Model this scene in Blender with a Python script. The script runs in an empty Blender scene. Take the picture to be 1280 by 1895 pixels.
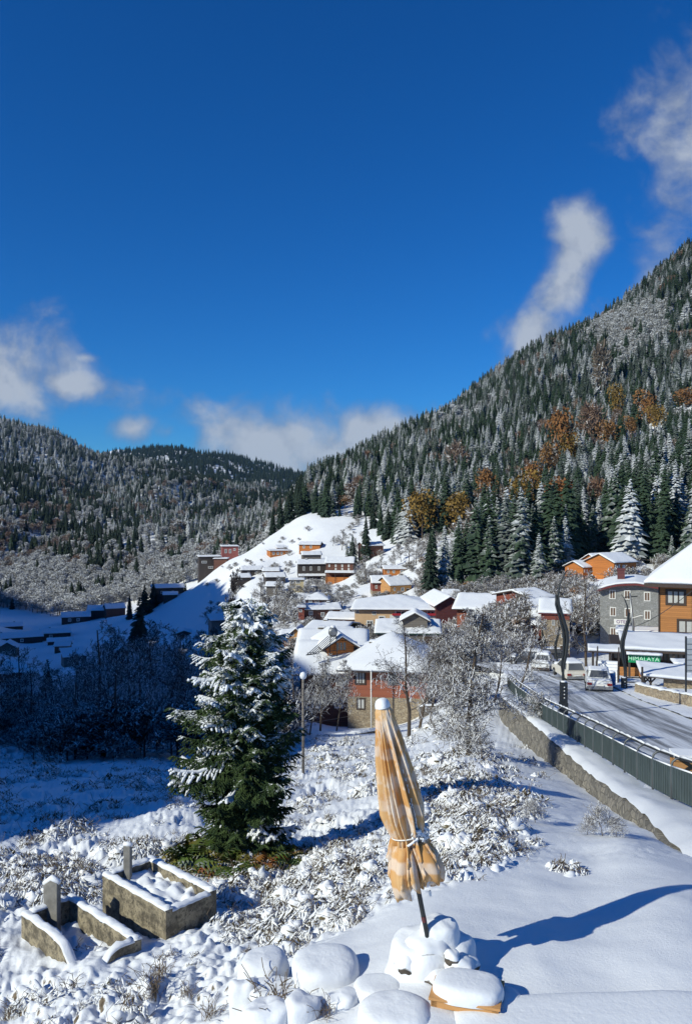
import bpy, bmesh, math, random
import numpy as np
from mathutils import Vector, Matrix, noise as mnoise
R = math.radians
rng = np.random.default_rng(7)
random.seed(11)
sc = bpy.context.scene
C = sc.collection

# ------------------------------------------------------------------ camera
F = 1500.0; HX = 640.0; HY = 947.5           # focal length and centre in photo pixels
cam = bpy.data.cameras.new('camera'); co = bpy.data.objects.new('camera', cam); C.objects.link(co)
co.location = (0, 0, 0); co.rotation_euler = (R(90), 0, 0)
cam.sensor_fit = 'VERTICAL'; cam.sensor_height = 36.0; cam.lens = 36.0 * F / 1895.0
cam.clip_start = 0.1; cam.clip_end = 30000
sc.camera = co

# ------------------------------------------------------------------ sun and sky
SUN_EL = R(31.5); AZ = R(32)                   # shadows fall to the right and away from the camera
SUN = Vector((-math.cos(AZ) * math.cos(SUN_EL), -math.sin(AZ) * math.cos(SUN_EL), math.sin(SUN_EL)))
sl = bpy.data.lights.new('sun', 'SUN'); sl.energy = 4.45; sl.angle = R(0.5); sl.color = (1.0, 1.0, 0.86)
so = bpy.data.objects.new('sun', sl); C.objects.link(so)
so.rotation_euler = SUN.to_track_quat('Z', 'Y').to_euler()
so.location = (-60, -60, 80)
w = bpy.data.worlds.new('World'); sc.world = w; w.use_nodes = True
nt = w.node_tree; nt.nodes.clear(); NN = nt.nodes.new; LK = nt.links.new
wout = NN('ShaderNodeOutputWorld'); bg = NN('ShaderNodeBackground'); bg.inputs['Strength'].default_value = 0.08
sky = NN('ShaderNodeTexSky'); sky.sky_type = 'NISHITA'; sky.sun_disc = False
sky.sun_elevation = SUN_EL; sky.sun_rotation = math.atan2(SUN.x, SUN.y)
sky.altitude = 2300; sky.air_density = 1.25; sky.dust_density = 0.05; sky.ozone_density = 6.0
hs = NN('ShaderNodeHueSaturation'); hs.inputs['Saturation'].default_value = 1.22; hs.inputs['Hue'].default_value = 0.497
hs.inputs['Value'].default_value = 0.92
LK(sky.outputs[0], hs.inputs['Color'])
tint = NN('ShaderNodeMix'); tint.data_type = 'RGBA'; tint.blend_type = 'MULTIPLY'; tint.inputs['Factor'].default_value = 1
LK(hs.outputs[0], tint.inputs['A']); tint.inputs['B'].default_value = (.42, 1.0, 1.47, 1)
tc = NN('ShaderNodeTexCoord')
# clouds: soft lumps fixed to compass directions
def cloud_dir(px, py): return Vector(((px - HX) / F, 1.0, (HY - py) / F)).normalized()
def mnode(op, a, b=None, clamp=False):
    n = NN('ShaderNodeMath'); n.operation = op; n.use_clamp = clamp
    for i, v in enumerate((a, b)):
        if v is None: continue
        if isinstance(v, (int, float)): n.inputs[i].default_value = v
        else: LK(v, n.inputs[i])
    return n.outputs[0]
sep = NN('ShaderNodeSeparateXYZ'); LK(tc.outputs['Generated'], sep.inputs[0])
ys = mnode('MAXIMUM', sep.outputs['Y'], 0.05)
uu = mnode('DIVIDE', sep.outputs['X'], ys); vv = mnode('DIVIDE', sep.outputs['Z'], ys)
front = mnode('GREATER_THAN', sep.outputs['Y'], 0.06)
def ell(px, py, rx, ry, ang=0, amp=1.0):
    u0 = (px - HX) / F; v0 = (HY - py) / F; ca, sa = math.cos(R(ang)), math.sin(R(ang))
    du = mnode('SUBTRACT', uu, u0); dv = mnode('SUBTRACT', vv, v0)
    a = mnode('DIVIDE', mnode('ADD', mnode('MULTIPLY', du, ca), mnode('MULTIPLY', dv, sa)), rx / F)
    b = mnode('DIVIDE', mnode('SUBTRACT', mnode('MULTIPLY', dv, ca), mnode('MULTIPLY', du, sa)), ry / F)
    d = mnode('ADD', mnode('MULTIPLY', a, a), mnode('MULTIPLY', b, b))
    return mnode('MULTIPLY', mnode('SUBTRACT', 1.0, mnode('SQRT', d)), amp)
fld = None
for e in [(-50, 675, 270, 120, -8, 1.15), (130, 712, 170, 45, -8, .9), (500, 815, 190, 95, 0, 1.1), (705, 808, 140, 76, 14, 1.4), (600, 840, 190, 85, 0), (530, 880, 130, 50, -15),
          (1080, 432, 66, 78, 8, 1.05), (1035, 525, 150, 58, 60, 1.0), (985, 615, 120, 74, 60, 1.0), (1265, 215, 110, 160, 10, .62), (1240, 380, 80, 150, -10, .52),
          (1300, 480, 260, 45, 30, .7), (245, 795, 52, 30, 0, .6), (310, 800, 36, 18, 0, .5), (160, 662, 34, 16, 0, .6), (1175, 185, 60, 90, -35, .62)]:
    v = ell(*e); fld = v if fld is None else mnode('MAXIMUM', fld, v)
comb = NN('ShaderNodeCombineXYZ'); LK(uu, comb.inputs[0]); LK(vv, comb.inputs[1])
n1 = NN('ShaderNodeTexNoise'); n1.inputs['Scale'].default_value = 12.5; n1.inputs['Detail'].default_value = 12; n1.inputs['Roughness'].default_value = .55
n1.inputs['Distortion'].default_value = .25
LK(comb.outputs[0], n1.inputs['Vector'])
n2 = NN('ShaderNodeTexNoise'); n2.inputs['Scale'].default_value = 26; n2.inputs['Detail'].default_value = 8; LK(comb.outputs[0], n2.inputs['Vector'])
dens = mnode('ADD', fld, mnode('MULTIPLY', mnode('SUBTRACT', n1.outputs[0], 0.45), 2.1))
cr = NN('ShaderNodeMapRange'); cr.interpolation_type = 'SMOOTHSTEP'; LK(dens, cr.inputs['Value'])
cr.inputs['From Min'].default_value = 0.0; cr.inputs['From Max'].default_value = 0.95; cr.inputs['To Max'].default_value = 0.93
cfac = mnode('MULTIPLY', cr.outputs[0], front)
cc = NN('ShaderNodeMix'); cc.data_type = 'RGBA'
cc.inputs['A'].default_value = (1.2, 1.9, 3.4, 1); cc.inputs['B'].default_value = (5.6, 6.3, 7.4, 1)
cb = NN('ShaderNodeMapRange'); LK(mnode('ADD', dens, mnode('MULTIPLY', n2.outputs[0], 1.3)), cb.inputs['Value'])
cb.inputs['From Min'].default_value = 0.55; cb.inputs['From Max'].default_value = 1.6; LK(cb.outputs[0], cc.inputs['Factor'])
mx = NN('ShaderNodeMix'); mx.data_type = 'RGBA'; LK(cfac, mx.inputs['Factor']); LK(tint.outputs['Result'], mx.inputs['A']); LK(cc.outputs['Result'], mx.inputs['B'])
LK(mx.outputs['Result'], bg.inputs['Color']); LK(bg.outputs[0], wout.inputs['Surface'])

sc.view_settings.view_transform = 'Standard'; sc.view_settings.look = 'None'
sc.view_settings.exposure = 0.0; sc.view_settings.gamma = 1.0
sc.render.engine = 'CYCLES'
sc.cycles.use_denoising = True; sc.cycles.max_bounces = 5; sc.cycles.diffuse_bounces = 2; sc.cycles.glossy_bounces = 2
sc.cycles.transparent_max_bounces = 6; sc.cycles.volume_bounces = 0
sc.cycles.use_adaptive_sampling = True; sc.cycles.adaptive_threshold = 0.02

# ------------------------------------------------------------------ helpers
def P(px, py, D): return Vector(((px - HX) / F * D, D, (HY - py) / F * D))
def tag(o, label=None, cat=None, group=None, kind=None):
    if label: o['label'] = label
    if cat: o['category'] = cat
    if group: o['group'] = group
    if kind: o['kind'] = kind
    return o
def empty(name, loc=(0, 0, 0), rz=0, label=None, cat=None, group=None):
    o = bpy.data.objects.new(name, None); C.objects.link(o); o.location = loc; o.rotation_euler = (0, 0, rz)
    o.empty_display_size = .2
    return tag(o, label, cat, group)
def link(name, me, parent=None):
    o = bpy.data.objects.new(name, me); C.objects.link(o)
    if parent is not None: o.parent = parent
    return o
class MB:
    """collects verts / faces and links them as one mesh object"""
    def __init__(s): s.v = []; s.f = []; s.mi = []; s.sm = []
    def add(s, vs, fs, mi=0, smooth=False):
        b = len(s.v); s.v.extend([tuple(x) for x in vs])
        for f in fs: s.f.append([i + b for i in f]); s.mi.append(mi); s.sm.append(smooth)
        return s
    def box(s, x0, x1, y0, y1, z0, z1, mi=0, M=None):
        v = [(x0, y0, z0), (x1, y0, z0), (x1, y1, z0), (x0, y1, z0), (x0, y0, z1), (x1, y0, z1), (x1, y1, z1), (x0, y1, z1)]
        if M is not None: v = [M @ Vector(q) for q in v]
        return s.add(v, [(0, 3, 2, 1), (4, 5, 6, 7), (0, 1, 5, 4), (1, 2, 6, 5), (2, 3, 7, 6), (3, 0, 4, 7)], mi)
    def bar(s, a, b, w, h=None, mi=0):
        a = Vector(a); b = Vector(b); h = h or w; d = (b - a)
        if d.length < 1e-6: return s
        d.normalize(); up = Vector((0, 0, 1)) if abs(d.z) < .95 else Vector((1, 0, 0))
        x = d.cross(up).normalized() * w / 2; y = x.cross(d).normalized() * h / 2
        v = [a - x - y, a + x - y, a + x + y, a - x + y, b - x - y, b + x - y, b + x + y, b - x + y]
        return s.add(v, [(0, 3, 2, 1), (4, 5, 6, 7), (0, 1, 5, 4), (1, 2, 6, 5), (2, 3, 7, 6), (3, 0, 4, 7)], mi)
    def tube(s, pts, rad, n=8, mi=0, cap=True, flat=1.0):
        pts = [Vector(p) for p in pts]; m = len(pts)
        rs = rad if isinstance(rad, (list, tuple)) else [rad] * m
        vs = []; ref = None
        for i, p in enumerate(pts):
            d = (pts[min(i + 1, m - 1)] - pts[max(i - 1, 0)]).normalized()
            if ref is None: ref = Vector((1, 0, 0)) if abs(d.x) < .9 else Vector((0, 1, 0))
            x = (ref - d * ref.dot(d)).normalized(); ref = x; y = d.cross(x)
            for k in range(n):
                a = 2 * math.pi * k / n; vs.append(p + x * math.cos(a) * rs[i] + y * math.sin(a) * rs[i] * flat)
        fs = [(i * n + k, i * n + (k + 1) % n, (i + 1) * n + (k + 1) % n, (i + 1) * n + k) for i in range(m - 1) for k in range(n)]
        if cap: fs += [tuple(range(n))[::-1], tuple((m - 1) * n + k for k in range(n))]
        return s.add(vs, fs, mi, True)
    def build(s, name, mats, parent=None, loc=None):
        me = bpy.data.meshes.new(name); me.from_pydata([tuple(x) for x in s.v], [], s.f)
        for m in (mats if isinstance(mats, (list, tuple)) else [mats]): me.materials.append(m)
        me.polygons.foreach_set('material_index', s.mi); me.polygons.foreach_set('use_smooth', s.sm); me.update()
        o = link(name, me, parent)
        if loc is not None: o.location = loc
        return o
def np_mesh(name, V, Q, mats, parent=None, smooth=True, mi=None, quads=True):
    """mesh from arrays: V (n,3), Q (m,4) or (m,3)"""
    V = np.asarray(V, np.float32); Q = np.asarray(Q, np.int32); k = Q.shape[1]
    me = bpy.data.meshes.new(name); me.vertices.add(len(V)); me.vertices.foreach_set('co', V.ravel())
    me.loops.add(Q.size); me.loops.foreach_set('vertex_index', Q.ravel())
    me.polygons.add(len(Q)); me.polygons.foreach_set('loop_start', np.arange(0, Q.size, k, dtype=np.int32))
    me.polygons.foreach_set('use_smooth', np.full(len(Q), smooth))
    if mi is not None: me.polygons.foreach_set('material_index', np.asarray(mi, np.int32))
    for m in (mats if isinstance(mats, (list, tuple)) else [mats]): me.materials.append(m)
    me.update(calc_edges=True)
    if name is None: return me
    return me
# vectorised gradient noise
_pt = np.random.default_rng(3).permutation(256)
def pn(x, y, seed=0):
    x = np.asarray(x, float) + seed * 17.31; y = np.asarray(y, float) - seed * 9.77
    xi = np.floor(x).astype(int); yi = np.floor(y).astype(int); xf = x - xi; yf = y - yi
    def g(ix, iy, dx, dy):
        h = _pt[(_pt[ix & 255] + iy) & 255] * (2 * np.pi / 256)
        return np.cos(h) * dx + np.sin(h) * dy
    u = xf ** 3 * (xf * (xf * 6 - 15) + 10); v = yf ** 3 * (yf * (yf * 6 - 15) + 10)
    a = g(xi, yi, xf, yf); b = g(xi + 1, yi, xf - 1, yf); c = g(xi, yi + 1, xf, yf - 1); d = g(xi + 1, yi + 1, xf - 1, yf - 1)
    return ((a + u * (b - a)) + v * ((c + u * (d - c)) - (a + u * (b - a)))) * 1.5
def sstep(x, a, b):
    t = np.clip((np.asarray(x, float) - a) / (b - a), 0, 1); return t * t * (3 - 2 * t)

# ------------------------------------------------------------------ materials
def srgb(r, g, b):
    f = lambda c: (c / 12.92 if c <= .04045 else ((c + .055) / 1.055) ** 2.4)
    return (f(r / 255), f(g / 255), f(b / 255), 1)
class NB:
    def __init__(s, name):
        s.m = bpy.data.materials.new(name); s.m.use_nodes = True; s.t = s.m.node_tree; s.b = s.t.nodes['Principled BSDF']
    def n(s, t, **k):
        q = s.t.nodes.new(t)
        for a, v in k.items(): setattr(q, a, v)
        return q
    def l(s, a, b): s.t.links.new(a, b)
    def math(s, op, a, b=None, c=None, clamp=False):
        q = s.n('ShaderNodeMath', operation=op, use_clamp=clamp)
        for i, v in enumerate((a, b, c)):
            if v is None: continue
            if isinstance(v, (int, float)): q.inputs[i].default_value = v
            else: s.l(v, q.inputs[i])
        return q.outputs[0]
    def noise(s, scale, detail=4, rough=.5, coord='Object', dist=0, vec=None):
        q = s.n('ShaderNodeTexNoise'); q.inputs['Scale'].default_value = scale; q.inputs['Detail'].default_value = detail
        q.inputs['Roughness'].default_value = rough; q.inputs['Distortion'].default_value = dist
        if vec is None:
            c = s.n('ShaderNodeTexCoord'); vec = c.outputs[coord]
        s.l(vec, q.inputs['Vector']); return q.outputs[0]
    def ramp(s, v, a, b, lo=0., hi=1., smooth=True):
        q = s.n('ShaderNodeMapRange'); q.interpolation_type = 'SMOOTHSTEP' if smooth else 'LINEAR'
        s.l(v, q.inputs['Value']); q.inputs['From Min'].default_value = a; q.inputs['From Max'].default_value = b
        q.inputs['To Min'].default_value = lo; q.inputs['To Max'].default_value = hi; return q.outputs[0]
    def mix(s, f, a, b):
        q = s.n('ShaderNodeMix', data_type='RGBA')
        if isinstance(f, (int, float)): q.inputs['Factor'].default_value = f
        else: s.l(f, q.inputs['Factor'])
        for nme, v in (('A', a), ('B', b)):
            if isinstance(v, tuple): q.inputs[nme].default_value = v
            else: s.l(v, q.inputs[nme])
        return q.outputs['Result']
    def bump(s, h, strength=.3, dist=.02):
        q = s.n('ShaderNodeBump'); q.inputs['Strength'].default_value = strength; q.inputs['Distance'].default_value = dist
        s.l(h, q.inputs['Height']); s.l(q.outputs[0], s.b.inputs['Normal'])
    def col(s, v):
        if isinstance(v, tuple): s.b.inputs['Base Color'].default_value = v
        else: s.l(v, s.b.inputs['Base Color'])
        return s
    def rough(s, v):
        if isinstance(v, (int, float)): s.b.inputs['Roughness'].default_value = v
        else: s.l(v, s.b.inputs['Roughness'])
        return s
    def objrand(s):
        return s.n('ShaderNodeObjectInfo').outputs['Random']
    def upness(s):
        g = s.n('ShaderNodeNewGeometry'); q = s.n('ShaderNodeSeparateXYZ'); s.l(g.outputs['Normal'], q.inputs[0]); return q.outputs['Z']
SNOWC = (.80, .815, .835, 1)
def m_snow(name='snow', bumpscale=6, strength=.25, dist=.03):
    b = NB(name); n = b.noise(bumpscale, 6, .6); b.col(b.mix(b.noise(2.5, 3), (.74, .76, .79, 1), SNOWC)); b.rough(.75)
    b.b.inputs['Specular IOR Level'].default_value = .25
    b.bump(n, strength, dist); return b.m
def m_plain(name, c, rough=.6, var=.25, scale=6, metallic=0, bump=0):
    b = NB(name); n = b.noise(scale, 5, .6)
    c2 = tuple(x * (1 - var) for x in c[:3]) + (1,)
    b.col(b.mix(b.ramp(n, .3, .7), c2, c)); b.rough(rough); b.b.inputs['Metallic'].default_value = metallic
    if bump: b.bump(n, bump, .02)
    return b.m
def m_wood(name, c, plank=.18, vertical=False, var=.35, joint=.35):
    """planked boards: stripes across z (or along x+y when vertical) with grain"""
    b = NB(name); tcn = b.n('ShaderNodeTexCoord'); sp = b.n('ShaderNodeSeparateXYZ'); b.l(tcn.outputs['Object'], sp.inputs[0])
    co_ = sp.outputs['Z'] if not vertical else b.math('ADD', sp.outputs['X'], sp.outputs['Y'])
    t = b.math('DIVIDE', co_, plank); fr = b.math('FRACT', t); fl = b.math('FLOOR', t)
    wn = b.n('ShaderNodeTexWhiteNoise', noise_dimensions='1D'); b.l(fl, wn.inputs['W'])
    edge = b.math('LESS_THAN', fr, .12)
    mp = b.n('ShaderNodeMapping'); b.l(tcn.outputs['Object'], mp.inputs[0])
    mp.inputs['Scale'].default_value = (1, 1, 8) if not vertical else (6, 6, .6)
    g = b.noise(2.2, 5, .6, vec=mp.outputs[0])
    f = b.math('ADD', b.math('MULTIPLY', wn.outputs['Value'], .5), b.math('MULTIPLY', g, .6))
    lo = tuple(x * (1 - var) for x in c[:3]) + (1,); hi = tuple(min(1, x * 1.15) for x in c[:3]) + (1,)
    base = b.mix(f, lo, hi); dk = tuple(x * joint for x in c[:3]) + (1,)
    b.col(b.mix(edge, base, dk)); b.rough(.7); return b.m
def m_stone(name, c1, c2, mortar, scale=2.2, width=.06):
    b = NB(name); tcn = b.n('ShaderNodeTexCoord')
    v = b.n('ShaderNodeTexVoronoi', feature='DISTANCE_TO_EDGE'); v.inputs['Scale'].default_value = scale
    v2 = b.n('ShaderNodeTexVoronoi'); v2.inputs['Scale'].default_value = scale
    mp = b.n('ShaderNodeMapping'); mp.inputs['Scale'].default_value = (1, 1, 1.6); b.l(tcn.outputs['Object'], mp.inputs[0])
    b.l(mp.outputs[0], v.inputs['Vector']); b.l(mp.outputs[0], v2.inputs['Vector'])
    hsv = b.n('ShaderNodeSeparateColor'); b.l(v2.outputs['Color'], hsv.inputs[0])
    base = b.mix(hsv.outputs[0], c1, c2); nz = b.noise(9, 5, .65); base = b.mix(b.ramp(nz, .35, .7, 0, .5), base, tuple(x * .5 for x in c1[:3]) + (1,))
    e = b.ramp(v.outputs['Distance'], width * .4, width)
    b.col(b.mix(e, mortar, base)); b.rough(.85); b.bump(b.math('ADD', e, b.math('MULTIPLY', nz, .4)), .6, .03); return b.m
def m_snowtop(name, base, thr=.35, soft=.15, nscale=3, namp=.5, base2=None, c2scale=5, rough=.8, spec=.2, snow=SNOWC, randamp=0.0, tint=None, trans=0):
    """base colour below, snow where the surface faces up"""
    b = NB(name); up = b.upness(); nz = b.noise(nscale, 4, .6)
    v = b.math('ADD', up, b.math('MULTIPLY', b.math('SUBTRACT', nz, .5), namp))
    if randamp: v = b.math('ADD', v, b.math('MULTIPLY', b.math('SUBTRACT', b.objrand(), .5), randamp))
    f = b.ramp(v, thr - soft, thr + soft)
    bc = base
    if base2: bc = b.mix(b.ramp(b.noise(c2scale, 3), .35, .65), base, base2)
    if tint: bc = b.mix(b.objrand(), bc, tint)
    b.col(b.mix(f, bc, snow)); b.rough(rough); b.b.inputs['Specular IOR Level'].default_value = spec
    return b.m
M = {}
M['snow'] = m_snow()
M['snow_smooth'] = m_snow('smooth_snow', 22, .5, .012)
M['roof_snow'] = m_snow('roof_snow', 1.6, .25, .08)
# ------------------------------------------------------------------ terrain model
# control points: photo column, photo row, distance
CP = [
 # near field, left to right
 (-300,2300,4.2),(0,2300,4.6),(640,2300,4.3),(1280,2300,4.3),(1600,2300,4.3),
 (-300,1960,7.5),(0,1895,8.3),(200,1895,7.7),(430,1893,7.05),(640,1890,6.5),(900,1880,6.4),(1280,1885,6.35),(1600,1885,6.35),
 (560,1800,7.4),(790,1793,7.0),(1000,1790,7.1),(1280,1785,7.2),(1000,1725,7.85),(1280,1650,9.0),(1600,1650,9.0),
 (640,1700,9.0),(800,1650,9.0),(1000,1640,9.2),(900,1590,10.3),
 (300,1715,11),(0,1710,11),(150,1770,9.8),(-300,1740,11),(450,1700,11),(100,1650,12.6),
 (0,1560,16.5),(330,1495,19),(450,1588,15.2),(-300,1590,16),(200,1600,14.5),(600,1575,15),(680,1560,14),
 (1150,1560,11.3),(1100,1600,10.4),(1100,1540,13),(900,1520,13),(750,1500,16.5),
 (560,1480,23),(600,1435,30),(600,1385,45),(600,1350,70),(700,1350,68),(430,1440,32),
 (1200,1530,16),(1100,1468,22),(1000,1395,34),(930,1330,46),(1270,1580,12),(1400,1640,10),
 (900,1440,20),(865,1395,27),(800,1400,33),(780,1360,55),(1400,1500,18),(1600,1480,18),
 (0,1470,27),(0,1410,45),(0,1350,80),(0,1300,150),(0,1240,250),(0,1195,350),(0,1160,450),(0,1145,540),
 (-300,1480,27),(-300,1360,80),(-300,1300,150),(-300,1190,350),(-300,1120,540),
 (250,1455,28),(250,1405,45),(250,1350,80),(250,1290,150),(250,1225,250),(250,1170,370),
 (450,1400,50),(450,1340,90),(420,1250,170),(420,1190,260),
 (300,1168,380),(300,1125,430),(310,1103,455),(180,1150,500),(100,1152,520),(220,1140,520),
 (400,1130,340),(400,1090,395),(380,1072,430),(450,1028,440),(500,990,450),(575,953,455),
 (550,1330,75),(550,1215,165),(550,1140,250),(520,1092,320),(600,1078,330),(550,1020,390),
 (700,1345,80),(700,1180,165),(700,1125,240),(700,1090,265),(720,1063,300),(690,1022,350),(650,985,400),(620,955,440),
 (850,1310,50),(850,1275,80),(850,1225,120),(850,1172,165),(800,1100,225),(850,1088,225),(740,1010,340),
 (1000,1300,55),(1000,1247,75),(1000,1205,110),(1000,1150,150),(1000,1090,210),(920,1095,215),
 (1100,1270,60),(1280,1262,60),(1280,1230,80),(1280,1160,120),(1190,1075,200),(1070,1075,200),(1280,1060,220),(1120,1140,135),
 (1600,1300,50),(1600,1200,90),(1600,1020,200),
 # knoll back side
 (380,1120,520),(450,1085,540),(520,1050,560),(575,1000,540),(300,1145,560),
 # left mountain
 (0,1128,640),(200,1122,640),(330,1085,640),(420,1040,680),(500,1000,720),(-300,1090,640),
 (-300,740,1700),(0,785,1700),(60,800,1680),(130,826,1640),(200,848,1600),(235,862,1560),(300,882,1500),(380,905,1450),(470,930,1350),
 (0,960,1000),(200,980,1000),(350,985,1000),(470,978,950),(-300,930,1000),
 (0,865,1330),(200,905,1300),
 (-300,830,2300),(0,860,2300),(200,900,2300),(350,900,2300),(470,915,2200),(560,930,2000),
 (200,850,3300),(235,848,3300),(300,834,3400),(345,838,3400),(370,850,3400),(430,848,3500),(500,874,3500),(560,888,3500),(620,900,3500),
 (300,880,5500),(560,915,5500),(0,850,5500),(900,930,5500),(1300,930,5500),
 # right mountain
 (560,906,600),(600,892,640),(640,870,690),(700,848,730),(800,795,790),(900,726,840),(1000,662,860),(1100,610,880),(1280,475,900),(1600,250,920),
 (560,925,900),(700,880,1100),(900,780,1300),(1100,700,1350),(1280,600,1450),(1600,450,1500),
 (700,925,480),(800,955,400),(900,930,430),(1000,905,450),(1100,860,470),(1280,790,480),(1600,650,500),
 (800,1010,310),(900,1020,300),(1000,1000,300),(1100,985,300),(1280,945,310),(1600,850,330),
 (640,930,520),(560,935,520),(900,835,620),(1100,735,660),(1280,640,680),(700,880,600),
]
HP = [(519.0, 1030, 395.0), (532.0, 1022, 408.0), (572.5, 1020, 380.0), (577.0, 1037, 352.0), (578.0, 1075, 335.0), (628.0, 1078, 325.0), (691.0, 1023, 335.0), (733.5, 1064, 290.0), (705.5, 1104, 258.0), (741.5, 1102, 254.0), (467.0, 1064, 360.0), (448.0, 1080, 350.0), (501.5, 1064, 352.0), (510.0, 1080, 330.0), (506.5, 1096, 305.0), (549.0, 1091, 300.0), (585.5, 1122, 235.0), (596.0, 1153, 215.0), (557.5, 1146, 212.0), (629.5, 1164, 190.0), (547.5, 1192, 172.0), (527.5, 1191, 174.0), (599.5, 1180, 162.0), (734.0, 1172, 172.0), (885.0, 1160, 150.0), (834.0, 1118, 205.0), (1004.0, 1125, 122.0), (992.0, 1136, 116.0), (1026.5, 1222, 108.0), (993.0, 1172, 109.0), (716.5, 1347, 80.0), (600.5, 1345, 84.0), (389.0, 1062, 455.0), (426.0, 1030, 470.0), (408.0, 1044, 452.0), (311.5, 1105, 445.0), (315.5, 1112, 436.0), (141.0, 1152, 500.0), (182.5, 1140, 510.0), (215.0, 1137, 505.0), (14.5, 1166, 470.0), (25.5, 1192, 400.0), (104.0, 1182, 415.0), (112.0, 1192, 390.0), (115.0, 1207, 350.0), (14.0, 1217, 330.0), (13.5, 1275, 210.0), (140.0, 1232, 290.0), (228.0, 1216, 280.0), (341.0, 1180, 330.0), (406.0, 1170, 240.0), (270.0, 1256, 190.0), (1090, 1073, 204), (1150, 1073, 200), (1166, 1215, 112), (680, 1348, 79), (760, 1335, 79)]      # feet of the houses
NCP = len(CP); CP = np.array(CP + HP, float)
KB = .38
def _phi(r2): return 0.5 * r2 * np.log(r2 + 1e-12)
def fit(cp, lam=4e-4):
    a = (cp[:, 0] - HX) / F * 1.35; b = np.log(cp[:, 2]) * KB; s = (HY - cp[:, 1]) / F
    n = len(cp); K = _phi((a[:, None] - a) ** 2 + (b[:, None] - b) ** 2) + np.diag(np.where(np.arange(n) < NCP, lam, lam * 3))
    Pm = np.stack([np.ones(n), a, b], 1)
    A = np.block([[K, Pm], [Pm.T, np.zeros((3, 3))]])
    c = np.linalg.solve(A, np.concatenate([s, np.zeros(3)]))
    return a, b, c
WALL = np.array([(3.9, 6), (4.5, 9), (5.04, 12), (5.95, 16), (6.75, 22), (8.16, 34), (8.9, 46), (10.9, 56), (12.8, 66), (14.4, 75), (16, 88), (21, 104), (32, 125)], float)
RZ_D = np.array([0, 8, 12, 17, 20, 26, 36, 48, 56, 65, 75, 90, 110, 140], float)
RZ_Z = np.array([-3.6, -4.45, -5.05, -6.38, -6.9, -7.85, -9.45, -11.2, -12.15, -13.4, -14.7, -16.7, -18.7, -20.5], float)
def wall_x(y): return np.interp(y, WALL[:, 1], WALL[:, 0])
def base_s(u, D, fitted):
    a0, b0, c = fitted; sh = u.shape
    px = np.clip(u.ravel() * F + HX, -420, 1720); a = (px - HX) / F * 1.35; b = np.log(np.clip(D.ravel(), 4.0, 6000)) * KB
    out = np.empty(a.size)
    for i in range(0, a.size, 20000):
        s_ = slice(i, i + 20000)
        r2 = (a[s_, None] - a0) ** 2 + (b[s_, None] - b0) ** 2
        out[s_] = _phi(r2) @ c[:-3] + c[-3] + c[-2] * a[s_] + c[-1] * b[s_]
    return out.reshape(sh)
FIT = None
def terr(x, y):
    """ground height under world points"""
    x = np.atleast_1d(np.asarray(x, float)); y = np.atleast_1d(np.asarray(y, float))
    x, y = np.broadcast_arrays(x, y); D = np.maximum(y, 4.0)
    z = base_s(x / D, D, FIT) * D
    # road terrace to the right of the retaining wall
    sd = x - wall_x(y)
    rz = np.interp(y, RZ_D, RZ_Z)
    w = sstep(sd, -.12, .12) * (1 - sstep(x, 23, 36)) * (1 - sstep(y, 88, 118))
    z = z * (1 - w) + rz * w
    # ravines and spurs on the left mountain
    f = sstep(y, 620, 900) * (1 - sstep(x / np.maximum(y, 1) * F + HX, 560, 680))
    z = z + f * ((.5 - np.abs(pn(x / 330 + y / 900, y / 520 - x / 700, 5))) * 44 - 12 + pn(x / 150, y / 170, 6) * 22)
    g = sstep(y, 480, 620) * sstep(x / np.maximum(y, 1) * F + HX, 600, 700)
    z = z + g * (pn(x / 120, y / 120, 8) * 9)
    return z
def gp(px, D, dz=0):
    x = (px - HX) / F * D; return Vector((x, D, float(terr(x, D)[0]) + dz))
def gzp(x, y): return float(terr(x, y)[0])
FIT = fit(CP)
# ------------------------------------------------------------------ ground surface
def rough_mask(x, y):
    """1 where brush and tussocks lie under the snow, 0 on the smooth terrace"""
    D = np.maximum(y, 3.); px = x / D * F + HX
    s = terr(x, y) / D; py = HY - s * F
    edge = np.interp(px, [-300, 380, 430, 520, 600, 700, 820, 960, 1100, 1300], [2300, 2300, 1900, 1800, 1740, 1690, 1640, 1600, 1590, 1585])
    a = 1 - sstep(py, edge - 14, edge + 14)
    strip = sstep(px + pn(x * .9, y * .9, 2) * 60, 900 + (1500 - py) * -.1, 990)   # smoother band along the wall
    a = a * (1 - .88 * strip)
    a = a * (1 - sstep(x - wall_x(y), -.3, .1))
    return a
def ground_z(x, y, z):
    rm = rough_mask(x, y)
    fade = 1 - sstep(y, 60, 110)
    n = np.abs(pn(x * 2.3, y * 2.0, 1)) * .13 + np.abs(pn(x * 5.5, y * 5.0, 2)) * .085 + pn(x * .7, y * .7, 3) * .16 + pn(x * 13, y * 12, 4) * .022
    clump = sstep(pn(x * .45, y * .5, 9), -.25, .35)
    z = z + rm * fade * (n - .1) * (.55 + .75 * clump)
    # gentle drift forms and fine lumps on the smooth snow
    z = z + (1 - rm) * fade * (pn(x * .55, y * .8, 11) * .05 + pn(x * 1.6, y * 2.2, 12) * .012 + pn(x * 5, y * 6, 13) * .003)
    return z, rm
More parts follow.
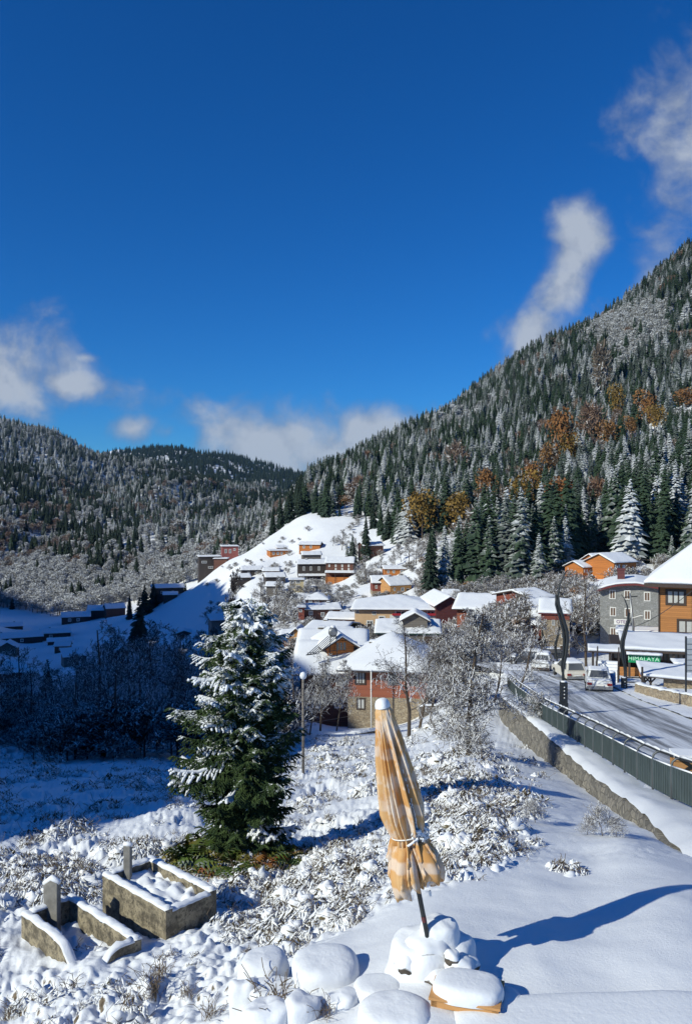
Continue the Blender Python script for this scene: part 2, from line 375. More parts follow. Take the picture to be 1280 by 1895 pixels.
def grid_mesh(name, xs, ys, mat, fine):
    X = xs * ys[:, None]; Y = np.broadcast_to(ys[:, None], X.shape)
    Z = terr(X, Y); rm = np.zeros_like(Z)
    if fine: Z, rm = ground_z(X, Y, Z)
    else:
        Z = Z + (pn(X * .12, Y * .12, 21) * .35 + pn(X * .5, Y * .5, 22) * .1) * sstep(Y, 60, 90) - .06 * (Y < Y1 + 2)
    nr, nc = X.shape; idx = np.arange(nr * nc).reshape(nr, nc)
    Q = np.stack([idx[:-1, :-1], idx[:-1, 1:], idx[1:, 1:], idx[1:, :-1]], -1).reshape(-1, 4)
    me = np_mesh(name, np.stack([X, Y, Z], -1).reshape(-1, 3), Q, mat)
    at = me.attributes.new('rough', 'FLOAT', 'POINT'); at.data.foreach_set('value', rm.ravel().astype(np.float32))
    return tag(link(name, me), kind='structure')
b = NB('ground_snow')
at = b.n('ShaderNodeAttribute', attribute_name='rough')
up = b.upness(); nz = b.noise(9, 6, .7); nz2 = b.noise(26, 4, .7)
v = b.math('ADD', up, b.math('MULTIPLY', b.math('SUBTRACT', nz, .5), .55)); v = b.math('ADD', v, b.math('MULTIPLY', b.math('SUBTRACT', nz2, .5), .3))
bare = b.math('MULTIPLY', b.ramp(v, .70, .56), at.outputs['Fac'])
veg = b.mix(b.ramp(b.noise(14, 3), .35, .65), (.07, .05, .032, 1), (.19, .15, .10, 1))
b.col(b.mix(bare, b.mix(b.noise(1.5, 3), (.74, .76, .79, 1), SNOWC), veg)); b.rough(.75); b.b.inputs['Specular IOR Level'].default_value = .25
b.bump(b.math('ADD', b.noise(30, 5, .7), b.math('MULTIPLY', b.noise(7, 4), b.math('MULTIPLY', at.outputs['Fac'], 2.0))), .35, .02)
M['ground'] = b.m
b = NB('hill_snow'); sl_ = b.noise(.35, 8, .7); up = b.upness()
tuft = b.ramp(b.noise(1.1, 6, .8), .60, .68)
b.col(b.mix(b.math('MULTIPLY', tuft, .55), SNOWC, (.22, .19, .15, 1))); b.rough(.8); b.b.inputs['Specular IOR Level'].default_value = .2
b.bump(b.noise(.8, 7, .7), .5, .5); M['hill'] = b.m
pys = np.arange(2150, 1305, -2.3)
ys = 3 / ((pys - HY) / F - .185)
us = np.concatenate([np.linspace(-1.3, -.47, 40)[:-1], np.linspace(-.47, .47, 600), np.linspace(.47, 1.3, 40)[1:]])
ground = grid_mesh('ground', us, ys, M['ground'], True)
Y1 = ys[-1]
ys2 = np.concatenate([np.geomspace(Y1 - 1.2, 700, 300), np.geomspace(707, 6500, 130)])
us2 = np.concatenate([np.linspace(-1.3, -.47, 30)[:-1], np.linspace(-.47, .47, 240), np.linspace(.47, 1.3, 30)[1:]])
hills = grid_mesh('hills', us2, ys2, M['hill'], False)
# land behind and beside the viewpoint
xs = np.linspace(-60, 60, 40); yy = np.linspace(-50, ys[0] + .03, 30)
X, Y = np.meshgrid(xs, yy); Z = np.maximum(terr(X / np.maximum(1, np.abs(X) / 6.2), np.full_like(X, ys[0])), -9) - (ys[0] - Y) * -.02
idx = np.arange(X.size).reshape(X.shape)
tag(link('ground_behind', np_mesh('ground_behind', np.stack([X, Y, Z - .02], -1).reshape(-1, 3), np.stack([idx[:-1, :-1], idx[:-1, 1:], idx[1:, 1:], idx[1:, :-1]], -1).reshape(-1, 4), M['ground'])), kind='structure')
# ---- unseen hill added on the sunward side, its crest shaped to cast the valley shade
EQ = np.array([-math.sin(AZ), math.cos(AZ)]); EPv = np.array([-math.cos(AZ), -math.sin(AZ)])
BND = [(0,1560,16.5,60),(330,1482,19.5,62),(520,1420,36,90),(640,1350,78,110),(596,1252,85,118),(530,1215,150,180),(450,1130,300,300),(398,1078,410,380),(300,1090,475,430),(200,1118,545,470),(120,1142,580,500),(0,1095,680,520)]
qs = []; hs_ = []; ps_ = []; ex = []
for px, py, D, L in BND:
    p = P(px, py, D); q = float(EQ @ np.array([p.x, p.y])); pp = float(EPv @ np.array([p.x, p.y])); qs.append(q); ps_.append(pp + L); hs_.append(p.z + L * math.tan(SUN_EL))
def ridge(q):
    H = np.interp(q, qs, hs_); PR = np.interp(q, qs, ps_)
    H = H - np.maximum(0, qs[0] - q) * 2.4 - np.maximum(0, q - qs[-1]) * .9
    return H, PR
qv = np.concatenate([np.linspace(2, 30, 60), np.linspace(31, 120, 60), np.linspace(122, 980, 240)])
H, PR = ridge(qv)
H = H + pn(qv / 9, qv * 0, 31) * np.interp(qv, [0, 30, 100, 600], [.25, .3, 1.5, 6]) + np.abs(pn(qv / 2.7, qv * 0, 32)) * np.interp(qv, [0, 30, 100, 600], [.2, .3, 1.2, 4])
rows = []
for off, drop in ((-1.0, 1.0), (-.5, .5), (-.15, .15), (0, 0), (.15, .16), (.6, .6), (1.3, 1.0)):
    hh = np.maximum(H + 70, 4); W = hh * .8
    pp = PR + off * W; zz = H - drop * hh
    rows.append(np.stack([EPv[0] * pp + EQ[0] * qv, EPv[1] * pp + EQ[1] * qv, zz], -1))
V = np.stack(rows); idx = np.arange(V.shape[0] * V.shape[1]).reshape(V.shape[:2])
tag(link('shade_hill', np_mesh('shade_hill', V.reshape(-1, 3), np.stack([idx[:-1, :-1], idx[:-1, 1:], idx[1:, 1:], idx[1:, :-1]], -1).reshape(-1, 4), M['hill'])), kind='structure')
# ------------------------------------------------------------------ vegetation materials
M['bark'] = m_snowtop('bark', (.085, .065, .05, 1), .45, .12, 6, .5)
M['conifer'] = m_snowtop('conifer_needles', (.026, .046, .034, 1), .88, .16, .9, 1.15, snow=(.62, .64, .66, 1), base2=(.045, .075, .035, 1), c2scale=1.2, randamp=.55)
M['conifer_frost'] = m_snowtop('frosted_needles', (.085, .10, .09, 1), .82, .2, .9, 1.0, snow=(.62, .64, .66, 1), base2=(.05, .075, .055, 1), c2scale=1.2, randamp=.5)
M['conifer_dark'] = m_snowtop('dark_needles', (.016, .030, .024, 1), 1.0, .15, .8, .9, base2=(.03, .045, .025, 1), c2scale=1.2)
M['frost_twig'] = m_snowtop('frosted_twigs', (.36, .36, .35, 1), .22, .45, 2, 1.0, snow=(.60, .62, .63, 1), base2=(.17, .165, .15, 1), c2scale=.8, randamp=.5, tint=(.17, .15, .12, 1))
M['russet'] = m_snowtop('russet_leaves', (.30, .125, .04, 1), .93, .2, 1.5, .8, base2=(.20, .09, .035, 1), c2scale=.6, tint=(.24, .13, .05, 1), randamp=.2)
M['ochre'] = m_snowtop('ochre_leaves', (.26, .155, .035, 1), 1.0, .2, 1.5, .8, base2=(.16, .11, .035, 1), c2scale=.6)
M['brown_twig'] = m_snowtop('brown_twigs', (.22, .12, .07, 1), .6, .3, 2, .9, base2=(.25, .18, .14, 1), c2scale=.8, randamp=.4, tint=(.15, .12, .09, 1))
M['twig'] = m_snowtop('twig_bark', (.11, .09, .075, 1), .26, .15, 5, .6)
M['twig_lite'] = m_snowtop('twig_bark_snowy', (.17, .145, .12, 1), .24, .2, 5, .7)

def rot_z(v, a):
    c, s = math.cos(a), math.sin(a); return np.stack([v[..., 0] * c - v[..., 1] * s, v[..., 0] * s + v[..., 1] * c, v[..., 2]], -1)
def conifer_arrays(seed, tiers=17, nb=8, rmax=.17, bare=.05, sharp=.85):
    r = np.random.default_rng(seed); V = []; T = []; n = 0
    for i in range(tiers):
        t = (i + .5) / tiers; h = bare + (1 - bare) * t ** .93
        L0 = rmax * (1 - t) ** sharp * (.85 + .15 * min(1, t * 6)) + .012
        for k in range(nb if t < .7 else nb - 2):
            a = 2 * math.pi * (k + r.random() * .7) / nb + i * 1.3; L = L0 * (.65 + .6 * r.random()); hh = h + (r.random() - .5) * .03
            dr = L * (.45 + .35 * r.random()); wd = L * .26 + .007; m = .58
            v = np.array([(0, 0, hh), (m * L, -wd, hh - dr * .55 - wd * .45), (m * L, 0, hh - dr * .32), (m * L, wd, hh - dr * .55 - wd * .45), (L, 0, hh - dr)])
            V.append(rot_z(v, a)); T += [(n, n + 1, n + 2), (n, n + 2, n + 3), (n + 1, n + 4, n + 2), (n + 2, n + 4, n + 3)]; n += 5
    v = np.array([(math.cos(a) * .012, math.sin(a) * .012, .93) for a in (0, 2.1, 4.2)] + [(0, 0, 1.0)]); V.append(v); T += [(n, n + 1, n + 3), (n + 1, n + 2, n + 3), (n + 2, n, n + 3)]; n += 4
    return np.concatenate(V), np.array(T)
def trunk_arrays(h=.9, r0=.016, n=6):
    V = []; T = []
    for z, r in ((-.03, r0), (h, r0 * .15)):
        for k in range(n): V.append((math.cos(2 * math.pi * k / n) * r, math.sin(2 * math.pi * k / n) * r, z))
    for k in range(n):
        a, b = k, (k + 1) % n; T += [(a, b, b + n), (a, b + n, a + n)]
    return np.array(V), np.array(T)
def crown_arrays(seed, n=520, size=.055, rx=.34, z0=.22, z1=1.0, lobes=9, leaf=True):
    """a lumpy crown of leaf-sized faces spread over several lobes"""
    r = np.random.default_rng(seed); cs = []
    for i in range(lobes):
        a = r.random() * 6.28; q = rx * .62 * math.sqrt(r.random()); h = z0 + (z1 - z0) * (.22 + .6 * r.random())
        cs.append((math.cos(a) * q, math.sin(a) * q, h, (.16 + .12 * r.random()) * (1.1 if h < .7 else .8)))
    cs.append((0, 0, z1 - .17, .17)); cs = np.array(cs); V = []; T = []; m = 0
    c = cs[r.integers(0, len(cs), n)]
    d = r.normal(size=(n, 3)); d /= np.linalg.norm(d, axis=1)[:, None]
    rad = c[:, 3] * (.55 + .5 * r.random(n) ** .5); p = c[:, :3] + d * rad[:, None]
    for i in range(n):
        if p[i, 2] < z0 * .8: continue
        nn = d[i] * .6 + r.normal(size=3) * .55; nn /= np.linalg.norm(nn)
        e = np.cross(nn, r.normal(size=3)); e /= np.linalg.norm(e); f = np.cross(nn, e)
        s = size * (.6 + .8 * r.random())
        if leaf: q4 = [p[i] - e * s * .5, p[i] + f * s * .5, p[i] + e * s * .5, p[i] - f * s * .5]
        else:      # long thin frosted twig
            dd = d[i] + np.array((0, 0, .5)) + r.normal(size=3) * .35; dd /= np.linalg.norm(dd); e2 = np.cross(dd, r.normal(size=3)); e2 /= np.linalg.norm(e2)
            q4 = [p[i] - e2 * s * .16, p[i] + dd * s * 1.6 - e2 * s * .05, p[i] + dd * s * 1.6 + e2 * s * .05, p[i] + e2 * s * .16]
        V += q4; T += [(m, m + 1, m + 2), (m, m + 2, m + 3)]; m += 4
    return np.array(V), np.array(T)
def seg_arrays(segs, sides=3):
    """segments (ax,ay,az,bx,by,bz,r0,r1) to thin prisms"""
    S = np.array(segs, float); a = S[:, 0:3]; b = S[:, 3:6]; d = b - a; L = np.linalg.norm(d, axis=1)[:, None] + 1e-9; d = d / L
    up = np.where(np.abs(d[:, 2:3]) < .9, np.array([[0, 0, 1.]]), np.array([[1., 0, 0]])); x = np.cross(d, up); x /= np.linalg.norm(x, axis=1)[:, None]; y = np.cross(x, d)
    n = len(S); V = np.zeros((n, 2 * sides, 3))
    for k in range(sides):
        an = 2 * math.pi * k / sides + math.pi / 2 * (1 if sides == 3 else 0) + (math.pi if sides == 3 else 0)
        o = x * math.cos(an) + y * math.sin(an)
        V[:, k] = a + o * S[:, 6:7]; V[:, k + sides] = b + o * S[:, 7:8]
    Q = np.array([(k, (k + 1) % sides, (k + 1) % sides + sides, k + sides) for k in range(sides)])
    Q = (Q[None] + (np.arange(n) * 2 * sides)[:, None, None]).reshape(-1, 4)
    return V.reshape(-1, 3), Q
def bare_tree(seed, H=6., spread=.42, trunk=.09, levels=4, upright=.45, first=.2, dens=1.0, twig=.011):
    """recursive bare tree with snow-laden twigs; returns segments of trunk and of crown"""
    r = np.random.default_rng(seed); tr = []; cr_ = []
    def grow(p, d, L, rad, lev, out):
        n = 4 if lev < 2 else 3; pts = [p]; rr = [rad]; step = L / n; dirs = [d]
        for i in range(n):
            d = d + r.normal(size=3) * (.10 if lev == 0 else .2) + np.array((0, 0, .05 if lev else 0)); d = d / np.linalg.norm(d)
            p = p + d * step; pts.append(p); rr.append(max(rad * (1 - .75 * (i + 1) / n), twig * .7)); dirs.append(d)
        for i in range(n): out.append((*pts[i], *pts[i + 1], rr[i], rr[i + 1]))
        if lev >= levels: return
        nc = int(round({0: 15, 1: 7, 2: 5, 3: 4}.get(lev, 3) * dens))
        for k in range(nc):
            t = (first + (1 - first) * (k + r.random()) / nc) if lev == 0 else (.2 + .8 * (k + r.random()) / nc)
            t = min(t, .98); j = min(int(t * n), n - 1); q = pts[j] + (pts[j + 1] - pts[j]) * (t * n - j); dd = dirs[j + 1]
            a = r.random() * 6.283 if lev == 0 else r.random() * 6.283
            side = np.array((math.cos(a), math.sin(a), 0.)) if lev == 0 else np.cross(dd, r.normal(size=3))
            side = side / (np.linalg.norm(side) + 1e-9)
            nd = side * (1 - upright * .5) + dd * upright + np.array((0, 0, .10)); nd /= np.linalg.norm(nd)
            Lc = (H * spread * (1.15 - .85 * t) if lev == 0 else L * (.62 - .25 * t)) * (.7 + .5 * r.random())
            grow(q, nd, Lc, max(rr[j] * (.42 if lev == 0 else .55), twig), lev + 1, cr_)
    grow(np.zeros(3), np.array((r.normal() * .04, r.normal() * .04, 1.)), H, trunk, 0, tr)
    tr[0] = tuple([tr[0][0], tr[0][1], -.3]) + tuple(tr[0][3:])
    return tr, cr_
def tri_mesh(name, parts):
    """join (V,T,material) lists of the same face size into one mesh"""
    V = []; T = []; mi = []; o = 0; mats = []
    for v, t, m in parts:
        V.append(v); T.append(t + o); o += len(v); mi += [len(mats)] * len(t); mats.append(m)
    return np_mesh(name, np.concatenate(V), np.concatenate(T), mats, smooth=False, mi=mi)

# ---- prototype tree meshes (unit height); kept as trunk + crown data
PROTO = {}
tv, tt = trunk_arrays()
for kind, mats in (('conifer', M['conifer']), ('frosty', M['conifer_frost']), ('dark', M['conifer_dark'])):
    for i in range(3):
        v, t = conifer_arrays(20 + i + (40 if kind == 'frosty' else 0), tiers=(27, 24, 30)[i], nb=(11, 10, 11)[i], rmax=(.165, .20, .135)[i])
        PROTO[kind, i] = (tri_mesh('trunk', [(tv, tt, M['bark'])]), tri_mesh('crown', [(v, t, mats)]), tri_mesh(kind + '_tree', [(tv, tt, M['bark']), (v, t, mats)]))
for kind, mats, leaf in (('frost', M['frost_twig'], False), ('brown', M['brown_twig'], False), ('russet', M['russet'], True), ('ochre', M['ochre'], True)):
    for i in range(3):
        if leaf: v, t = crown_arrays(60 + i, n=900, size=.05)
        elif kind == 'frost': v, t = crown_arrays(75 + i, n=760, size=.058, lobes=7)
        else:
            v, t = crown_arrays(80 + i, n=620, size=.085, leaf=False); v2, t2 = crown_arrays(90 + i, n=260, size=.05); t2 = t2 + len(v); v = np.concatenate([v, v2]); t = np.concatenate([t, t2])
        t3v, t3t = trunk_arrays(.75, .022)
        PROTO[kind, i] = (tri_mesh('trunk', [(t3v, t3t, M['bark'])]), tri_mesh('crown', [(v, t, mats)]), tri_mesh(kind + '_tree', [(t3v, t3t, M['bark']), (v, t, mats)]))
NAMES = {'conifer': 'spruce_tree', 'frosty': 'spruce_tree', 'dark': 'spruce_tree', 'frost': 'broadleaf_tree', 'brown': 'broadleaf_tree', 'russet': 'broadleaf_tree', 'ochre': 'broadleaf_tree'}
def far_tree(kind, x, y, z, h, label, cat, group=None, wide=1.0, rz=None, var=None):
    v = int(rng.integers(0, 3)) if var is None else var
    t, c, _ = PROTO[kind, v]
    o = empty(NAMES[kind], (x, y, z), rng.random() * 6.28 if rz is None else rz, label, cat, group)
    o.scale = (h * wide, h * wide, h)
    link('trunk', t, o); link('crown', c, o); return o

# ---- forest masks
def inv_rows(x, y, z): return x / y * F + HX, HY - z / y * F
def forest_points():
    pts = []
    def cells(x0, x1, y0, y1, c):
        X, Y = np.meshgrid(np.arange(x0, x1, c), np.arange(y0, y1, c)); X = X.ravel() + rng.uniform(-.46, .46, X.size) * c; Y = Y.ravel() + rng.uniform(-.46, .46, Y.size) * c
        px = X / Y * F + HX; k = (px > -110) & (px < 1650); return X[k], Y[k]
    # right mountain
    for c, y0, y1 in ((5.2, 205, 420), (5.8, 420, 720), (6.4, 720, 1010)):
        X, Y = cells(-100, 560, y0, y1, c); Z = terr(X, Y); px, py = inv_rows(X, Y, Z)
        lim = np.interp(px, [480, 500, 545, 575, 620, 690, 730, 760, 790, 830, 900, 1000, 1060, 1100, 1190, 1280, 1600], [960, 974, 956, 946, 962, 958, 985, 1015, 1055, 1090, 1092, 1086, 1058, 1030, 1045, 1058, 1010])
        k = (py < lim) & (px > 488) & ((px > 575) | (Y > 455)) & ((px > 560) | (Y < 640))
        k &= ~((px > 1050) & (px < 1200) & (Y < 222)); pts.append((X[k], Y[k], Z[k], np.zeros(k.sum(), int)))
    # left mountain and the far ridges
    for c, y0, y1 in ((6.6, 575, 800), (8.0, 800, 1150), (8.6, 1150, 1750), (15, 1750, 2500), (20, 2500, 3700)):
        X, Y = cells(-1300, 260, y0, y1, c); Z = terr(X, Y); px, py = inv_rows(X, Y, Z)
        k = (px < 640) & (px > -110) & ~((px > 480) & (Y < 660)) & ~((Y < 640) & (py > np.interp(px, [-100, 0, 120, 200, 330, 420, 480], [1125, 1120, 1148, 1122, 1088, 1048, 1010])))
        k &= ~((px > 560) & (Y < 1100)); pts.append((X[k], Y[k], Z[k], np.ones(k.sum(), int)))
    return [np.concatenate(a) for a in zip(*pts)]
FX, FY, FZ, FM = forest_points()
fpx, fpy = inv_rows(FX, FY, FZ)
u = rng.random(len(FX)); kn = np.zeros(len(FX), int)      # index in KINDS
KINDS_ = ['conifer', 'frosty', 'dark', 'frost', 'brown', 'russet', 'ochre']
n_a = pn(FX / 45, FY / 60, 41); n_b = pn(FX / 28, FY / 35, 42); n_c = pn(FX / 90, FY / 110, 43)
Rm = FM == 0
up_ = sstep(-fpy, -930, -650)
kn[Rm] = np.where(u[Rm] < .22 + .22 * up_[Rm] + .35 * n_a[Rm], 1, 0)
kn[Rm & (n_b > .45) & (u > .45)] = 4
kn[Rm & (n_c > .3) & (fpy < 800) & (u > .5)] = 3
wz = sstep(-np.hypot((fpx - 1170) / 90, (fpy - 635) / 55), -1.2, -.6)
kn[Rm & (u < wz * .8)] = 3
kn[Rm & (np.hypot((fpx - 1240) / 80, (fpy - 700) / 60) < 1) & (u < .6)] = 1
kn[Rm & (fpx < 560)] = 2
Lm = ~Rm
low = sstep(fpy, 985, 1060)
kn[Lm] = np.where(u[Lm] < .55 + .25 * n_a[Lm], 1, np.where(u[Lm] < .72, 0, 3))
kn[Lm & (u < low * .95 + n_a * .25) & (FY < 1000)] = 3
kn[Lm & (n_b > .30) & (u > .3) & (fpy > 850) & (fpy < 1060)] = 4
kn[Lm & (n_c > .34) & (u > .4) & (FY < 1300)] = 3
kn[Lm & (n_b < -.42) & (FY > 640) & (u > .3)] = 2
kn[Lm & (FY > 1300) & (u < .5)] = 1
kn[Lm & (fpx > 235) & (FY > 2300)] = np.where(u[Lm & (fpx > 235) & (FY > 2300)] < .35, 0, 2)
kn[Lm & (fpx < 130) & (np.abs(fpy - 985) < 45) & (n_a > .1)] = 4
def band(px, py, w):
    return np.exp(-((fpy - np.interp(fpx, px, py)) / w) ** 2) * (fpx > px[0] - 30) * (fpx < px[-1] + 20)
bd_ = np.maximum.reduce([band([-100, 0, 60, 130, 235], [860, 900, 935, 985, 1035], 30), band([40, 110, 190, 240], [880, 905, 945, 985], 14), band([280, 330, 400], [885, 880, 905], 16), band([235, 300, 370, 430, 520], [850, 836, 850, 850, 885], 14), band([-60, 60, 150], [1000, 1015, 1040], 8), band([380, 470, 560], [960, 930, 925], 14)])  # bands of dark spruces put in to stand for the ravines' shade
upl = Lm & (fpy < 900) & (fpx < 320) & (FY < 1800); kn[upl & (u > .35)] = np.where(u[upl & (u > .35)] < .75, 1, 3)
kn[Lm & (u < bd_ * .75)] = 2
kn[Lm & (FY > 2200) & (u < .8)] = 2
# clearings
cl = (pn(FX / 70, FY / 90, 47) > .47) & Lm & (FY > 750)
hgt = np.where(np.isin(kn, [0, 1, 2]), rng.uniform(11, 21, len(FX)), rng.uniform(8, 13, len(FX)))
hgt = hgt * np.where((FM == 0) & (FY < 345), 1.32, 1.0) * np.where(FY > 1750, 1.25, 1) * np.where(FY > 2500, 1.3, 1)
keep = ~(cl & (u > .6) & (bd_ < .3)); FX, FY, FZ, FM, kn, hgt, fpx, fpy = [a[keep] for a in (FX, FY, FZ, FM, kn, hgt, fpx, fpy)]
# hand placed coloured and tall trees, kept clear of the rest
SPECIAL = [ # px, py of the crown's middle, half height px, distance, kind, wide, label
 (781,945,42,335,'ochre',.78,'large ochre tree low on the forest edge above the wooden houses'),
 (848,942,36,330,'ochre',.95,'round olive brown tree at the lower edge of the conifers, beside the ochre one'),
 (897,893,30,400,'russet',.8,'slim pale orange tree rising behind the olive brown tree'),
 (968,915,42,360,'ochre',.8,'broad brown orange tree in the middle of the slope'),
 (1036,914,34,345,'russet',.95,'rust orange tree right of the broad brown one on the slope'),
 (1012,838,20,470,'russet',1.0,'small rust tree below the brightest orange tree'),
 (1040,786,34,480,'russet',.85,'brightest orange tree, halfway up the forested mountain'),
 (1052,818,20,475,'ochre',1.0,'small amber tree touching the foot of the brightest orange tree'),
 (1092,775,26,520,'brown',1.0,'reddish brown leafless tree right of the brightest orange tree'),
 (1194,748,26,520,'russet',.9,'orange tree high on the mountain near the right'),
 (1210,778,30,500,'ochre',.75,'narrow golden brown tree below the high orange tree'),
 (930,925,22,365,'brown',1.0,'rosy brown bare tree between the olive brown and the broad brown orange trees'),
 (1100,905,22,350,'brown',1.0,'dull rosy bare tree right of the rust orange tree'),
 (1122,800,24,500,'russet',.9,'rust tree right of and below the brightest orange tree'),
 (1165,790,20,510,'russet',.8,'small rust tree left of the narrow golden brown tree'),
 (985,872,20,430,'russet',.9,'small rust tree just above the broad brown orange tree'),
 (1136,728,20,560,'ochre',.9,'small golden brown tree high up among dark conifers'),
 (1268,742,26,530,'russet',.9,'orange tree at the far right of the mountain'),
 (1112,660,20,640,'brown',1.0,'dull brown tree just under the frosted patch'),
 (845,845,26,560,'brown',.9,'brown bare tree high on the slope near the ridge'),
 (638,938,22,470,'russet',.9,'small red brown tree at the top of the snowy village slope'),
 (655,915,22,520,'brown',1.0,'purple grey bare tree on the ridge over the village slope'),
 (871,1092,20,222,'russet',1.0,'small rusty bush tree behind the snowy roofs'),
 (1160,1058,22,232,'russet',1.0,'rusty shrub tree behind the tall gabled cabin'),
]
mask = np.ones(len(FX), bool)
for px, py, hh, D, k, wd, lab in SPECIAL:
    mask &= ~((np.abs(fpx - px) < hh * .9) & (FY < D + 4) & (FY > D - (90 if D < 420 else 45)) & (fpy - hgt * F / FY < py + hh * .5) & (fpy > py - hh * .3))
TALL = [ # px, base row, height px, distance, kind, wide
 (677,1012,86,335,'dark',.95,'tall dark spruce beside the small hut high on the slope'),(652,1012,62,338,'frosty',1.25,'frosted spruce left of the tall dark spruce on the village slope'),
 (642,1003,44,345,'conifer',1.1,'smaller green spruce at the left end of the slope trees'),
 (795,1102,118,222,'dark',1.0,'tall dark spruce at the corner of the forest, next to the twin roofed house'),(822,1098,106,225,'conifer',1.0,'green spruce right of the dark corner spruce'),
 (843,1096,98,228,'frosty',1.0,'snowy spruce in the front row, third from the forest corner'),
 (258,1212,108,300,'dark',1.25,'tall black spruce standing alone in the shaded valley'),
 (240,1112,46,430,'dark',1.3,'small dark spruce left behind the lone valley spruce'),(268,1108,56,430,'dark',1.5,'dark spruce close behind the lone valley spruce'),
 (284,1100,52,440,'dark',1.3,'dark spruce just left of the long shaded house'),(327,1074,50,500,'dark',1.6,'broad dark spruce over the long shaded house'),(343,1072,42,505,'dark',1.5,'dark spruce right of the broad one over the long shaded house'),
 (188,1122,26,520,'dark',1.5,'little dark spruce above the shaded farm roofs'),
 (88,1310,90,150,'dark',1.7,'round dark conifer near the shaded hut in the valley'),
 (1085,1050,20,215,'frosty',1.4,'small round snowy spruce in front of the gabled cabins'),
 (1242,1060,70,226,'conifer',1.2,'snowy spruce behind the white hotel roof'),
 (600,964,32,452,'conifer',1.2,'little spruce at the top of the white slope, left one of a pair'),(613,968,38,450,'frosty',1.2,'little frosted spruce at the top of the white slope, right one of a pair'),
 (628,974,38,440,'dark',1.2,'small dark spruce at the upper right of the white slope'),(690,980,54,400,'dark',1.1,'dark spruce at the upper end of the row running down beside the white slope'),(704,992,62,380,'conifer',1.1,'second spruce down the row beside the white slope'),
 (718,1002,66,365,'dark',1.1,'third and darkest spruce down the row beside the white slope'),(735,1010,72,350,'conifer',1.1,'fourth spruce down the row beside the white slope'),(752,1016,70,342,'frosty',1.1,'frosted spruce ending the row beside the white slope'),
 (519,975,62,466,'dark',1.2,'dark spruce at the left tip of the ridge forest'),(535,968,66,466,'dark',1.2,'second dark spruce from the left tip of the ridge forest'),(505,978,50,468,'dark',1.3,'shortest dark spruce at the left tip of the ridge forest'),(556,958,56,466,'dark',1.2,'dark spruce where the snowy slope meets the ridge forest'),
]
sz = hgt / FY; sz = np.where((fpx > -60) & (fpx < 1320), sz, 0) * mask * np.where(FY > 640, .1, 1)
order = np.argsort(-sz); IND = {}
ncon = 0; nbroad = 0; chosen = []
for i in order:
    con = kn[i] in (0, 1, 2)
    if con and ncon < 235: ncon += 1; chosen.append(i)
    elif not con and nbroad < 60: nbroad += 1; chosen.append(i)
    if ncon >= 235 and nbroad >= 60: break
chosen = np.array(chosen)
LAB = {0: ('snow dusted green forest spruce', 'spruces of the right mountain'),
       1: ('heavily frosted grey forest spruce', 'frosted spruces of the right mountain'),
       2: ('dark snowless forest spruce', 'dark spruces of the ridge'),
       3: ('white frosted leafless tree among spruces', 'frosted broadleaf trees of the mountain'),
       4: ('brown leafless tree among spruces', 'brown broadleaf trees of the mountain')}
for i in chosen:
    k = int(kn[i]); zone = 'on the ridge above the village slope' if fpx[i] < 700 else 'near the ochre trees' if fpx[i] < 860 else 'above the brick and timber house' if fpx[i] < 1000 else 'above the nearest street lamp' if fpx[i] < 1090 else 'above the orange cabins' if fpx[i] < 1200 else 'above the golden building'
    row = 'front row ' if FY[i] < 235 else 'back row ' if FY[i] > 285 else ''
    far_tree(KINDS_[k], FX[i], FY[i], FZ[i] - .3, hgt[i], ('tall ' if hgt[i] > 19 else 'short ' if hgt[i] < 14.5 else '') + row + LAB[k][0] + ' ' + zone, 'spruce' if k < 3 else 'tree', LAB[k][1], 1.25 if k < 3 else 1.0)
mask[chosen] = False
for px, py, hh, D, k, wd, lab in SPECIAL:
    p = P(px, py, D); gz = gzp(p.x, p.y); top = p.z + hh / F * D; h = max(top - gz, 4)
    far_tree(k, p.x, p.y, min(gz, top - 4) - .2, h, lab, 'tree', None, wd * (hh * 2 / F * D) / h * 1.25)
for px, py, hp, D, k, wd, lab in TALL:
    p = P(px, py, D); far_tree(k, p.x, p.y, min(p.z, gzp(p.x, p.y)), hp / F * D, lab, 'spruce', None, wd)
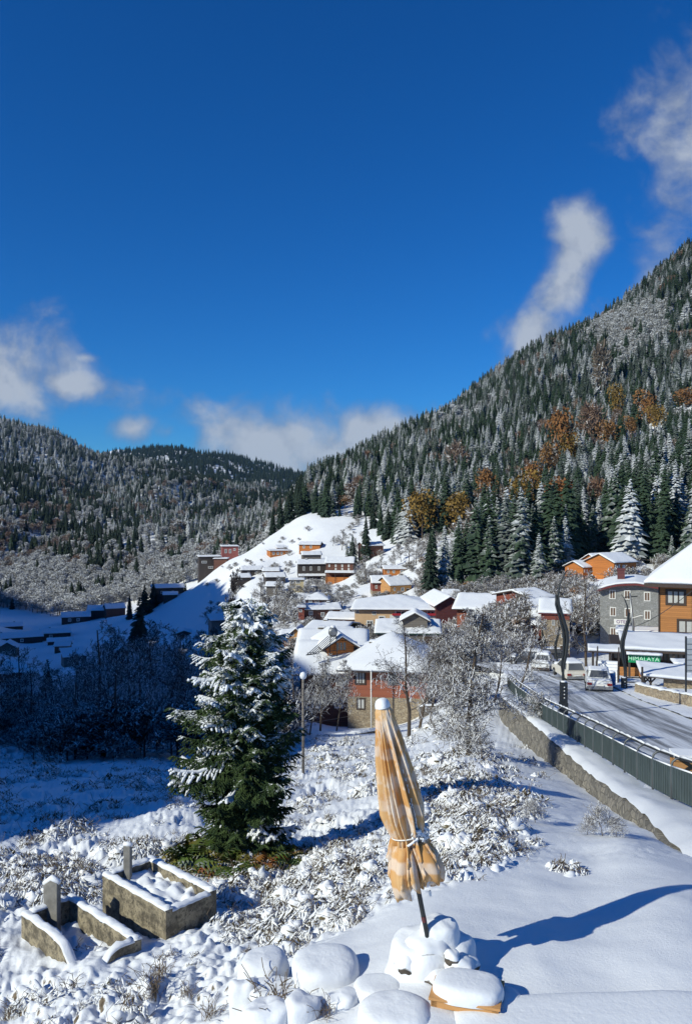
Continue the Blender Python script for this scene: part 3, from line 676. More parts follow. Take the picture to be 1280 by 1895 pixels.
# ---- the rest of each forest: one mass per mountainside
pc = bpy.data.collections.new('forest_prototypes'); PID = {}
for j, k in enumerate(KINDS_):
    for v in range(3):
        o = bpy.data.objects.new('%02d_forest_tree' % (j * 3 + v), PROTO[k, v][2]); pc.objects.link(o); PID[k, v] = j * 3 + v
def scatter(name, pos, pick, size, turn, coll, label):
    n = len(pos); me = bpy.data.meshes.new(name); me.vertices.add(n); me.vertices.foreach_set('co', np.asarray(pos, np.float32).ravel())
    a = me.attributes.new('pick', 'INT', 'POINT'); a.data.foreach_set('value', np.asarray(pick, np.int32))
    a = me.attributes.new('size', 'FLOAT_VECTOR', 'POINT'); a.data.foreach_set('vector', np.asarray(size, np.float32).ravel())
    a = me.attributes.new('turn', 'FLOAT_VECTOR', 'POINT'); a.data.foreach_set('vector', np.asarray(turn, np.float32).ravel())
    o = link(name, me); g = bpy.data.node_groups.new(name, 'GeometryNodeTree')
    g.interface.new_socket('Geometry', in_out='INPUT', socket_type='NodeSocketGeometry'); g.interface.new_socket('Geometry', in_out='OUTPUT', socket_type='NodeSocketGeometry')
    gi = g.nodes.new('NodeGroupInput'); go = g.nodes.new('NodeGroupOutput'); ip = g.nodes.new('GeometryNodeInstanceOnPoints')
    ci = g.nodes.new('GeometryNodeCollectionInfo'); ci.inputs['Collection'].default_value = coll; ci.inputs['Separate Children'].default_value = True; ci.inputs['Reset Children'].default_value = True
    def na(nm, t):
        q = g.nodes.new('GeometryNodeInputNamedAttribute'); q.data_type = t; q.inputs['Name'].default_value = nm; return q.outputs['Attribute']
    g.links.new(gi.outputs[0], ip.inputs['Points']); g.links.new(ci.outputs[0], ip.inputs['Instance']); ip.inputs['Pick Instance'].default_value = True
    g.links.new(na('pick', 'INT'), ip.inputs['Instance Index']); g.links.new(na('size', 'FLOAT_VECTOR'), ip.inputs['Scale']); g.links.new(na('turn', 'FLOAT_VECTOR'), ip.inputs['Rotation'])
    g.links.new(ip.outputs[0], go.inputs[0]); md = o.modifiers.new('scatter', 'NODES'); md.node_group = g
    return tag(o, label, name.replace('_', ' '), kind='stuff')
def forest(name, sel, label):
    n = int(sel.sum()); h = hgt[sel]; wf = np.where(kn[sel] > 2, rng.uniform(.95, 1.3, n), rng.uniform(1.0, 1.5, n))
    return scatter(name, np.stack([FX[sel], FY[sel], FZ[sel] - .3], -1), kn[sel] * 3 + rng.integers(0, 3, n), np.stack([h * wf, h * wf, h], -1), np.stack([rng.normal(size=n) * .03, rng.normal(size=n) * .03, rng.random(n) * 6.28], -1), pc, label)
forest('mountain_forest', mask & (FM == 0), 'snow dusted spruce forest covering the steep mountain on the right')
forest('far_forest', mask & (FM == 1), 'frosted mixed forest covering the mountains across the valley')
print('forest', len(FX), 'individuals', len(chosen))
# ------------------------------------------------------------------ houses
M['wall_brown'] = m_wood('brown_boards', (.155, .062, .038, 1), .22)
M['wall_red'] = m_wood('red_boards', (.23, .058, .036, 1), .2)
M['wall_dark'] = m_wood('weathered_dark_boards', (.055, .042, .035, 1), .25, vertical=True)
M['wall_orange'] = m_wood('orange_boards', (.50, .17, .035, 1), .22)
M['wall_gold'] = m_wood('golden_boards', (.47, .20, .06, 1), .2, joint=.6)
M['wall_honey'] = m_wood('honey_boards', (.55, .28, .10, 1), .2)
M['wall_tan'] = m_plain('tan_stucco', (.62, .42, .24, 1), .85, .1, 2)
M['wall_cream'] = m_plain('cream_stucco', (.60, .50, .30, 1), .85, .12, 2)
M['wall_maroon'] = m_wood('maroon_boards', (.13, .035, .035, 1), .18)
M['wall_rose'] = m_plain('rose_plaster', (.33, .10, .085, 1), .85, .2, 1.5)
M['wall_grey'] = m_wood('grey_boards', (.17, .15, .13, 1), .25)
M['brick'] = m_wood('red_brick_cladding', (.34, .105, .055, 1), .11, var=.4, joint=.55)
M['stone_tan'] = m_stone('tan_stone', (.30, .23, .15, 1), (.42, .35, .25, 1), (.16, .13, .10, 1), 3.0)
M['stone_grey'] = m_stone('grey_stone', (.25, .25, .24, 1), (.36, .36, .35, 1), (.20, .20, .19, 1), 3.2, .05)
M['stone_dark'] = m_stone('dark_stone', (.13, .11, .085, 1), (.25, .21, .16, 1), (.07, .06, .05, 1), 2.6)
M['roof_edge'] = m_plain('dark_roof_edge', (.07, .045, .035, 1), .7)
M['roof_red'] = m_plain('maroon_roof_edge', (.16, .03, .03, 1), .6)
M['roof_green'] = m_plain('green_roof_edge', (.03, .10, .075, 1), .6)
M['frame_white'] = m_plain('white_window_frame', (.75, .74, .70, 1), .5, .05)
M['frame_dark'] = m_plain('dark_window_frame', (.06, .04, .03, 1), .6, .1)
M['tile_blue'] = m_plain('blue_panel', (.03, .17, .42, 1), .5, .1)
M['metal_dark'] = m_plain('dark_metal', (.035, .04, .043, 1), .45, .15, 4, .3)
M['metal_grey'] = m_plain('grey_metal', (.30, .31, .32, 1), .4, .15, 4, .6)
b = NB('window_glass'); b.col(b.mix(b.noise(.8, 2), (.03, .035, .04, 1), (.16, .17, .18, 1))); b.rough(.08); b.b.inputs['Specular IOR Level'].default_value = .6; M['glass'] = b.m
b = NB('brown_curtain_glass'); b.col(b.mix(b.noise(2.5, 2), (.05, .035, .03, 1), (.24, .15, .10, 1))); b.rough(.35); M['glass_brown'] = b.m
b = NB('curtained_glass'); b.col(b.mix(b.noise(2.5, 2), (.42, .42, .40, 1), (.60, .60, .57, 1))); b.rough(.12); M['glass_curtain'] = b.m

def roof_h(kind, x, y, X, Y, Hh):
    ax, ay = np.abs(x), np.abs(y)
    if kind == 'gable_x': return Hh * (1 - ay / Y)
    if kind == 'gable_y': return Hh * (1 - ax / X)
    if kind == 'hip': return Hh * np.minimum(1, np.minimum(X - ax, Y - ay) / min(X, Y))
    if kind == 'shed': return Hh * (y + Y) / (2 * Y)
    if kind == 'wave': return Hh * np.minimum(1, (Y - ay) / Y * 1.0) * .55 + Hh * .45 * np.cos(np.clip((x + X * .1) / (X * 1.0), -1, 1) * 1.45) ** 1.0
    return Hh * (y + Y) / (2 * Y) * .15 + x * 0
def sheet(X, Y, zb, zt, nm, mats, parent, nx=None, ny=None, smooth=False):
    """closed slab between two height functions over a rectangle"""
    nx = nx or 13; ny = ny or 13; xs = np.linspace(-X, X, nx); ys_ = np.linspace(-Y, Y, ny)
    gx, gy = np.meshgrid(xs, ys_); b0 = np.stack([gx, gy, zb(gx, gy)], -1).reshape(-1, 3); t0 = np.stack([gx, gy, zt(gx, gy)], -1).reshape(-1, 3)
    n = len(b0); idx = np.arange(n).reshape(ny, nx); Q = np.stack([idx[:-1, :-1], idx[:-1, 1:], idx[1:, 1:], idx[1:, :-1]], -1).reshape(-1, 4)
    bd = np.concatenate([idx[0, :], idx[1:, -1], idx[-1, :-1][::-1], idx[1:-1, 0][::-1]]); nb = np.roll(bd, -1)
    side = np.stack([bd, nb, nb + n, bd + n], -1)
    me = np_mesh(nm, np.concatenate([b0, t0]), np.concatenate([Q[:, ::-1], Q + n, side]), mats, smooth=smooth)
    return link(nm, me, parent)
def roof_parts(par, kind, W, Dp, z0, Hr, oh, edge, snow_t=.3, ohy=None, seed=0, th=.14, cx=0, cy=0, bare=None):
    X = W / 2 + oh; Y = Dp / 2 + (oh if ohy is None else ohy); drop = 0
    if kind in ('gable_x', 'hip', 'gable_y'):
        run = {'gable_x': Y, 'gable_y': X, 'hip': min(X, Y)}[kind]; drop = Hr * oh / run
    zf = lambda x, y: z0 - drop * 0 + roof_h(kind, x, y, X, Y, Hr)
    n = 17 if W > 8 else 9
    r = sheet(X, Y, lambda x, y: zf(x, y) - th, lambda x, y: zf(x, y), 'roof', edge, par, n, n)
    def zs(x, y):
        d = np.minimum(X * 1.012 - np.abs(x), Y * 1.012 - np.abs(y)); t = snow_t * np.clip(.45 + .55 * (d / .6), .45, 1) ** .7
        return zf(x, y) + t + pn(x * .8 + seed, y * .8, 51) * .09 * snow_t / .3
    s = sheet(X * 1.012, Y * 1.012, lambda x, y: zf(x * .985, y * .985) + .006, zs, 'roof_snow', M['roof_snow'], r, n * 2 - 1, n * 2 - 1, True)
    for o in (r,): o.location = (cx, cy, 0)
    return r
def add_window(par, x, z, w, h, yf, frame=None, pane=None, mull=1, side=0, tiny=False):
    """window on the front face (side=0) or on the left face (side=1)"""
    f = MB(); t = max(.06, min(w, h) * .2); dpt = .07
    f.box(-w / 2 - t, w / 2 + t, -dpt, 0, -h / 2 - t, -h / 2); f.box(-w / 2 - t, w / 2 + t, -dpt, 0, h / 2, h / 2 + t)
    f.box(-w / 2 - t, -w / 2, -dpt, 0, -h / 2, h / 2); f.box(w / 2, w / 2 + t, -dpt, 0, -h / 2, h / 2)
    for k in range(mull): xx = -w / 2 + w * (k + 1) / (mull + 1); f.box(xx - t * .3, xx + t * .3, -dpt + .02, 0, -h / 2, h / 2)
    o = f.build('window', frame or M['frame_white'], par)
    if side: o.location = (yf, x, z); o.rotation_euler = (0, 0, R(-90))
    else: o.location = (x, yf, z)
    p = MB().box(-w / 2, w / 2, -.025, -.002, -h / 2, h / 2).build('pane', pane or M['glass'], o)
    return o
def house(name, label, x0, x1, base, eave, ridge, D, dep, wall, roof='gable_x', edge=None, rz=0, wins=(), base_mat=None, base_top=None, oh=.5, snow_t=.3, found=2.5, cat='house', group=None, side_wins=(), porch=None, chimney=None, wmat=None, pane=None, cover=None, lowsnow=False):
    s = D / F; W = (x1 - x0) * s; p = P((x0 + x1) / 2, base, D); H = (base - eave) * s; Hr = max((eave - ridge) * s, .05)
    if roof in ('gable_x', 'hip'):      # front slope is seen from above: photo height = rise + foreshortened run
        run = dep / 2; Hr = max(.18 * run, ((HY - ridge) / F) * (D + run) - ((HY - eave) / F) * D)
    a = R(rz) - math.atan(((x0 + x1) / 2 - HX) / F); c = Vector((p.x, p.y, p.z)) + Vector((-math.sin(a), math.cos(a), 0)) * dep / 2
    g = min(gzp(c.x + i * W / 2, c.y + j * dep / 2) for i in (-1, 0, 1) for j in (-1, 0, 1)); zb = min(g - p.z, 0) - .4
    zb = max(zb, -9)
    o = empty(name, c, a, label, cat, group)
    mb = MB(); w2, d2 = W / 2, dep / 2; bz = (base - base_top) * s if base_top else None
    if bz:
        mb.box(-w2 - .02, w2 + .02, -d2 - .02, d2 + .02, zb, bz, 1); mb.box(-w2, w2, -d2, d2, bz, H, 0)
    else: mb.box(-w2, w2, -d2, d2, zb, H, 0)
    k = (W / 2 + oh) if roof == 'gable_y' else (dep / 2 + oh)
    if roof == 'gable_y':
        hh = Hr * (w2 / k); top = H + Hr - .05; zz = H + Hr * (oh / k) - .14
        mb.add([(-w2, -d2, H), (w2, -d2, H), (w2, -d2, zz), (0, -d2, top), (-w2, -d2, zz), (-w2, d2, H), (w2, d2, H), (w2, d2, zz), (0, d2, top), (-w2, d2, zz)],
               [(0, 1, 2, 3, 4), (6, 5, 9, 8, 7), (0, 4, 9, 5), (1, 6, 7, 2), (4, 3, 8, 9), (3, 2, 7, 8)], 0)
    elif roof == 'gable_x':
        top = H + Hr - .05; zz = H + Hr * (oh / k) - .14
        mb.add([(-w2, -d2, H), (-w2, d2, H), (-w2, d2, zz), (-w2, 0, top), (-w2, -d2, zz), (w2, -d2, H), (w2, d2, H), (w2, d2, zz), (w2, 0, top), (w2, -d2, zz)],
               [(1, 0, 4, 3, 2), (5, 6, 7, 8, 9), (0, 5, 9, 4), (1, 2, 7, 6), (4, 9, 8, 3), (3, 8, 7, 2)], 0)
    mb.build('wall', [wall, base_mat or wall], o)
    r = roof_parts(o, roof, W, dep, H + .02, Hr, oh, edge or M['roof_edge'], snow_t, seed=x0)
    for q in wins:
        wx, wy, ww, wh = q[:4]; add_window(o, (wx - (x0 + x1) / 2) * s, (base - wy) * s, ww * s, wh * s, -d2, wmat, q[4] if len(q) > 4 else pane, q[5] if len(q) > 5 else 1)
    for (fy, wy, ww, wh) in side_wins: add_window(o, fy * dep, (base - wy) * s, ww, wh, -w2, wmat, pane, 1, side=1)
    if chimney is None and cat == 'house' and W > 6.5 and int(x0) % 3 != 1 and roof != 'flat': chimney = [((x0 + x1) / 2 + (x1 - x0) * (.22 if int(x1) % 2 else -.2), .35)]
    if cat in ('house', 'cabin', 'building') and D < 340 and not base_mat:
        dx = W * (.32 if int(x0) % 2 else -.34); dq = MB().box(dx - .5, dx + .5, -d2 - .06, -d2 - .005, -.1, min(2.0, H * .8)).build('door', M['frame_dark'], o); MB().box(dx - .58, dx + .58, -d2 - .09, -d2 - .062, min(2.0, H * .8) + .002, min(2.0, H * .8) + .1).build('lintel', M['frame_white'], dq)
    for q in ([] if chimney is None else chimney):
        cx, top = q; ch = MB(); xx = (cx - (x0 + x1) / 2) * s; ch.box(xx - .35, xx + .35, -.3, .4, H, H + Hr + top); ch.box(xx - .45, xx + .45, -.4, .5, H + Hr + top, H + Hr + top + .12)
        q = ch.build('chimney', M['stone_dark'], r); MB().box(xx - .42, xx + .42, -.36, .46, H + Hr + top + .122, H + Hr + top + .3).build('snow_cap', M['snow'], r)
    if porch:   # lower lean-to roof along the front: (x0, x1, top row, drop rows, depth m)
        for (a0, a1, pt, pd, pdep, pm) in porch:
            q0 = (a0 - (x0 + x1) / 2) * s; q1 = (a1 - (x0 + x1) / 2) * s; zt = (base - pt) * s; zl = (base - pt - pd) * s * 1.0
            pr = roof_parts(o, 'shed', q1 - q0, pdep, zl, max(zt - zl, .1), .2, edge or M['roof_edge'], snow_t * .8, seed=a0, cx=(q0 + q1) / 2, cy=-d2 - pdep / 2); pr.name = 'porch_roof'
            for xx in np.linspace(q0 + .15, q1 - .15, max(2, int((q1 - q0) / 2.6))): MB().box(xx - .07, xx + .07, -d2 - pdep + .1, -d2 - pdep + .24, zb, zl - .1).build('post', M['wall_dark'], o)
            if pm: MB().box(q0, q1, -d2 - pdep * .8, -d2 - .01, zb, zl * .55).build('lower_wall', pm, o)
    return o
W_ = M
H = house
BRN, RED, DRK, ORG, GLD, HON = M['wall_brown'], M['wall_red'], M['wall_dark'], M['wall_orange'], M['wall_gold'], M['wall_honey']
# ---- village on the sunny slope, far to near
H('chalet', 'orange and blue house alone high on the white slope', 500, 538, 1030, 1019, 1014, 395, 9, ORG, 'flat', M['roof_red'], 12, [(506,1024,3,4),(514,1024,3,4),(521,1024,3,4)], group='houses of the sunny village')
H('chalet', 'low red brown house on the slope directly above the orange and blue one', 514, 550, 1022, 1014, 1010, 408, 8, BRN, 'shed', M['roof_red'], 8, [(522,1017,3,3),(532,1017,3,3),(542,1017,3,3)], group='houses of the sunny village')
H('chalet', 'orange cabin with two small gables, topmost on the bare slope', 553, 592, 1020, 1008, 1003, 380, 7, ORG, 'gable_x', None, -10, [(562,1012,3,4),(575,1012,3,4)], group='houses of the sunny village')
H('barn', 'small grey barn with snowy roof below the topmost orange cabin', 560, 594, 1037, 1027, 1021, 352, 7, M['wall_grey'], 'gable_x', None, 6, group='houses of the sunny village', cat='barn')
H('farmhouse', 'long black wooden house with vertical boards next to the two storey red one', 552, 604, 1075, 1044, 1036, 335, 9, DRK, 'gable_x', None, 4, [(562,1052,3,6),(575,1052,3,6),(590,1052,3,6)], porch=[(553,602,1062,3,2.5,None)], group='houses of the sunny village')
H('farmhouse', 'two storey red brown house with a row of small white windows on the slope', 603, 653, 1078, 1042, 1031, 325, 9, BRN, 'gable_x', None, -4, [(609,1047,2.4,3.4),(621,1047,2.4,3.4),(633,1047,2.4,3.4),(645,1047,2.4,3.4),(621,1053,2.4,3),(633,1053,2.4,3),(645,1053,2.4,3)], porch=[(603,655,1056,3,2.6,ORG)], group='houses of the sunny village', pane=M['glass_curtain'])
H('hut', 'small dark hut under the tall dark spruce high on the slope', 672, 710, 1023, 1010, 1003, 335, 8, BRN, 'gable_x', None, 18, group='houses of the sunny village', cat='hut')
H('farmhouse', 'small orange brown house behind the twin roofed one', 711, 756, 1064, 1053, 1047, 290, 7, ORG, 'gable_x', None, 8, [(718,1058,3,4),(728,1058,3,4),(743,1058,4,4)], group='houses of the sunny village', chimney=[(728,.3)])
H('farmhouse', 'red walled wing of the twin roofed house on its stone base', 689, 722, 1104, 1079, 1066, 258, 8, RED, 'gable_x', None, 6, [(696,1086,3,5),(706,1086,3,5)], M['stone_tan'], 1094, group='houses of the sunny village')
H('farmhouse', 'light brown gabled half of the twin roofed house', 719, 764, 1102, 1083, 1067, 254, 9, M['wall_honey'], 'gable_x', None, 30, [(728,1090,3,5),(745,1091,5,5)], group='houses of the sunny village')
H('farmhouse', 'dark low house at the left edge of the village, above its shed', 448, 486, 1064, 1055, 1048, 360, 8, DRK, 'gable_x', None, 5, [(460,1060,3,3),(474,1060,3,3)], group='houses of the sunny village')
H('shed', 'dark shed at the lower left of the village, next to the shade line', 432, 464, 1080, 1069, 1062, 350, 7, DRK, 'gable_x', None, 10, group='houses of the sunny village', cat='shed')
H('farmhouse', 'low brown house with a broad snowy roof left of the black wooden one', 487, 516, 1064, 1057, 1051, 352, 7, BRN, 'gable_x', None, -4, group='houses of the sunny village')
H('barn', 'dark boarded barn, upper one of the pair left of the village lane', 492, 528, 1080, 1068, 1060, 330, 8, DRK, 'gable_x', None, 8, group='houses of the sunny village', cat='barn')
H('barn', 'grey barn, lower one of the pair left of the village lane', 493, 520, 1096, 1085, 1077, 305, 7, M['wall_grey'], 'gable_x', None, -6, group='houses of the sunny village', cat='barn')
H('shelter', 'cream framed open shelter below the black wooden house', 536, 562, 1091, 1073, 1069, 300, 5, M['wall_cream'], 'flat', None, 0, [(541,1077,6,4),(551,1077,6,4),(541,1086,6,4),(551,1086,6,4)], group='houses of the sunny village', cat='shelter')
H('farmhouse', 'small house with hipped snowy roof above the long red brown house', 565, 606, 1122, 1110, 1097, 235, 8, M['wall_brown'], 'hip', None, -6, [(574,1114,5,5,M['glass_curtain']),(588,1114,4,5)], group='houses of the sunny village', chimney=[(601,-.2)])
H('farmhouse', 'long red brown house with a flat looking snowy roof and a small annex', 563, 629, 1153, 1128, 1117, 215, 9, BRN, 'gable_x', None, 6, [(575,1134,5,6),(597,1137,5,6),(612,1134,5,6)], group='houses of the sunny village')
H('shed', 'small red annex at the left end of the long red brown house', 552, 563, 1146, 1124, 1121, 212, 4, RED, 'flat', None, 0, [(556,1130,4,4)], group='houses of the sunny village', cat='shed')
H('farmhouse', 'brown plank house with dark end wall beside the tan building', 604, 655, 1164, 1146, 1134, 190, 8, M['wall_brown'], 'gable_x', None, -12, [(609,1148,3,3),(617,1148,3,3),(626,1148,3,3),(636,1150,3,3),(630,1157,4,5),(640,1157,4,5)], group='houses of the sunny village')
H('cabin', 'small yellow wooden cabin with a front gable behind the big spruce', 535, 560, 1192, 1177, 1163, 172, 6, HON, 'gable_y', None, -10, [(541,1173,4,7),(548,1182,4,4)], cat='cabin', oh=.4)
H('shed', 'low snowy annex at the left side of the yellow cabin', 519, 536, 1191, 1180, 1171, 174, 4, BRN, 'shed', None, -8, cat='shed')
H('farmhouse', 'house with broad snowy roof and shaded gable behind the solar tank', 567, 632, 1180, 1167, 1151, 162, 11, DRK, 'gable_x', M['roof_green'], -18, oh=.9)
# ---- tan building, its front neighbour
H('apartment_building', 'tan and cream two storey building under a wide hipped snow roof', 656, 812, 1172, 1128, 1102, 172, 17, M['wall_tan'], 'hip', M['roof_edge'], 0, [(684,1157,9,14),(661,1133,4,4),(692,1135,5,5),(706,1146,9,9,M['glass'],0),(742,1138,18,13),(772,1136,14,12),(796,1137,10,12)], cat='building', oh=.8)
r_ = H('farmhouse', 'maroon boarded house end right of the tan building', 806, 858, 1176, 1122, 1104, 170, 15, M['wall_maroon'], 'gable_y', M['roof_red'], 14, oh=.6)
bd = empty('balcony', P(765, 1147, 171.0), 0, 'red canopied balcony strip along the front of the tan building', 'balcony')
s_ = 171 / F
for (a, c_, w_) in ((-40, -24, 1), (-14, 2, 1), (14, 42, 1)):
    MB().box(a * s_, c_ * s_, -1.0, -.1, 9 * s_, 12 * s_).build('canopy', m_plain('red_canopy', (.45, .02, .035, 1), .7) if 'canopy_red' not in M else M['canopy_red'], bd)
MB().box(-44 * s_, 45 * s_, -.5, -.08, 0, 1.0).build('parapet', M['frame_white'], bd)
H('farmhouse', 'wide low building with green roof edge and dark gable, before the tan building', 697, 812, 1196, 1172, 1148, 140, 12, M['wall_grey'], 'gable_x', M['roof_green'], 0, oh=.4)
H('dormer', 'dark triangular dormer on the wide low green edged roof', 745, 790, 1160, 1150, 1134, 141.5, 5, M['wall_grey'], 'gable_y', M['roof_edge'], 0, cat='dormer', oh=.6, snow_t=.35)
H('farmhouse', 'low building with long green roof edge behind the brick house', 598, 652, 1196, 1175, 1168, 133, 7, M['wall_dark'], 'gable_x', M['roof_green'], 0, oh=.3)
# ---- right hand houses below the forest
H('farmhouse', 'brick and timber house with a wide snowy roof behind the bare trees', 845, 925, 1160, 1128, 1100, 150, 13, M['brick'], 'gable_x', None, -8, [(890,1134,5,8),(902,1134,5,8),(916,1136,5,8),(872,1142,5,7),(894,1150,5,6)], oh=.8)
H('barn', 'small snowy roofed barn at the forest edge behind the maroon house end', 820, 848, 1118, 1103, 1092, 205, 7, M['wall_grey'], 'gable_x', None, 0, cat='barn')
H('cabin', 'orange gabled cabin directly above the stone tower house', 978, 1030, 1125, 1107, 1091, 122, 8, M['wall_red'], 'gable_x', M['roof_edge'], 45, [(990,1112,5,6)], cat='cabin')
H('shed', 'low snowy roof tucked between the orange gabled cabin and the stone tower house', 978, 1006, 1136, 1124, 1115, 116, 5, M['wall_grey'], 'shed', None, 0, cat='shed')
H('stone_house', 'tall narrow tan stone house with a red band below its snowy roof', 1001, 1052, 1222, 1135, 1110, 108, 8, M['stone_tan'], 'gable_x', M['roof_red'], 0, [(1023,1152,4,9),(1040,1175,4,8)], oh=.35)
t_ = 108 / F; q_ = P(1026.5, 1222, 107.97)
MB().box(-25.5 * t_, 25.5 * t_, -.08, -.03, (1222 - 1147) * t_, (1222 - 1136) * t_).build('red_band', M['wall_red'], C.objects[-1] if False else [o for o in C.objects if o.name.startswith('stone_house')][0]).location = (0, -4, 0)
H('shed', 'steep white roofed lean-to on the left side of the stone tower house', 985, 1001, 1172, 1157, 1133, 109, 5, M['wall_red'], 'shed', M['roof_edge'], 0, cat='shed', oh=.3)
for lab, x0, x1, ba, ev, ri, D, dp, rz, ws in (
    ('smallest of the orange gabled cabins under the forest, set apart at their left end', 1073, 1107, 1072, 1050, 1038, 204, 6, 48, [(1077,1056,2,5),(1083,1056,2,5),(1094,1056,3,5)]),
    ('middle orange cabin of the three under the forest, half hidden by its larger neighbour', 1108, 1140, 1071, 1044, 1025, 206, 8, 48, [(1112,1047,3,5)]),
    ('largest orange gabled cabin under the forest, nearest the hotel', 1126, 1186, 1072, 1041, 1024, 200, 9, 50, [(1131,1047,3,5),(1139,1047,3,5),(1132,1060,3,5),(1152,1048,6,4),(1155,1061,6,5),(1176,1052,3,4)])):
    H('cabin', lab, x0, x1, ba, ev, ri, D, dp, ORG, 'gable_x', M['roof_edge'], rz, ws, group='orange cabins under the forest', cat='cabin', pane=M['glass_curtain'], oh=.45)
# ---- houses in the shade of the valley
for a in (
 ('farmhouse','long dark house high at the edge of the shade, under the rose building',369,409,1062,1030,1026,455,9,DRK,'flat',6,[(378,1040,8,3),(390,1050,8,3)]),
 ('farmhouse','rose red square building at the top of the shaded hamlet',411,441,1030,1011,1007,470,9,M['wall_rose'],'flat',4,[(418,1020,3,6),(426,1020,3,6),(434,1017,3,3)]),
 ('farmhouse','low dark house with white roof right below the rose red building',396,420,1044,1034,1030,452,7,BRN,'flat',-8,[]),
 ('farmhouse','long two roofed black house in the shade beside the tall valley spruces',283,340,1105,1088,1081,445,9,DRK,'gable_x',5,[(300,1096,3,4),(320,1096,3,4)]),
 ('shed','small shed attached to the front of the long shaded house',303,328,1112,1101,1095,436,6,DRK,'gable_x',0,[]),
 ('farmhouse','dark farmhouse with a wide roof on the left of the valley farm',116,166,1152,1142,1132,500,12,DRK,'gable_x',0,[(130,1147,4,4),(145,1147,4,4)]),
 ('farmhouse','dark farmhouse with a wide roof in the middle of the valley farm',163,202,1140,1130,1120,510,12,DRK,'gable_x',-6,[]),
 ('farmhouse','dark farmhouse with a wide roof at the right end of the valley farm',198,232,1137,1126,1117,505,11,BRN,'gable_x',10,[]),
 ('farmhouse','long shaded roof with two dormers at the far left edge',-12,41,1166,1160,1152,470,9,DRK,'gable_x',0,[]),
 ('farmhouse','very long white roofed farm building at the left edge of the shaded valley',-25,76,1192,1181,1170,400,10,DRK,'gable_x',3,[(10,1186,4,4),(40,1186,4,4)]),
 ('farmhouse','white roofed farm building joined to the right end of the very long one',78,130,1182,1172,1162,415,10,DRK,'gable_x',2,[(95,1177,4,4)]),
 ('barn','low shaded barn right of the joined farm buildings',90,134,1192,1187,1180,390,8,DRK,'gable_x',0,[]),
 ('hut','small shaded hut on the open snow with a pale wooden front',102,128,1207,1196,1188,350,6,BRN,'gable_x',-10,[(112,1201,3,4)]),
 ('farmhouse','gabled stone house in the shade at the left edge',-2,30,1217,1200,1189,330,8,M['stone_dark'],'gable_y',-8,[(8,1208,4,4),(18,1208,4,4)]),
 ('barn','large brown barn in the deep shade at the left edge',-20,47,1275,1246,1232,210,8,BRN,'shed',0,[]),
 ('barn','grey board barn in the shaded snow half hidden by bare trees',120,160,1232,1215,1205,290,8,M['wall_grey'],'shed',8,[]),
 ('hut','small gabled hut left of the lone black spruce foot',213,243,1216,1207,1196,280,7,DRK,'gable_y',6,[]),
 ('hut','little snowy roofed hut on the shaded field, right of the lone black spruce',326,356,1180,1173,1167,330,7,DRK,'gable_y',0,[]),
 ('barn','dark barn peeping out left of the big spruce top',392,420,1170,1148,1141,240,6,M['wall_grey'],'shed',10,[]),
 ('hut','snowy roofed hut among the dark bare trees in the valley',248,292,1256,1240,1228,190,7,DRK,'gable_y',4,[]),
 ):
    H(a[0], a[1], a[2], a[3], a[4], a[5], a[6], a[7], a[8], a[9], a[10], None, a[11], a[12], group='houses of the shaded valley', cat={'farmhouse': 'house'}.get(a[0], a[0]))

# ------------------------------------------------------------------ brick house with its wing, dormer and solar heater
H('brick_house', 'brick house on a stone base under a big hipped snow roof, nearest house', 643, 790, 1347, 1240, 1174, 80, 9, M['brick'], 'hip', M['roof_edge'], -6,
  [(666,1256,15,19,M['glass_curtain'],2),(667,1304,12,17,M['glass_curtain']),(726,1256,13,18,M['glass']),(765,1256,13,18,M['glass'])], M['stone_tan'], 1291, oh=1.0, snow_t=.35, wmat=M['frame_dark'], chimney=[(681,-.9)])
H('house_wing', 'shaded wing with a long snowy roof at the left of the brick house', 556, 645, 1345, 1246, 1190, 84, 9, M['wall_brown'], 'gable_x', M['roof_edge'], -3, [(627,1260,9,14),(600,1262,10,14),(627,1300,12,16),(585,1300,12,16)], cat='house', oh=.8, snow_t=.35)
H('house_wing', 'rear wing with the topmost snowy roof of the brick house', 555, 672, 1270, 1209, 1168, 94, 10, M['wall_dark'], 'gable_x', M['roof_edge'], -3, cat='house', oh=.6, snow_t=.35)
H('gable_dormer', 'wooden gable with an open loft between the snowy roofs of the brick house', 606, 655, 1216, 1200, 1177, 86, 6, M['wall_orange'], 'gable_y', M['roof_edge'], 12, [(631,1196,18,14,M['glass'],2)], cat='dormer', oh=.7, wmat=M['wall_orange'])
t = empty('solar_heater', P(622, 1212, 84.5), 0, 'rooftop solar water heater with a round tank on a metal frame', 'solar heater')
mb = MB(); mb.tube([(-.35, 0, 2.35), (-.35, 1.0, 2.35)], .48, 14); mb.tube([(-.35, -.05, 2.35), (-.35, .02, 2.35)], [.3, .47], 14); mb.build('tank', M['metal_grey'], t)
mb = MB(); mb.tube([(-.35, .1, 2.82), (-.35, .5, 2.9), (-.35, .9, 2.82)], [.1, .28, .1], 8, flat=.5); mb.build('snow_cap', M['snow'], t)
mb = MB()
for xx in (-.7, 0.1):
    for yy in (.1, .9): mb.bar((xx, yy, -.2), (xx * .7 - .1, yy, 2.0), .07)
for xx in np.linspace(-.8, .2, 5): mb.bar((xx * 1.0 - 2.2, -.6, .15), (xx, .0, 2.0), .06)
mb.bar((-3.1, -.6, .1), (-2.0, -.6, .25), .1); mb.bar((-3.0, -.55, .3), (.0, .5, .4), .05); mb.build('frame', M['metal_dark'], t)
t = empty('water_pole', P(686.5, 1348, 78.5), 0, 'thin white pole standing before the brick house', 'pole')
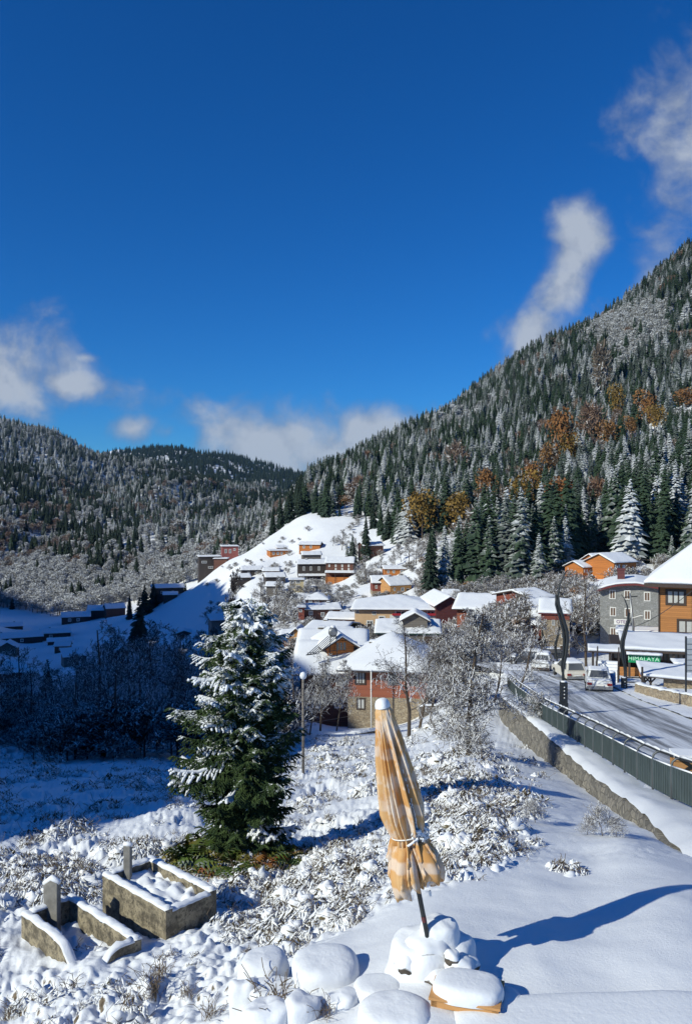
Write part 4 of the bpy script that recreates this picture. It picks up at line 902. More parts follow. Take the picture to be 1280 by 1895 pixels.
mb = MB(); mb.tube([(0, 0, -.5), (0, 0, 5.55)], .065, 8); mb.build('shaft', M['frame_white'], t); MB().tube([(0, 0, 5.551), (0, 0, 5.7)], [.12, .05], 8).build('finial', M['snow'], t)
# low snowy stone walls around the brick house
def wall_strip(name, label, pts, h, th, mat, cat='wall', snow=.14):
    """dry stone wall along world points (x, y, ztop)"""
    t = empty(name, pts[0], 0, label, cat); o = Vector(pts[0]); V = []; mb = MB(); sb = MB(); n = len(pts)
    fine = []
    for i in range(n - 1):
        a, b_ = Vector(pts[i]), Vector(pts[i + 1]); k = max(2, int((b_ - a).length / .35))
        fine += [a.lerp(b_, j / k) for j in range(k)]
    fine.append(Vector(pts[-1])); vs = []; ss = []
    for i, p in enumerate(fine):
        d = (fine[min(i + 1, len(fine) - 1)] - fine[max(0, i - 1)]); nrm = Vector((-d.y, d.x, 0)).normalized(); hh = h(i / len(fine)) if callable(h) else h
        wob = mnoise.noise(p * .9) * .07; zt = p.z + mnoise.noise(p * 1.7) * .06
        q = p - o
        vs += [q - nrm * (th / 2 + wob + .06) + Vector((0, 0, -hh)), q - nrm * (th / 2 + wob * .5) + Vector((0, 0, zt - p.z)), q + nrm * (th / 2) + Vector((0, 0, zt - p.z)), q + nrm * th / 2 + Vector((0, 0, -hh))]
        s1 = snow * (.8 + mnoise.noise(p * 2.3) * .7); dz = zt - p.z
        ss += [q - nrm * (th / 2 + .05) + Vector((0, 0, dz + .004)), q - nrm * (th / 2 + .05 + wob * .4) + Vector((0, 0, dz + s1 * .6)), q + Vector((0, 0, dz + s1)), q + nrm * (th / 2 + .05) + Vector((0, 0, dz + s1 * .6)), q + nrm * (th / 2 + .05) + Vector((0, 0, dz + .004))]
    m = len(fine)
    mb.add(vs, [(i * 4 + k, i * 4 + k + 1, i * 4 + k + 5, i * 4 + k + 4) for i in range(m - 1) for k in range(3)] + [(0, 3, 2, 1), (m * 4 - 4, m * 4 - 3, m * 4 - 2, m * 4 - 1)])
    sb.add(ss, [(i * 5 + k, i * 5 + k + 1, i * 5 + k + 6, i * 5 + k + 5) for i in range(m - 1) for k in range(4)] + [(0, 4, 3, 2, 1), tuple(m * 5 - 5 + k for k in range(5))], 0, True)
    mb.build('stonework', mat, t); sb.build('snow_cap', M['snow'], t); return t
wall_strip('garden_wall', 'low snow capped stone wall running across the field in front of the brick house',
           [P(570, 1372, 62), P(620, 1362, 63), P(660, 1356, 63.5), P(700, 1349, 64), P(728, 1345, 64.5)], 1.1, .5, M['stone_dark'], snow=.22)
wall_strip('yard_wall', 'pale plastered wall behind the bare tree trunks', [P(775, 1306, 72), P(812, 1304, 72), P(816, 1303, 72), P(870, 1300, 73)], 2.6, .4, M['wall_grey'])
# ------------------------------------------------------------------ stone hotel and the golden timber building
o = empty('stone_hotel', P(1166, 1200, 112) + Vector((2.1, 6.1, 0)), R(-19), 'grey stone hotel with white framed windows under a curved snowy roof', 'hotel')
s_ = 112 / F; hw = 54 * s_
hx = lambda px: (px - 1166) * s_
hz = lambda py: (1200 - py) * s_
mb = MB(); cur = [(1112, 1091), (1125, 1086), (1140, 1082), (1158, 1080), (1176, 1079), (1198, 1082), (1220, 1086)]
v = []; f = []
for px, py in cur: v += [(hx(px), -6.5, -4), (hx(px), -6.5, hz(py)), (hx(px), 6.5, -4), (hx(px), 6.5, hz(py))]
for i in range(len(cur) - 1): a = i * 4; f += [(a, a + 4, a + 5, a + 1), (a + 2, a + 3, a + 7, a + 6), (a + 1, a + 5, a + 7, a + 3)]
f += [(0, 1, 3, 2), (len(v) - 4, len(v) - 2, len(v) - 1, len(v) - 3)]; mb.add(v, f).build('wall', M['stone_grey'], o)
cpx = [c[0] for c in cur]; cpy = [c[1] for c in cur]
zf = lambda x, y: np.interp(x / s_ + 1166, [1104] + cpx + [1230], [hz(1094)] + [hz(q) for q in cpy] + [hz(1087)]) + .05 + .5 * np.clip(1 - np.abs(y) / 7.4, 0, 1)
rf = sheet(hw * 1.09, 7.4, lambda x, y: zf(x, y) - .28, zf, 'roof', M['roof_red'], o, 25, 9); rf.location = (0, 0, 0)
sheet(hw * 1.092, 7.42, lambda x, y: zf(x, y * .98) + .01, lambda x, y: zf(x, y) + .16 + pn(x * .7, y * .7, 55) * .07, 'roof_snow', M['roof_snow'], rf, 41, 17, True)
for px, py in ((1134, 1101), (1160, 1101), (1194.5, 1103), (1135, 1133), (1161, 1134), (1195, 1137), (1135.5, 1171)):
    q = add_window(o, hx(px), hz(py), 8 * s_, 14 * s_, -6.5, M['frame_white'], M['glass_brown'], 1)
mb = MB(); mb.box(-.5, .5, -.5, .5, 0, 1.3).box(-.6, .6, -.6, .6, 1.3, 1.5); q = mb.build('chimney', M['wall_maroon'], rf); q.location = (hx(1149), -3.2, hz(1075))
def text_obj(name, body, size, mat, parent, loc, rot=(90, 0, 0), ext=.02, sx=1):
    cu = bpy.data.curves.new(name, 'FONT'); cu.body = body; cu.size = size; cu.extrude = ext; cu.align_x = 'CENTER'; cu.align_y = 'CENTER'
    tmp = bpy.data.objects.new(name, cu); C.objects.link(tmp); dg = bpy.context.evaluated_depsgraph_get()
    me = bpy.data.meshes.new_from_object(tmp.evaluated_get(dg)); bpy.data.objects.remove(tmp); me.materials.clear(); me.materials.append(mat)
    q = link(name, me, parent); q.location = loc; q.rotation_euler = [R(a) for a in rot]; q.scale = (sx, 1, 1); return q
sg = empty('hotel_sign', P(1150, 1151, 111.7), R(-19), 'small white sign with violet letters on the stone hotel wall', 'sign')
MB().box(-1.05, 1.05, 0, .06, -.38, .38).build('board', M['frame_white'], sg); text_obj('lettering', 'OTEL', .62, m_plain('violet_paint', (.16, .05, .22, 1), .5), sg, (0, -.022, 0))
# golden building
o = empty('timber_building', P(1218, 1190, 80) + Vector((9 * .914 + 6 * .407, 6 * .914 - 9 * .407, 0)), R(-24), 'golden timber clad building with a huge snowy roof at the right edge', 'building')
s_ = 80 / F; gx = lambda px: (px - 1218) * s_ - 9; gz = lambda py: (1190 - py) * s_
MB().box(-9, 9, -6, 6, -6, gz(1080)).build('wall', M['wall_gold'], o)
MB().box(-9.04, 9.04, -6.06, -6.0, -.1, .25).box(-9.06, -9.0, -6.06, 6, -.1, .25).build('base_band', M['roof_red'], o)
for a_ in (gx(1218) - .05, gx(1274)): MB().box(a_, a_ + .14, -6.08, -5.98, .25, gz(1082)).build('corner_trim', M['frame_dark'], o)
sx = lambda x, y: gz(1079) + 5.6 * np.minimum(1, np.minimum((x + 10.3) / 6.8, (7.2 - np.abs(y)) / 7.2 * 1.0))
rf = sheet(10.3, 7.2, lambda x, y: sx(x, y) - .3, sx, 'roof', M['roof_edge'], o, 25, 17)
sheet(10.32, 7.22, lambda x, y: sx(x * .99, y * .99) + .01, lambda x, y: sx(x, y) + .28 + pn(x * .5, y * .5, 58) * .08, 'roof_snow', M['roof_snow'], rf, 49, 33, True)
add_window(o, gx(1247), gz(1104), 27 * s_, 21 * s_, -6, M['frame_dark'], M['glass_curtain'], 2)
add_window(o, gx(1270), gz(1157), 35 * s_, 20 * s_, -6, M['frame_dark'], M['glass_curtain'], 2)
# ------------------------------------------------------------------ road, pavement, retaining wall, railing
CL = np.array([(10.6, 8), (10.9, 17), (11.6, 27.5), (13.4, 40), (15.7, 58), (17.0, 73), (16.2, 90), (12, 108)], float)
def smooth_line(pts, step):
    pts = np.array(pts, float); d = np.r_[0, np.cumsum(np.linalg.norm(np.diff(pts, axis=0), axis=1))]; s = np.arange(0, d[-1], step)
    out = np.stack([np.interp(s, d, pts[:, i]) for i in range(pts.shape[1])], 1)
    for _ in range(3): out[1:-1] = (out[:-2] + 2 * out[1:-1] + out[2:]) / 4
    return out
cl_ = smooth_line(CL, .5); tg = np.gradient(cl_, axis=0); tg /= np.linalg.norm(tg, axis=1)[:, None]; nm = np.stack([tg[:, 1], -tg[:, 0]], 1)
def ribbon(name, o0, o1, dz, mat, nx=10, i0=0, i1=None, noise_amp=0):
    c = cl_[i0:i1]; n = nm[i0:i1]; off = np.linspace(o0, o1, nx); XY = c[:, None] + n[:, None] * off[None, :, None]
    Z = np.interp(XY[..., 1], RZ_D, RZ_Z) + dz
    if noise_amp: Z = Z + noise_amp * pn(XY[..., 0] * 1.4, XY[..., 1] * 1.4, 71)
    idx = np.arange(Z.size).reshape(Z.shape); Q = np.stack([idx[:-1, :-1], idx[:-1, 1:], idx[1:, 1:], idx[1:, :-1]], -1).reshape(-1, 4)
    me = np_mesh(name, np.concatenate([XY, Z[..., None]], -1).reshape(-1, 3), Q, mat)
    uv = me.uv_layers.new(name='UVMap'); L = np.arange(len(c)) * .5; UV = np.stack([np.broadcast_to(off, Z.shape), np.broadcast_to(L[:, None], Z.shape)], -1).reshape(-1, 2)
    uv.data.foreach_set('uv', UV[Q.ravel()].astype(np.float32).ravel()); return tag(link(name, me), kind='structure')
b = NB('wet_asphalt'); tcn = b.n('ShaderNodeTexCoord'); mp = b.n('ShaderNodeMapping'); b.l(tcn.outputs['UV'], mp.inputs[0]); mp.inputs['Scale'].default_value = (3.2, .10, 1)
n_ = b.noise(1.0, 6, .6, vec=mp.outputs[0]); mp2 = b.n('ShaderNodeMapping'); b.l(tcn.outputs['UV'], mp2.inputs[0]); mp2.inputs['Scale'].default_value = (9, .35, 1); n2_ = b.noise(1.0, 5, .6, vec=mp2.outputs[0])
sp = b.n('ShaderNodeSeparateXYZ'); b.l(tcn.outputs['UV'], sp.inputs[0]); ax = b.math('ABSOLUTE', sp.outputs['X'])
edge = b.ramp(ax, 1.9, 2.9); track = b.math('MULTIPLY', b.ramp(b.math('ABSOLUTE', b.math('SUBTRACT', ax, .15)), .35, .0), .16)
f = b.math('ADD', b.math('ADD', b.math('MULTIPLY', n_, .75), b.math('MULTIPLY', n2_, .35)), b.math('ADD', b.math('MULTIPLY', edge, .42), track))
sl2 = b.ramp(f, .40, .74); b.col(b.mix(sl2, (.13, .135, .145, 1), (.70, .72, .76, 1))); b.rough(b.ramp(sl2, 0, 1, .42, .8)); b.bump(f, .4, .03); M['asphalt'] = b.m
ribbon('road', -2.9, 2.9, .045, M['asphalt'], 14)
b = NB('trodden_snow'); n_ = b.noise(5, 6, .7); b.col(b.mix(b.ramp(n_, .60, .72), (.78, .80, .84, 1), (.36, .37, .39, 1))); b.rough(.8); b.bump(b.noise(7, 5, .7), .6, .05); M['trodden'] = b.m
ribbon('pavement', 2.95, 6.4, .10, M['trodden'], 16, 0, None, .05)
ribbon('footway', -3.9, -2.95, .12, M['trodden'], 5, 0, 100, .02)
# kerb line swept half free of snow on the far pavement
kb = empty('kerb', (0, 0, 0), 0, 'dark kerb edge showing through the snow of the far pavement', 'kerb')
i0, i1 = 44, 90
mb = MB(); pts = [(cl_[i, 0] + nm[i, 0] * 4.9, cl_[i, 1] + nm[i, 1] * 4.9, float(np.interp(cl_[i, 1], RZ_D, RZ_Z)) + .16) for i in range(i0, i1, 2)]
for a, c_ in zip(pts[:-1], pts[1:]): mb.bar(a, c_, .12, .10)
mb.build('kerb_stones', M['metal_dark'], kb)
# retaining wall
wl = smooth_line(WALL[0:8], .4); wy = wl[:, 1]
wz = np.interp(wy, [6, 9, 12, 14, 16, 22, 34, 46, 58], [-4.0, -4.45, -5.02, -5.5, -5.93, -7.15, -9.1, -10.5, -12.2])
hgt_ = np.interp(wy, [6, 9, 12, 14, 16, 22, 34, 46, 58], [.05, .1, .16, .24, .38, .6, 1.15, 1.5, 1.8])
t = empty('retaining_wall', (wl[0, 0], wl[0, 1], wz[0]), 0, 'long rough stone retaining wall below the railing, thinning out to the right', 'wall')
o_ = np.array([wl[0, 0], wl[0, 1], wz[0]]); V = []; S = []
wn_ = np.gradient(wl, axis=0); wn_ /= np.linalg.norm(wn_, axis=1)[:, None]; wn_ = np.stack([wn_[:, 1], -wn_[:, 0]], 1)
for i in range(len(wl)):
    p = np.array([wl[i, 0], wl[i, 1], 0]); n3 = np.array([wn_[i, 0], wn_[i, 1], 0]); hh = hgt_[i]
    for k, (off, fz) in enumerate(((-.30, 1.6), (-.24, .9), (-.2, .6), (-.2, .3), (-.16, .0), (.22, 0.0), (.22, .9))):
        j = mnoise.noise(Vector((wl[i, 0] * 3, wl[i, 1] * 3, k * 1.7))) * .09
        V.append(p + n3 * (off + (j if k < 5 else 0)) + np.array([0, 0, wz[i] - hh * fz * (1 if k < 5 else 1) + (j * .6 if k in (4, 5) else 0)]) - o_)
    rz_ = float(np.interp(wl[i, 1], RZ_D, RZ_Z))
    for k, (off, dz) in enumerate(((-.1, .004), (-.12, .10), (.05, .2), (.3, .24), (.42, .02))):
        j = mnoise.noise(Vector((wl[i, 0] * 2, wl[i, 1] * 2, 5 + k * .3))) * .06
        S.append(p + n3 * (off + j * .8) + np.array([0, 0, wz[i] + dz + (j if k in (1, 2, 3) else 0)]) - o_)
m = len(wl); Q = [(i * 7 + k, i * 7 + k + 1, i * 7 + k + 8, i * 7 + k + 7) for i in range(m - 1) for k in range(6)]
M['stone_wall'] = m_stone('mixed_field_stone', (.14, .13, .11, 1), (.30, .27, .22, 1), (.10, .09, .075, 1), 3.6, .07); link('stonework', np_mesh('stonework', V, Q, M['stone_wall']), t)
# sloping snow bank between wall and railing
FL = smooth_line([(6.6, 3), (7.05, 9), (7.15, 14), (7.2, 17), (7.32, 19.5), (7.85, 25.5), (8.75, 36), (10.1, 48), (11.0, 56)], .4)
XX = []; nb_ = 9
for i in range(len(wl)):
    fy = wl[i, 1] + .2; fx = np.interp(fy, FL[:, 1], FL[:, 0]); rz_ = float(np.interp(fy, RZ_D, RZ_Z))
    for k in range(nb_):
        q = k / (nb_ - 1); x = wl[i, 0] - .14 + (fx + .25 - wl[i, 0] + .14) * q; y = wl[i, 1] + .2 * q
        z = (wz[i] + .16) * (1 - q ** .8) + (rz_ + .08) * q ** .8 + .07 * math.sin(q * 3.1) + float(pn(x * 1.3, y * 1.1, 72)) * .06 - (.12 if k == 0 else 0) + (float(pn(x * 5, y * 4, 73)) * .03)
        XX.append((x, y, z))
idx = np.arange(len(XX)).reshape(-1, nb_)
link('snow_bank', np_mesh('snow_bank', np.array(XX) - o_, np.stack([idx[:-1, :-1], idx[:-1, 1:], idx[1:, 1:], idx[1:, :-1]], -1).reshape(-1, 4), M['snow_smooth']), t)
# railing
M['metal_post'] = m_plain('weathered_grey_metal', (.13, .14, .145, 1), .5, .2, 4, .3); M['rail_panel'] = m_plain('grey_green_panel', (.062, .085, .088, 1), .55, .2, 3)
t = empty('railing', (7.2, 17, float(np.interp(17, RZ_D, RZ_Z))), 0, 'long grey green panel railing with hooked posts running along the road', 'railing'); o_ = Vector(t.location)
fl = smooth_line(FL, .1); dd = np.r_[0, np.cumsum(np.linalg.norm(np.diff(fl, axis=0), axis=1))]
pp = []
for s_ in np.arange(6.0, dd[-1] - .5, 1.3):
    x = np.interp(s_, dd, fl[:, 0]); y = np.interp(s_, dd, fl[:, 1]); pp.append(Vector((x, y, float(np.interp(y, RZ_D, RZ_Z)) + .06)))
rails = MB(); srail = MB()
for i, p in enumerate(pp):
    n3 = Vector((.97, -.2, 0)); q = p - o_
    mb = MB(); mb.tube([q + Vector((0, 0, -.25)), q + Vector((0, 0, .82)), q + Vector((.02, 0, .93)) , q + n3 * .09 + Vector((0, 0, 1.0)), q + n3 * .18 + Vector((0, 0, 1.02))], .028, 6)
    mb.build('post', M['metal_post'], t)
    if i + 1 < len(pp):
        r = pp[i + 1] - o_; d = (r - q)
        pb = MB(); a = q + d * .03; c_ = r - d * .03; pb.bar(a + Vector((0, 0, .49)), c_ + Vector((0, 0, .49)), .03, .68)
        for k in range(1, 8): e = a.lerp(c_, k / 8); pb.box(e.x - .03, e.x + .03, e.y - .008, e.y + .008, e.z + .16, e.z + .82)
        pb.build('panel', M['rail_panel'], t)
        rails.bar(q + n3 * .18 + Vector((0, 0, 1.02)), r + n3 * .18 + Vector((0, 0, 1.02)), .045, .045)
        e1 = q + n3 * .18 + Vector((0, 0, 1.05)); e2 = r + n3 * .18 + Vector((0, 0, 1.05)); m_ = e1.lerp(e2, .5)
        srail.tube([e1, e1.lerp(e2, .3) + Vector((0, 0, .02)), m_ + Vector((0, 0, .01)), e1.lerp(e2, .8) + Vector((0, 0, .02)), e2], [.02, .035, .018, .034, .02], 6)
        srail.tube([a + Vector((0, 0, .84)), c_ + Vector((0, 0, .84))], .02, 5)
rails.build('handrail', M['metal_dark'], t); srail.build('snow_cap', M['snow'], t)
# ------------------------------------------------------------------ street lamps with snaking poles
def street_lamp(px, base, top, D, label, flip=1):
    H = (base - top) / F * D; p = P(px, base, D); o = empty('street_lamp', p, 0, label, 'street lamp', 'snaking street lamps along the road'); k = H / 250.
    pts = [(0, 34), (-1, 42), (-1, 58), (0, 70), (4, 89), (7, 117), (6, 133), (-1, 158), (-9, 183), (-10, 201), (-7, 220), (-1, 236), (7, 247)]
    V = [Vector((a * k * flip, 0, z * k)) for a, z in pts]
    mb = MB(); mb.tube(V, [.06, .06, .065, .075, .09, .10, .10, .09, .08, .055, .045, .035, .022], 8); mb.build('pole', M['metal_dark'], o)
    mb = MB(); W2 = [v + Vector((-.17 * flip * (.3 + .7 * math.sin(min(1, i / 8) * 3.1)), 0, 0)) for i, v in enumerate(V[2:10])]; mb.tube(W2, [.03, .05, .06, .065, .065, .06, .055, .05], 7)
    mb.build('light_strip', M['metal_dark'], o)
    bw = 6 * k * 1.0; mb = MB(); mb.box(-bw, bw, -bw, bw, -.4, 40 * k).box(-bw * 1.15, bw * 1.15, -bw * 1.15, bw * 1.15, -.5, .06); b_ = mb.build('base_box', M['metal_dark'], o)
    for j in range(4):
        z = (10 + j * 6.5) * k; mb = MB(); mb.tube([(0, -bw - .012, z + 1.6 * k), (0, -bw - .004, z + 1.6 * k)], 1.4 * k, 6); mb.build('emblem', M['frame_white'], b_)
    mb = MB(); mb.tube([(0, 0, 40 * k + .002), (0, 0, 40 * k + .07)], [bw * .95, bw * .6], 8); mb.build('snow_cap', M['snow'], o)
    return o
street_lamp(1042, 1302, 1052, 40, 'tall snaking dark street lamp standing just behind the railing, nearest one')
street_lamp(1154, 1284, 1098, 55, 'snaking dark street lamp on the far pavement beside the restaurant', -1)
street_lamp(1029, 1251, 1138, 88, 'smaller snaking street lamp between the snow covered car and the pale hatchback', -1)
street_lamp(1007, 1240, 1147, 104, 'farthest snaking street lamp, in front of the stone tower house', 1)
# ------------------------------------------------------------------ cars
def car(px, base, D, rz, paint, label, L=4.1, Wd=1.66, Hh=1.38, hatch=False, snow=.10, name='parked_car'):
    p = P(px, base, D); p.z = max(p.z, gzp(p.x, p.y) + .1); o = empty(name, p, R(rz), label, 'car', 'cars parked along the road'); w2 = Wd / 2
    prof = [(-L / 2, .32), (-L / 2 + .02, .70), (-L / 2 + .10, .86), (-L / 2 + (.25 if hatch else .75), .93), (L / 2 - 1.05, .93), (L / 2 - .12, .76), (L / 2, .58), (L / 2 - .02, .30)]
    mb = MB(); n = len(prof); v = []
    for sx_, ins in ((-1, 0), (1, 0)): v += [(sx_ * (w2 - (.05 if z > .8 else 0)), y, z) for y, z in prof]
    mb.add(v, [tuple(range(n)), tuple(range(n, 2 * n))[::-1]] + [(i, i + n, (i + 1) % n + n, (i + 1) % n) for i in range(n)])
    y0, y1, y2, y3 = (-L / 2 + .15, -L / 2 + .5, L / 2 - 1.75, L / 2 - 1.1) if hatch else (-L / 2 + .65, -L / 2 + 1.05, L / 2 - 1.75, L / 2 - 1.1)
    a, c_ = w2 - .07, w2 - .22
    cab = [(-a, y0, .93), (a, y0, .93), (a, y3, .93), (-a, y3, .93), (-c_, y1, Hh), (c_, y1, Hh), (c_, y2, Hh), (-c_, y2, Hh)]
    mb.add(cab, [(0, 3, 2, 1), (4, 5, 6, 7), (0, 1, 5, 4), (1, 2, 6, 5), (2, 3, 7, 6), (3, 0, 4, 7)])
    body = mb.build('body', paint, o); md = body.modifiers.new('bevel', 'BEVEL'); md.width = .05; md.segments = 2; md.limit_method = 'ANGLE'
    def quad(nm, q4, mat, shrink=.82, off=.012, par=o):
        q4 = [Vector(q) for q in q4]; c0 = sum(q4, Vector()) / 4; nn = (q4[1] - q4[0]).cross(q4[2] - q4[1]).normalized(); q5 = [c0 + (q - c0) * shrink + nn * off for q in q4]
        return MB().add(q5 + [q - nn * .02 for q in q5], [(0, 1, 2, 3), (7, 6, 5, 4), (0, 4, 5, 1), (1, 5, 6, 2), (2, 6, 7, 3), (3, 7, 4, 0)]).build(nm, mat, par)
    quad('rear_window', [cab[0], cab[1], cab[5], cab[4]], M['glass']); quad('windscreen', [cab[2], cab[3], cab[7], cab[6]], M['glass'])
    quad('side_window', [cab[3], cab[0], cab[4], cab[7]], M['glass']); quad('side_window', [cab[1], cab[2], cab[6], cab[5]], M['glass'])
    for sy in (-1, 1):
        MB().box(-w2 + .03, w2 - .03, sy * (L / 2) - .09, sy * (L / 2) + .07, .34, .52).build('bumper', M['frame_dark'] if 'dark' in label else M['metal_grey'], o)
        for sx_ in (-1, 1):
            x = sx_ * (w2 - .2); MB().box(x - .15, x + .15, sy * (L / 2) - .05, sy * (L / 2) + .03, .60, .74).build('headlight' if sy > 0 else 'tail_light', M['frame_white'] if sy > 0 else M['tail'], o)
            wh = MB(); xx = sx_ * (w2 - .06); yy = sy * (L / 2 - .78); wh.tube([(xx - .1, yy, .31), (xx + .1, yy, .31)], .31, 14); q = wh.build('wheel', M['rubber'], o)
            MB().tube([(xx + sx_ * .101, yy, .31), (xx + sx_ * .115, yy, .31)], .17, 10).build('rim', M['metal_grey'], q)
    MB().box(-.26, .26, -L / 2 - .085, -L / 2 - .07, .56, .66).build('number_plate', M['frame_white'], o)
    if snow:
        def pad(x0, x1, y0_, y1_, z, t): 
            q = sheet((x1 - x0) / 2, (y1_ - y0_) / 2, lambda x, y: z + 0 * x, lambda x, y: z + t * np.clip(np.minimum((x1 - x0) / 2 - abs(x), (y1_ - y0_) / 2 - abs(y)) / .12, .3, 1) + pn(x * 3, y * 3, 77) * .02, 'snow_cap', M['snow'], o, 9, 11, True)
            q.location = ((x0 + x1) / 2, (y0_ + y1_) / 2, 0)
        pad(-c_ - .03, c_ + .03, y1 - .08, y2 + .06, Hh + .004, snow); pad(-a, a, y3 + .1, L / 2 - .3, .86, snow + .02)
        if not hatch: pad(-a, a, -L / 2 + .08, y0 - .02, .88, snow)
    return o
M['white_paint'] = m_plain('white_car_paint', (.70, .71, .70, 1), .3, .05); M['cream_paint'] = m_plain('cream_car_paint', (.60, .57, .50, 1), .3, .05)
M['dark_paint'] = m_plain('dark_car_paint', (.03, .035, .045, 1), .25, .05); M['rubber'] = m_plain('tyre_rubber', (.02, .02, .02, 1), .9)
M['tail'] = m_plain('red_lens', (.25, .015, .01, 1), .3, .05)
car(1106, 1274, 55, -15, M['white_paint'], 'white saloon seen from behind on the far side of the road', snow=.05)
car(1052, 1258, 65, 2, M['cream_paint'], 'pale snowy hatchback behind the nearest street lamp', hatch=True, snow=.14, Hh=1.45)
car(1004, 1244, 76, 160, M['white_paint'], 'snow covered car with dark bumper facing the camera at the bend', snow=.22, L=4.2)
car(975, 1237, 83, 72, M['dark_paint'], 'dark car at the bend half hidden by snowy branches', hatch=True, snow=.15, Hh=1.5)
car(1016, 1236, 92, 100, M['dark_paint'], 'dark low vehicle behind the snow covered car at the bend', snow=.12)
# blue barrel beside the saloon
t = empty('blue_barrel', P(1130, 1268, 57), 0, 'blue barrel standing right behind the white saloon', 'barrel')
MB().tube([(0, 0, -.1), (0, 0, .1), (0, 0, .45), (0, 0, .85), (0, 0, .9)], [.28, .3, .32, .3, .28], 14).build('drum', M['tile_blue'], t); MB().tube([(0, 0, .901), (0, 0, 1.0)], [.3, .2], 12).build('snow_cap', M['snow'], t)
# ------------------------------------------------------------------ restaurant terrace
o = empty('restaurant', P(1190, 1248, 68), R(-16), 'low restaurant with dark glazed front under a flat snowy roof beside the golden building', 'restaurant')
s_ = 68 / F; q = lambda px: (px - 1190) * s_; zz = lambda py: (1248 - py) * s_
MB().box(q(1136), q(1330), 2.2, 10, -1.5, zz(1208)).build('wall', M['wall_dark'], o)
rf = sheet((q(1340) - q(1152)) / 2, 3.6, lambda x, y: zz(1205) + .02 * (y + 6), lambda x, y: zz(1202) + .05 * (y + 6), 'roof', M['frame_dark'], o, 21, 9); rf.location = (q(1340) / 2 + q(1152) / 2, 2.5, 0)
sheet((q(1340) - q(1152)) / 2 + .05, 3.65, lambda x, y: zz(1202) + .05 * (y + 6) + .006, lambda x, y: zz(1202) + .05 * (y + 6) + .20 + pn(x * .5, y * .5, 81) * .08, 'roof_snow', M['roof_snow'], rf, 41, 15, True)
rf2 = sheet((q(1151) - q(1092)) / 2, 1.4, lambda x, y: zz(1205) + 0 * x - .12, lambda x, y: zz(1203) + 0 * x - .1, 'side_roof', M['frame_dark'], o, 9, 5); rf2.location = ((q(1151) + q(1092)) / 2, .35, 0)
sheet((q(1151) - q(1092)) / 2 + .04, 1.44, lambda x, y: zz(1203) - .094 + 0 * x, lambda x, y: zz(1203) + .10 + pn(x, y, 83) * .06, 'roof_snow', M['roof_snow'], rf2, 17, 9, True)
for px in np.arange(1138, 1300, 9.0): MB().box(q(px) - .05, q(px) + .05, 2.10, 2.19, -.1, zz(1207)).build('mullion', M['frame_dark'], o)
for px in range(7): MB().box(q(1140 + px * 18), q(1156 + px * 18), 2.12, 2.18, .9, zz(1211)).build('pane', M['glass'], o)
for px in (1100, 1130, 1164, 1200, 1240, 1280): MB().box(q(px) - .09, q(px) + .09, -.9, -.72, -1.2, zz(1205)).build('post', M['wall_dark'], o)
MB().box(q(1137), q(1216), -.1, .0, -.7, zz(1236)).build('plank_parapet', M['wall_gold'], o)
M['sign_green'] = m_plain('green_sign', (.01, .30, .11, 1), .5, .1); b = NB('sign_letters'); b.col((.55, .90, .65, 1)); M['sign_letters'] = b.m
sg = empty('restaurant_sign', P(1191, 1219.5, 65), R(-16), 'bright green signboard with pale letters hanging at the restaurant front', 'sign')
MB().box(-1.2, 1.2, 0, .08, -.33, .33).build('board', M['sign_green'], sg); text_obj('lettering', 'HIMALAYA', .5, M['sign_letters'], sg, (-.05, -.022, 0), sx=.98)
sheet(1.35, .3, lambda x, y: .34 + 0 * x, lambda x, y: .50 + .03 * pn(x * 3, y, 5), 'snow_cap', M['snow'], sg, 11, 5, True)
t = empty('tarpaulin', P(1158, 1181, 76), R(-19), 'bright blue tarpaulin wedge over the restaurant roof', 'tarpaulin')
MB().add([(0, 0, 0), (0, 0, .72), (2.4, .05, .55), (0, .3, 0), (0, .3, .72), (2.4, .35, .55)], [(0, 2, 1), (3, 4, 5), (0, 1, 4, 3), (1, 2, 5, 4), (2, 0, 3, 5)]).build('sheet', m_plain('blue_plastic', (.015, .24, .60, 1), .4, .3, 5), t)
MB().box(-.08, 0, 0, .3, -.9, .76).build('post', M['frame_white'], t)
t = empty('snowy_annex', P(1180, 1200, 84), R(-19), 'flat white roof step between the hotel wall and the blue tarpaulin', 'annex')
MB().box(-2.2, 5.0, 0, 3.5, -3, 1.55).build('wall', M['frame_white'], t); sheet(3.65, 1.9, lambda x, y: 1.55 + 0 * x, lambda x, y: 1.85 + .06 * pn(x, y, 8), 'roof_snow', M['roof_snow'], t, 13, 9, True).location = (1.4, 1.75, .005)
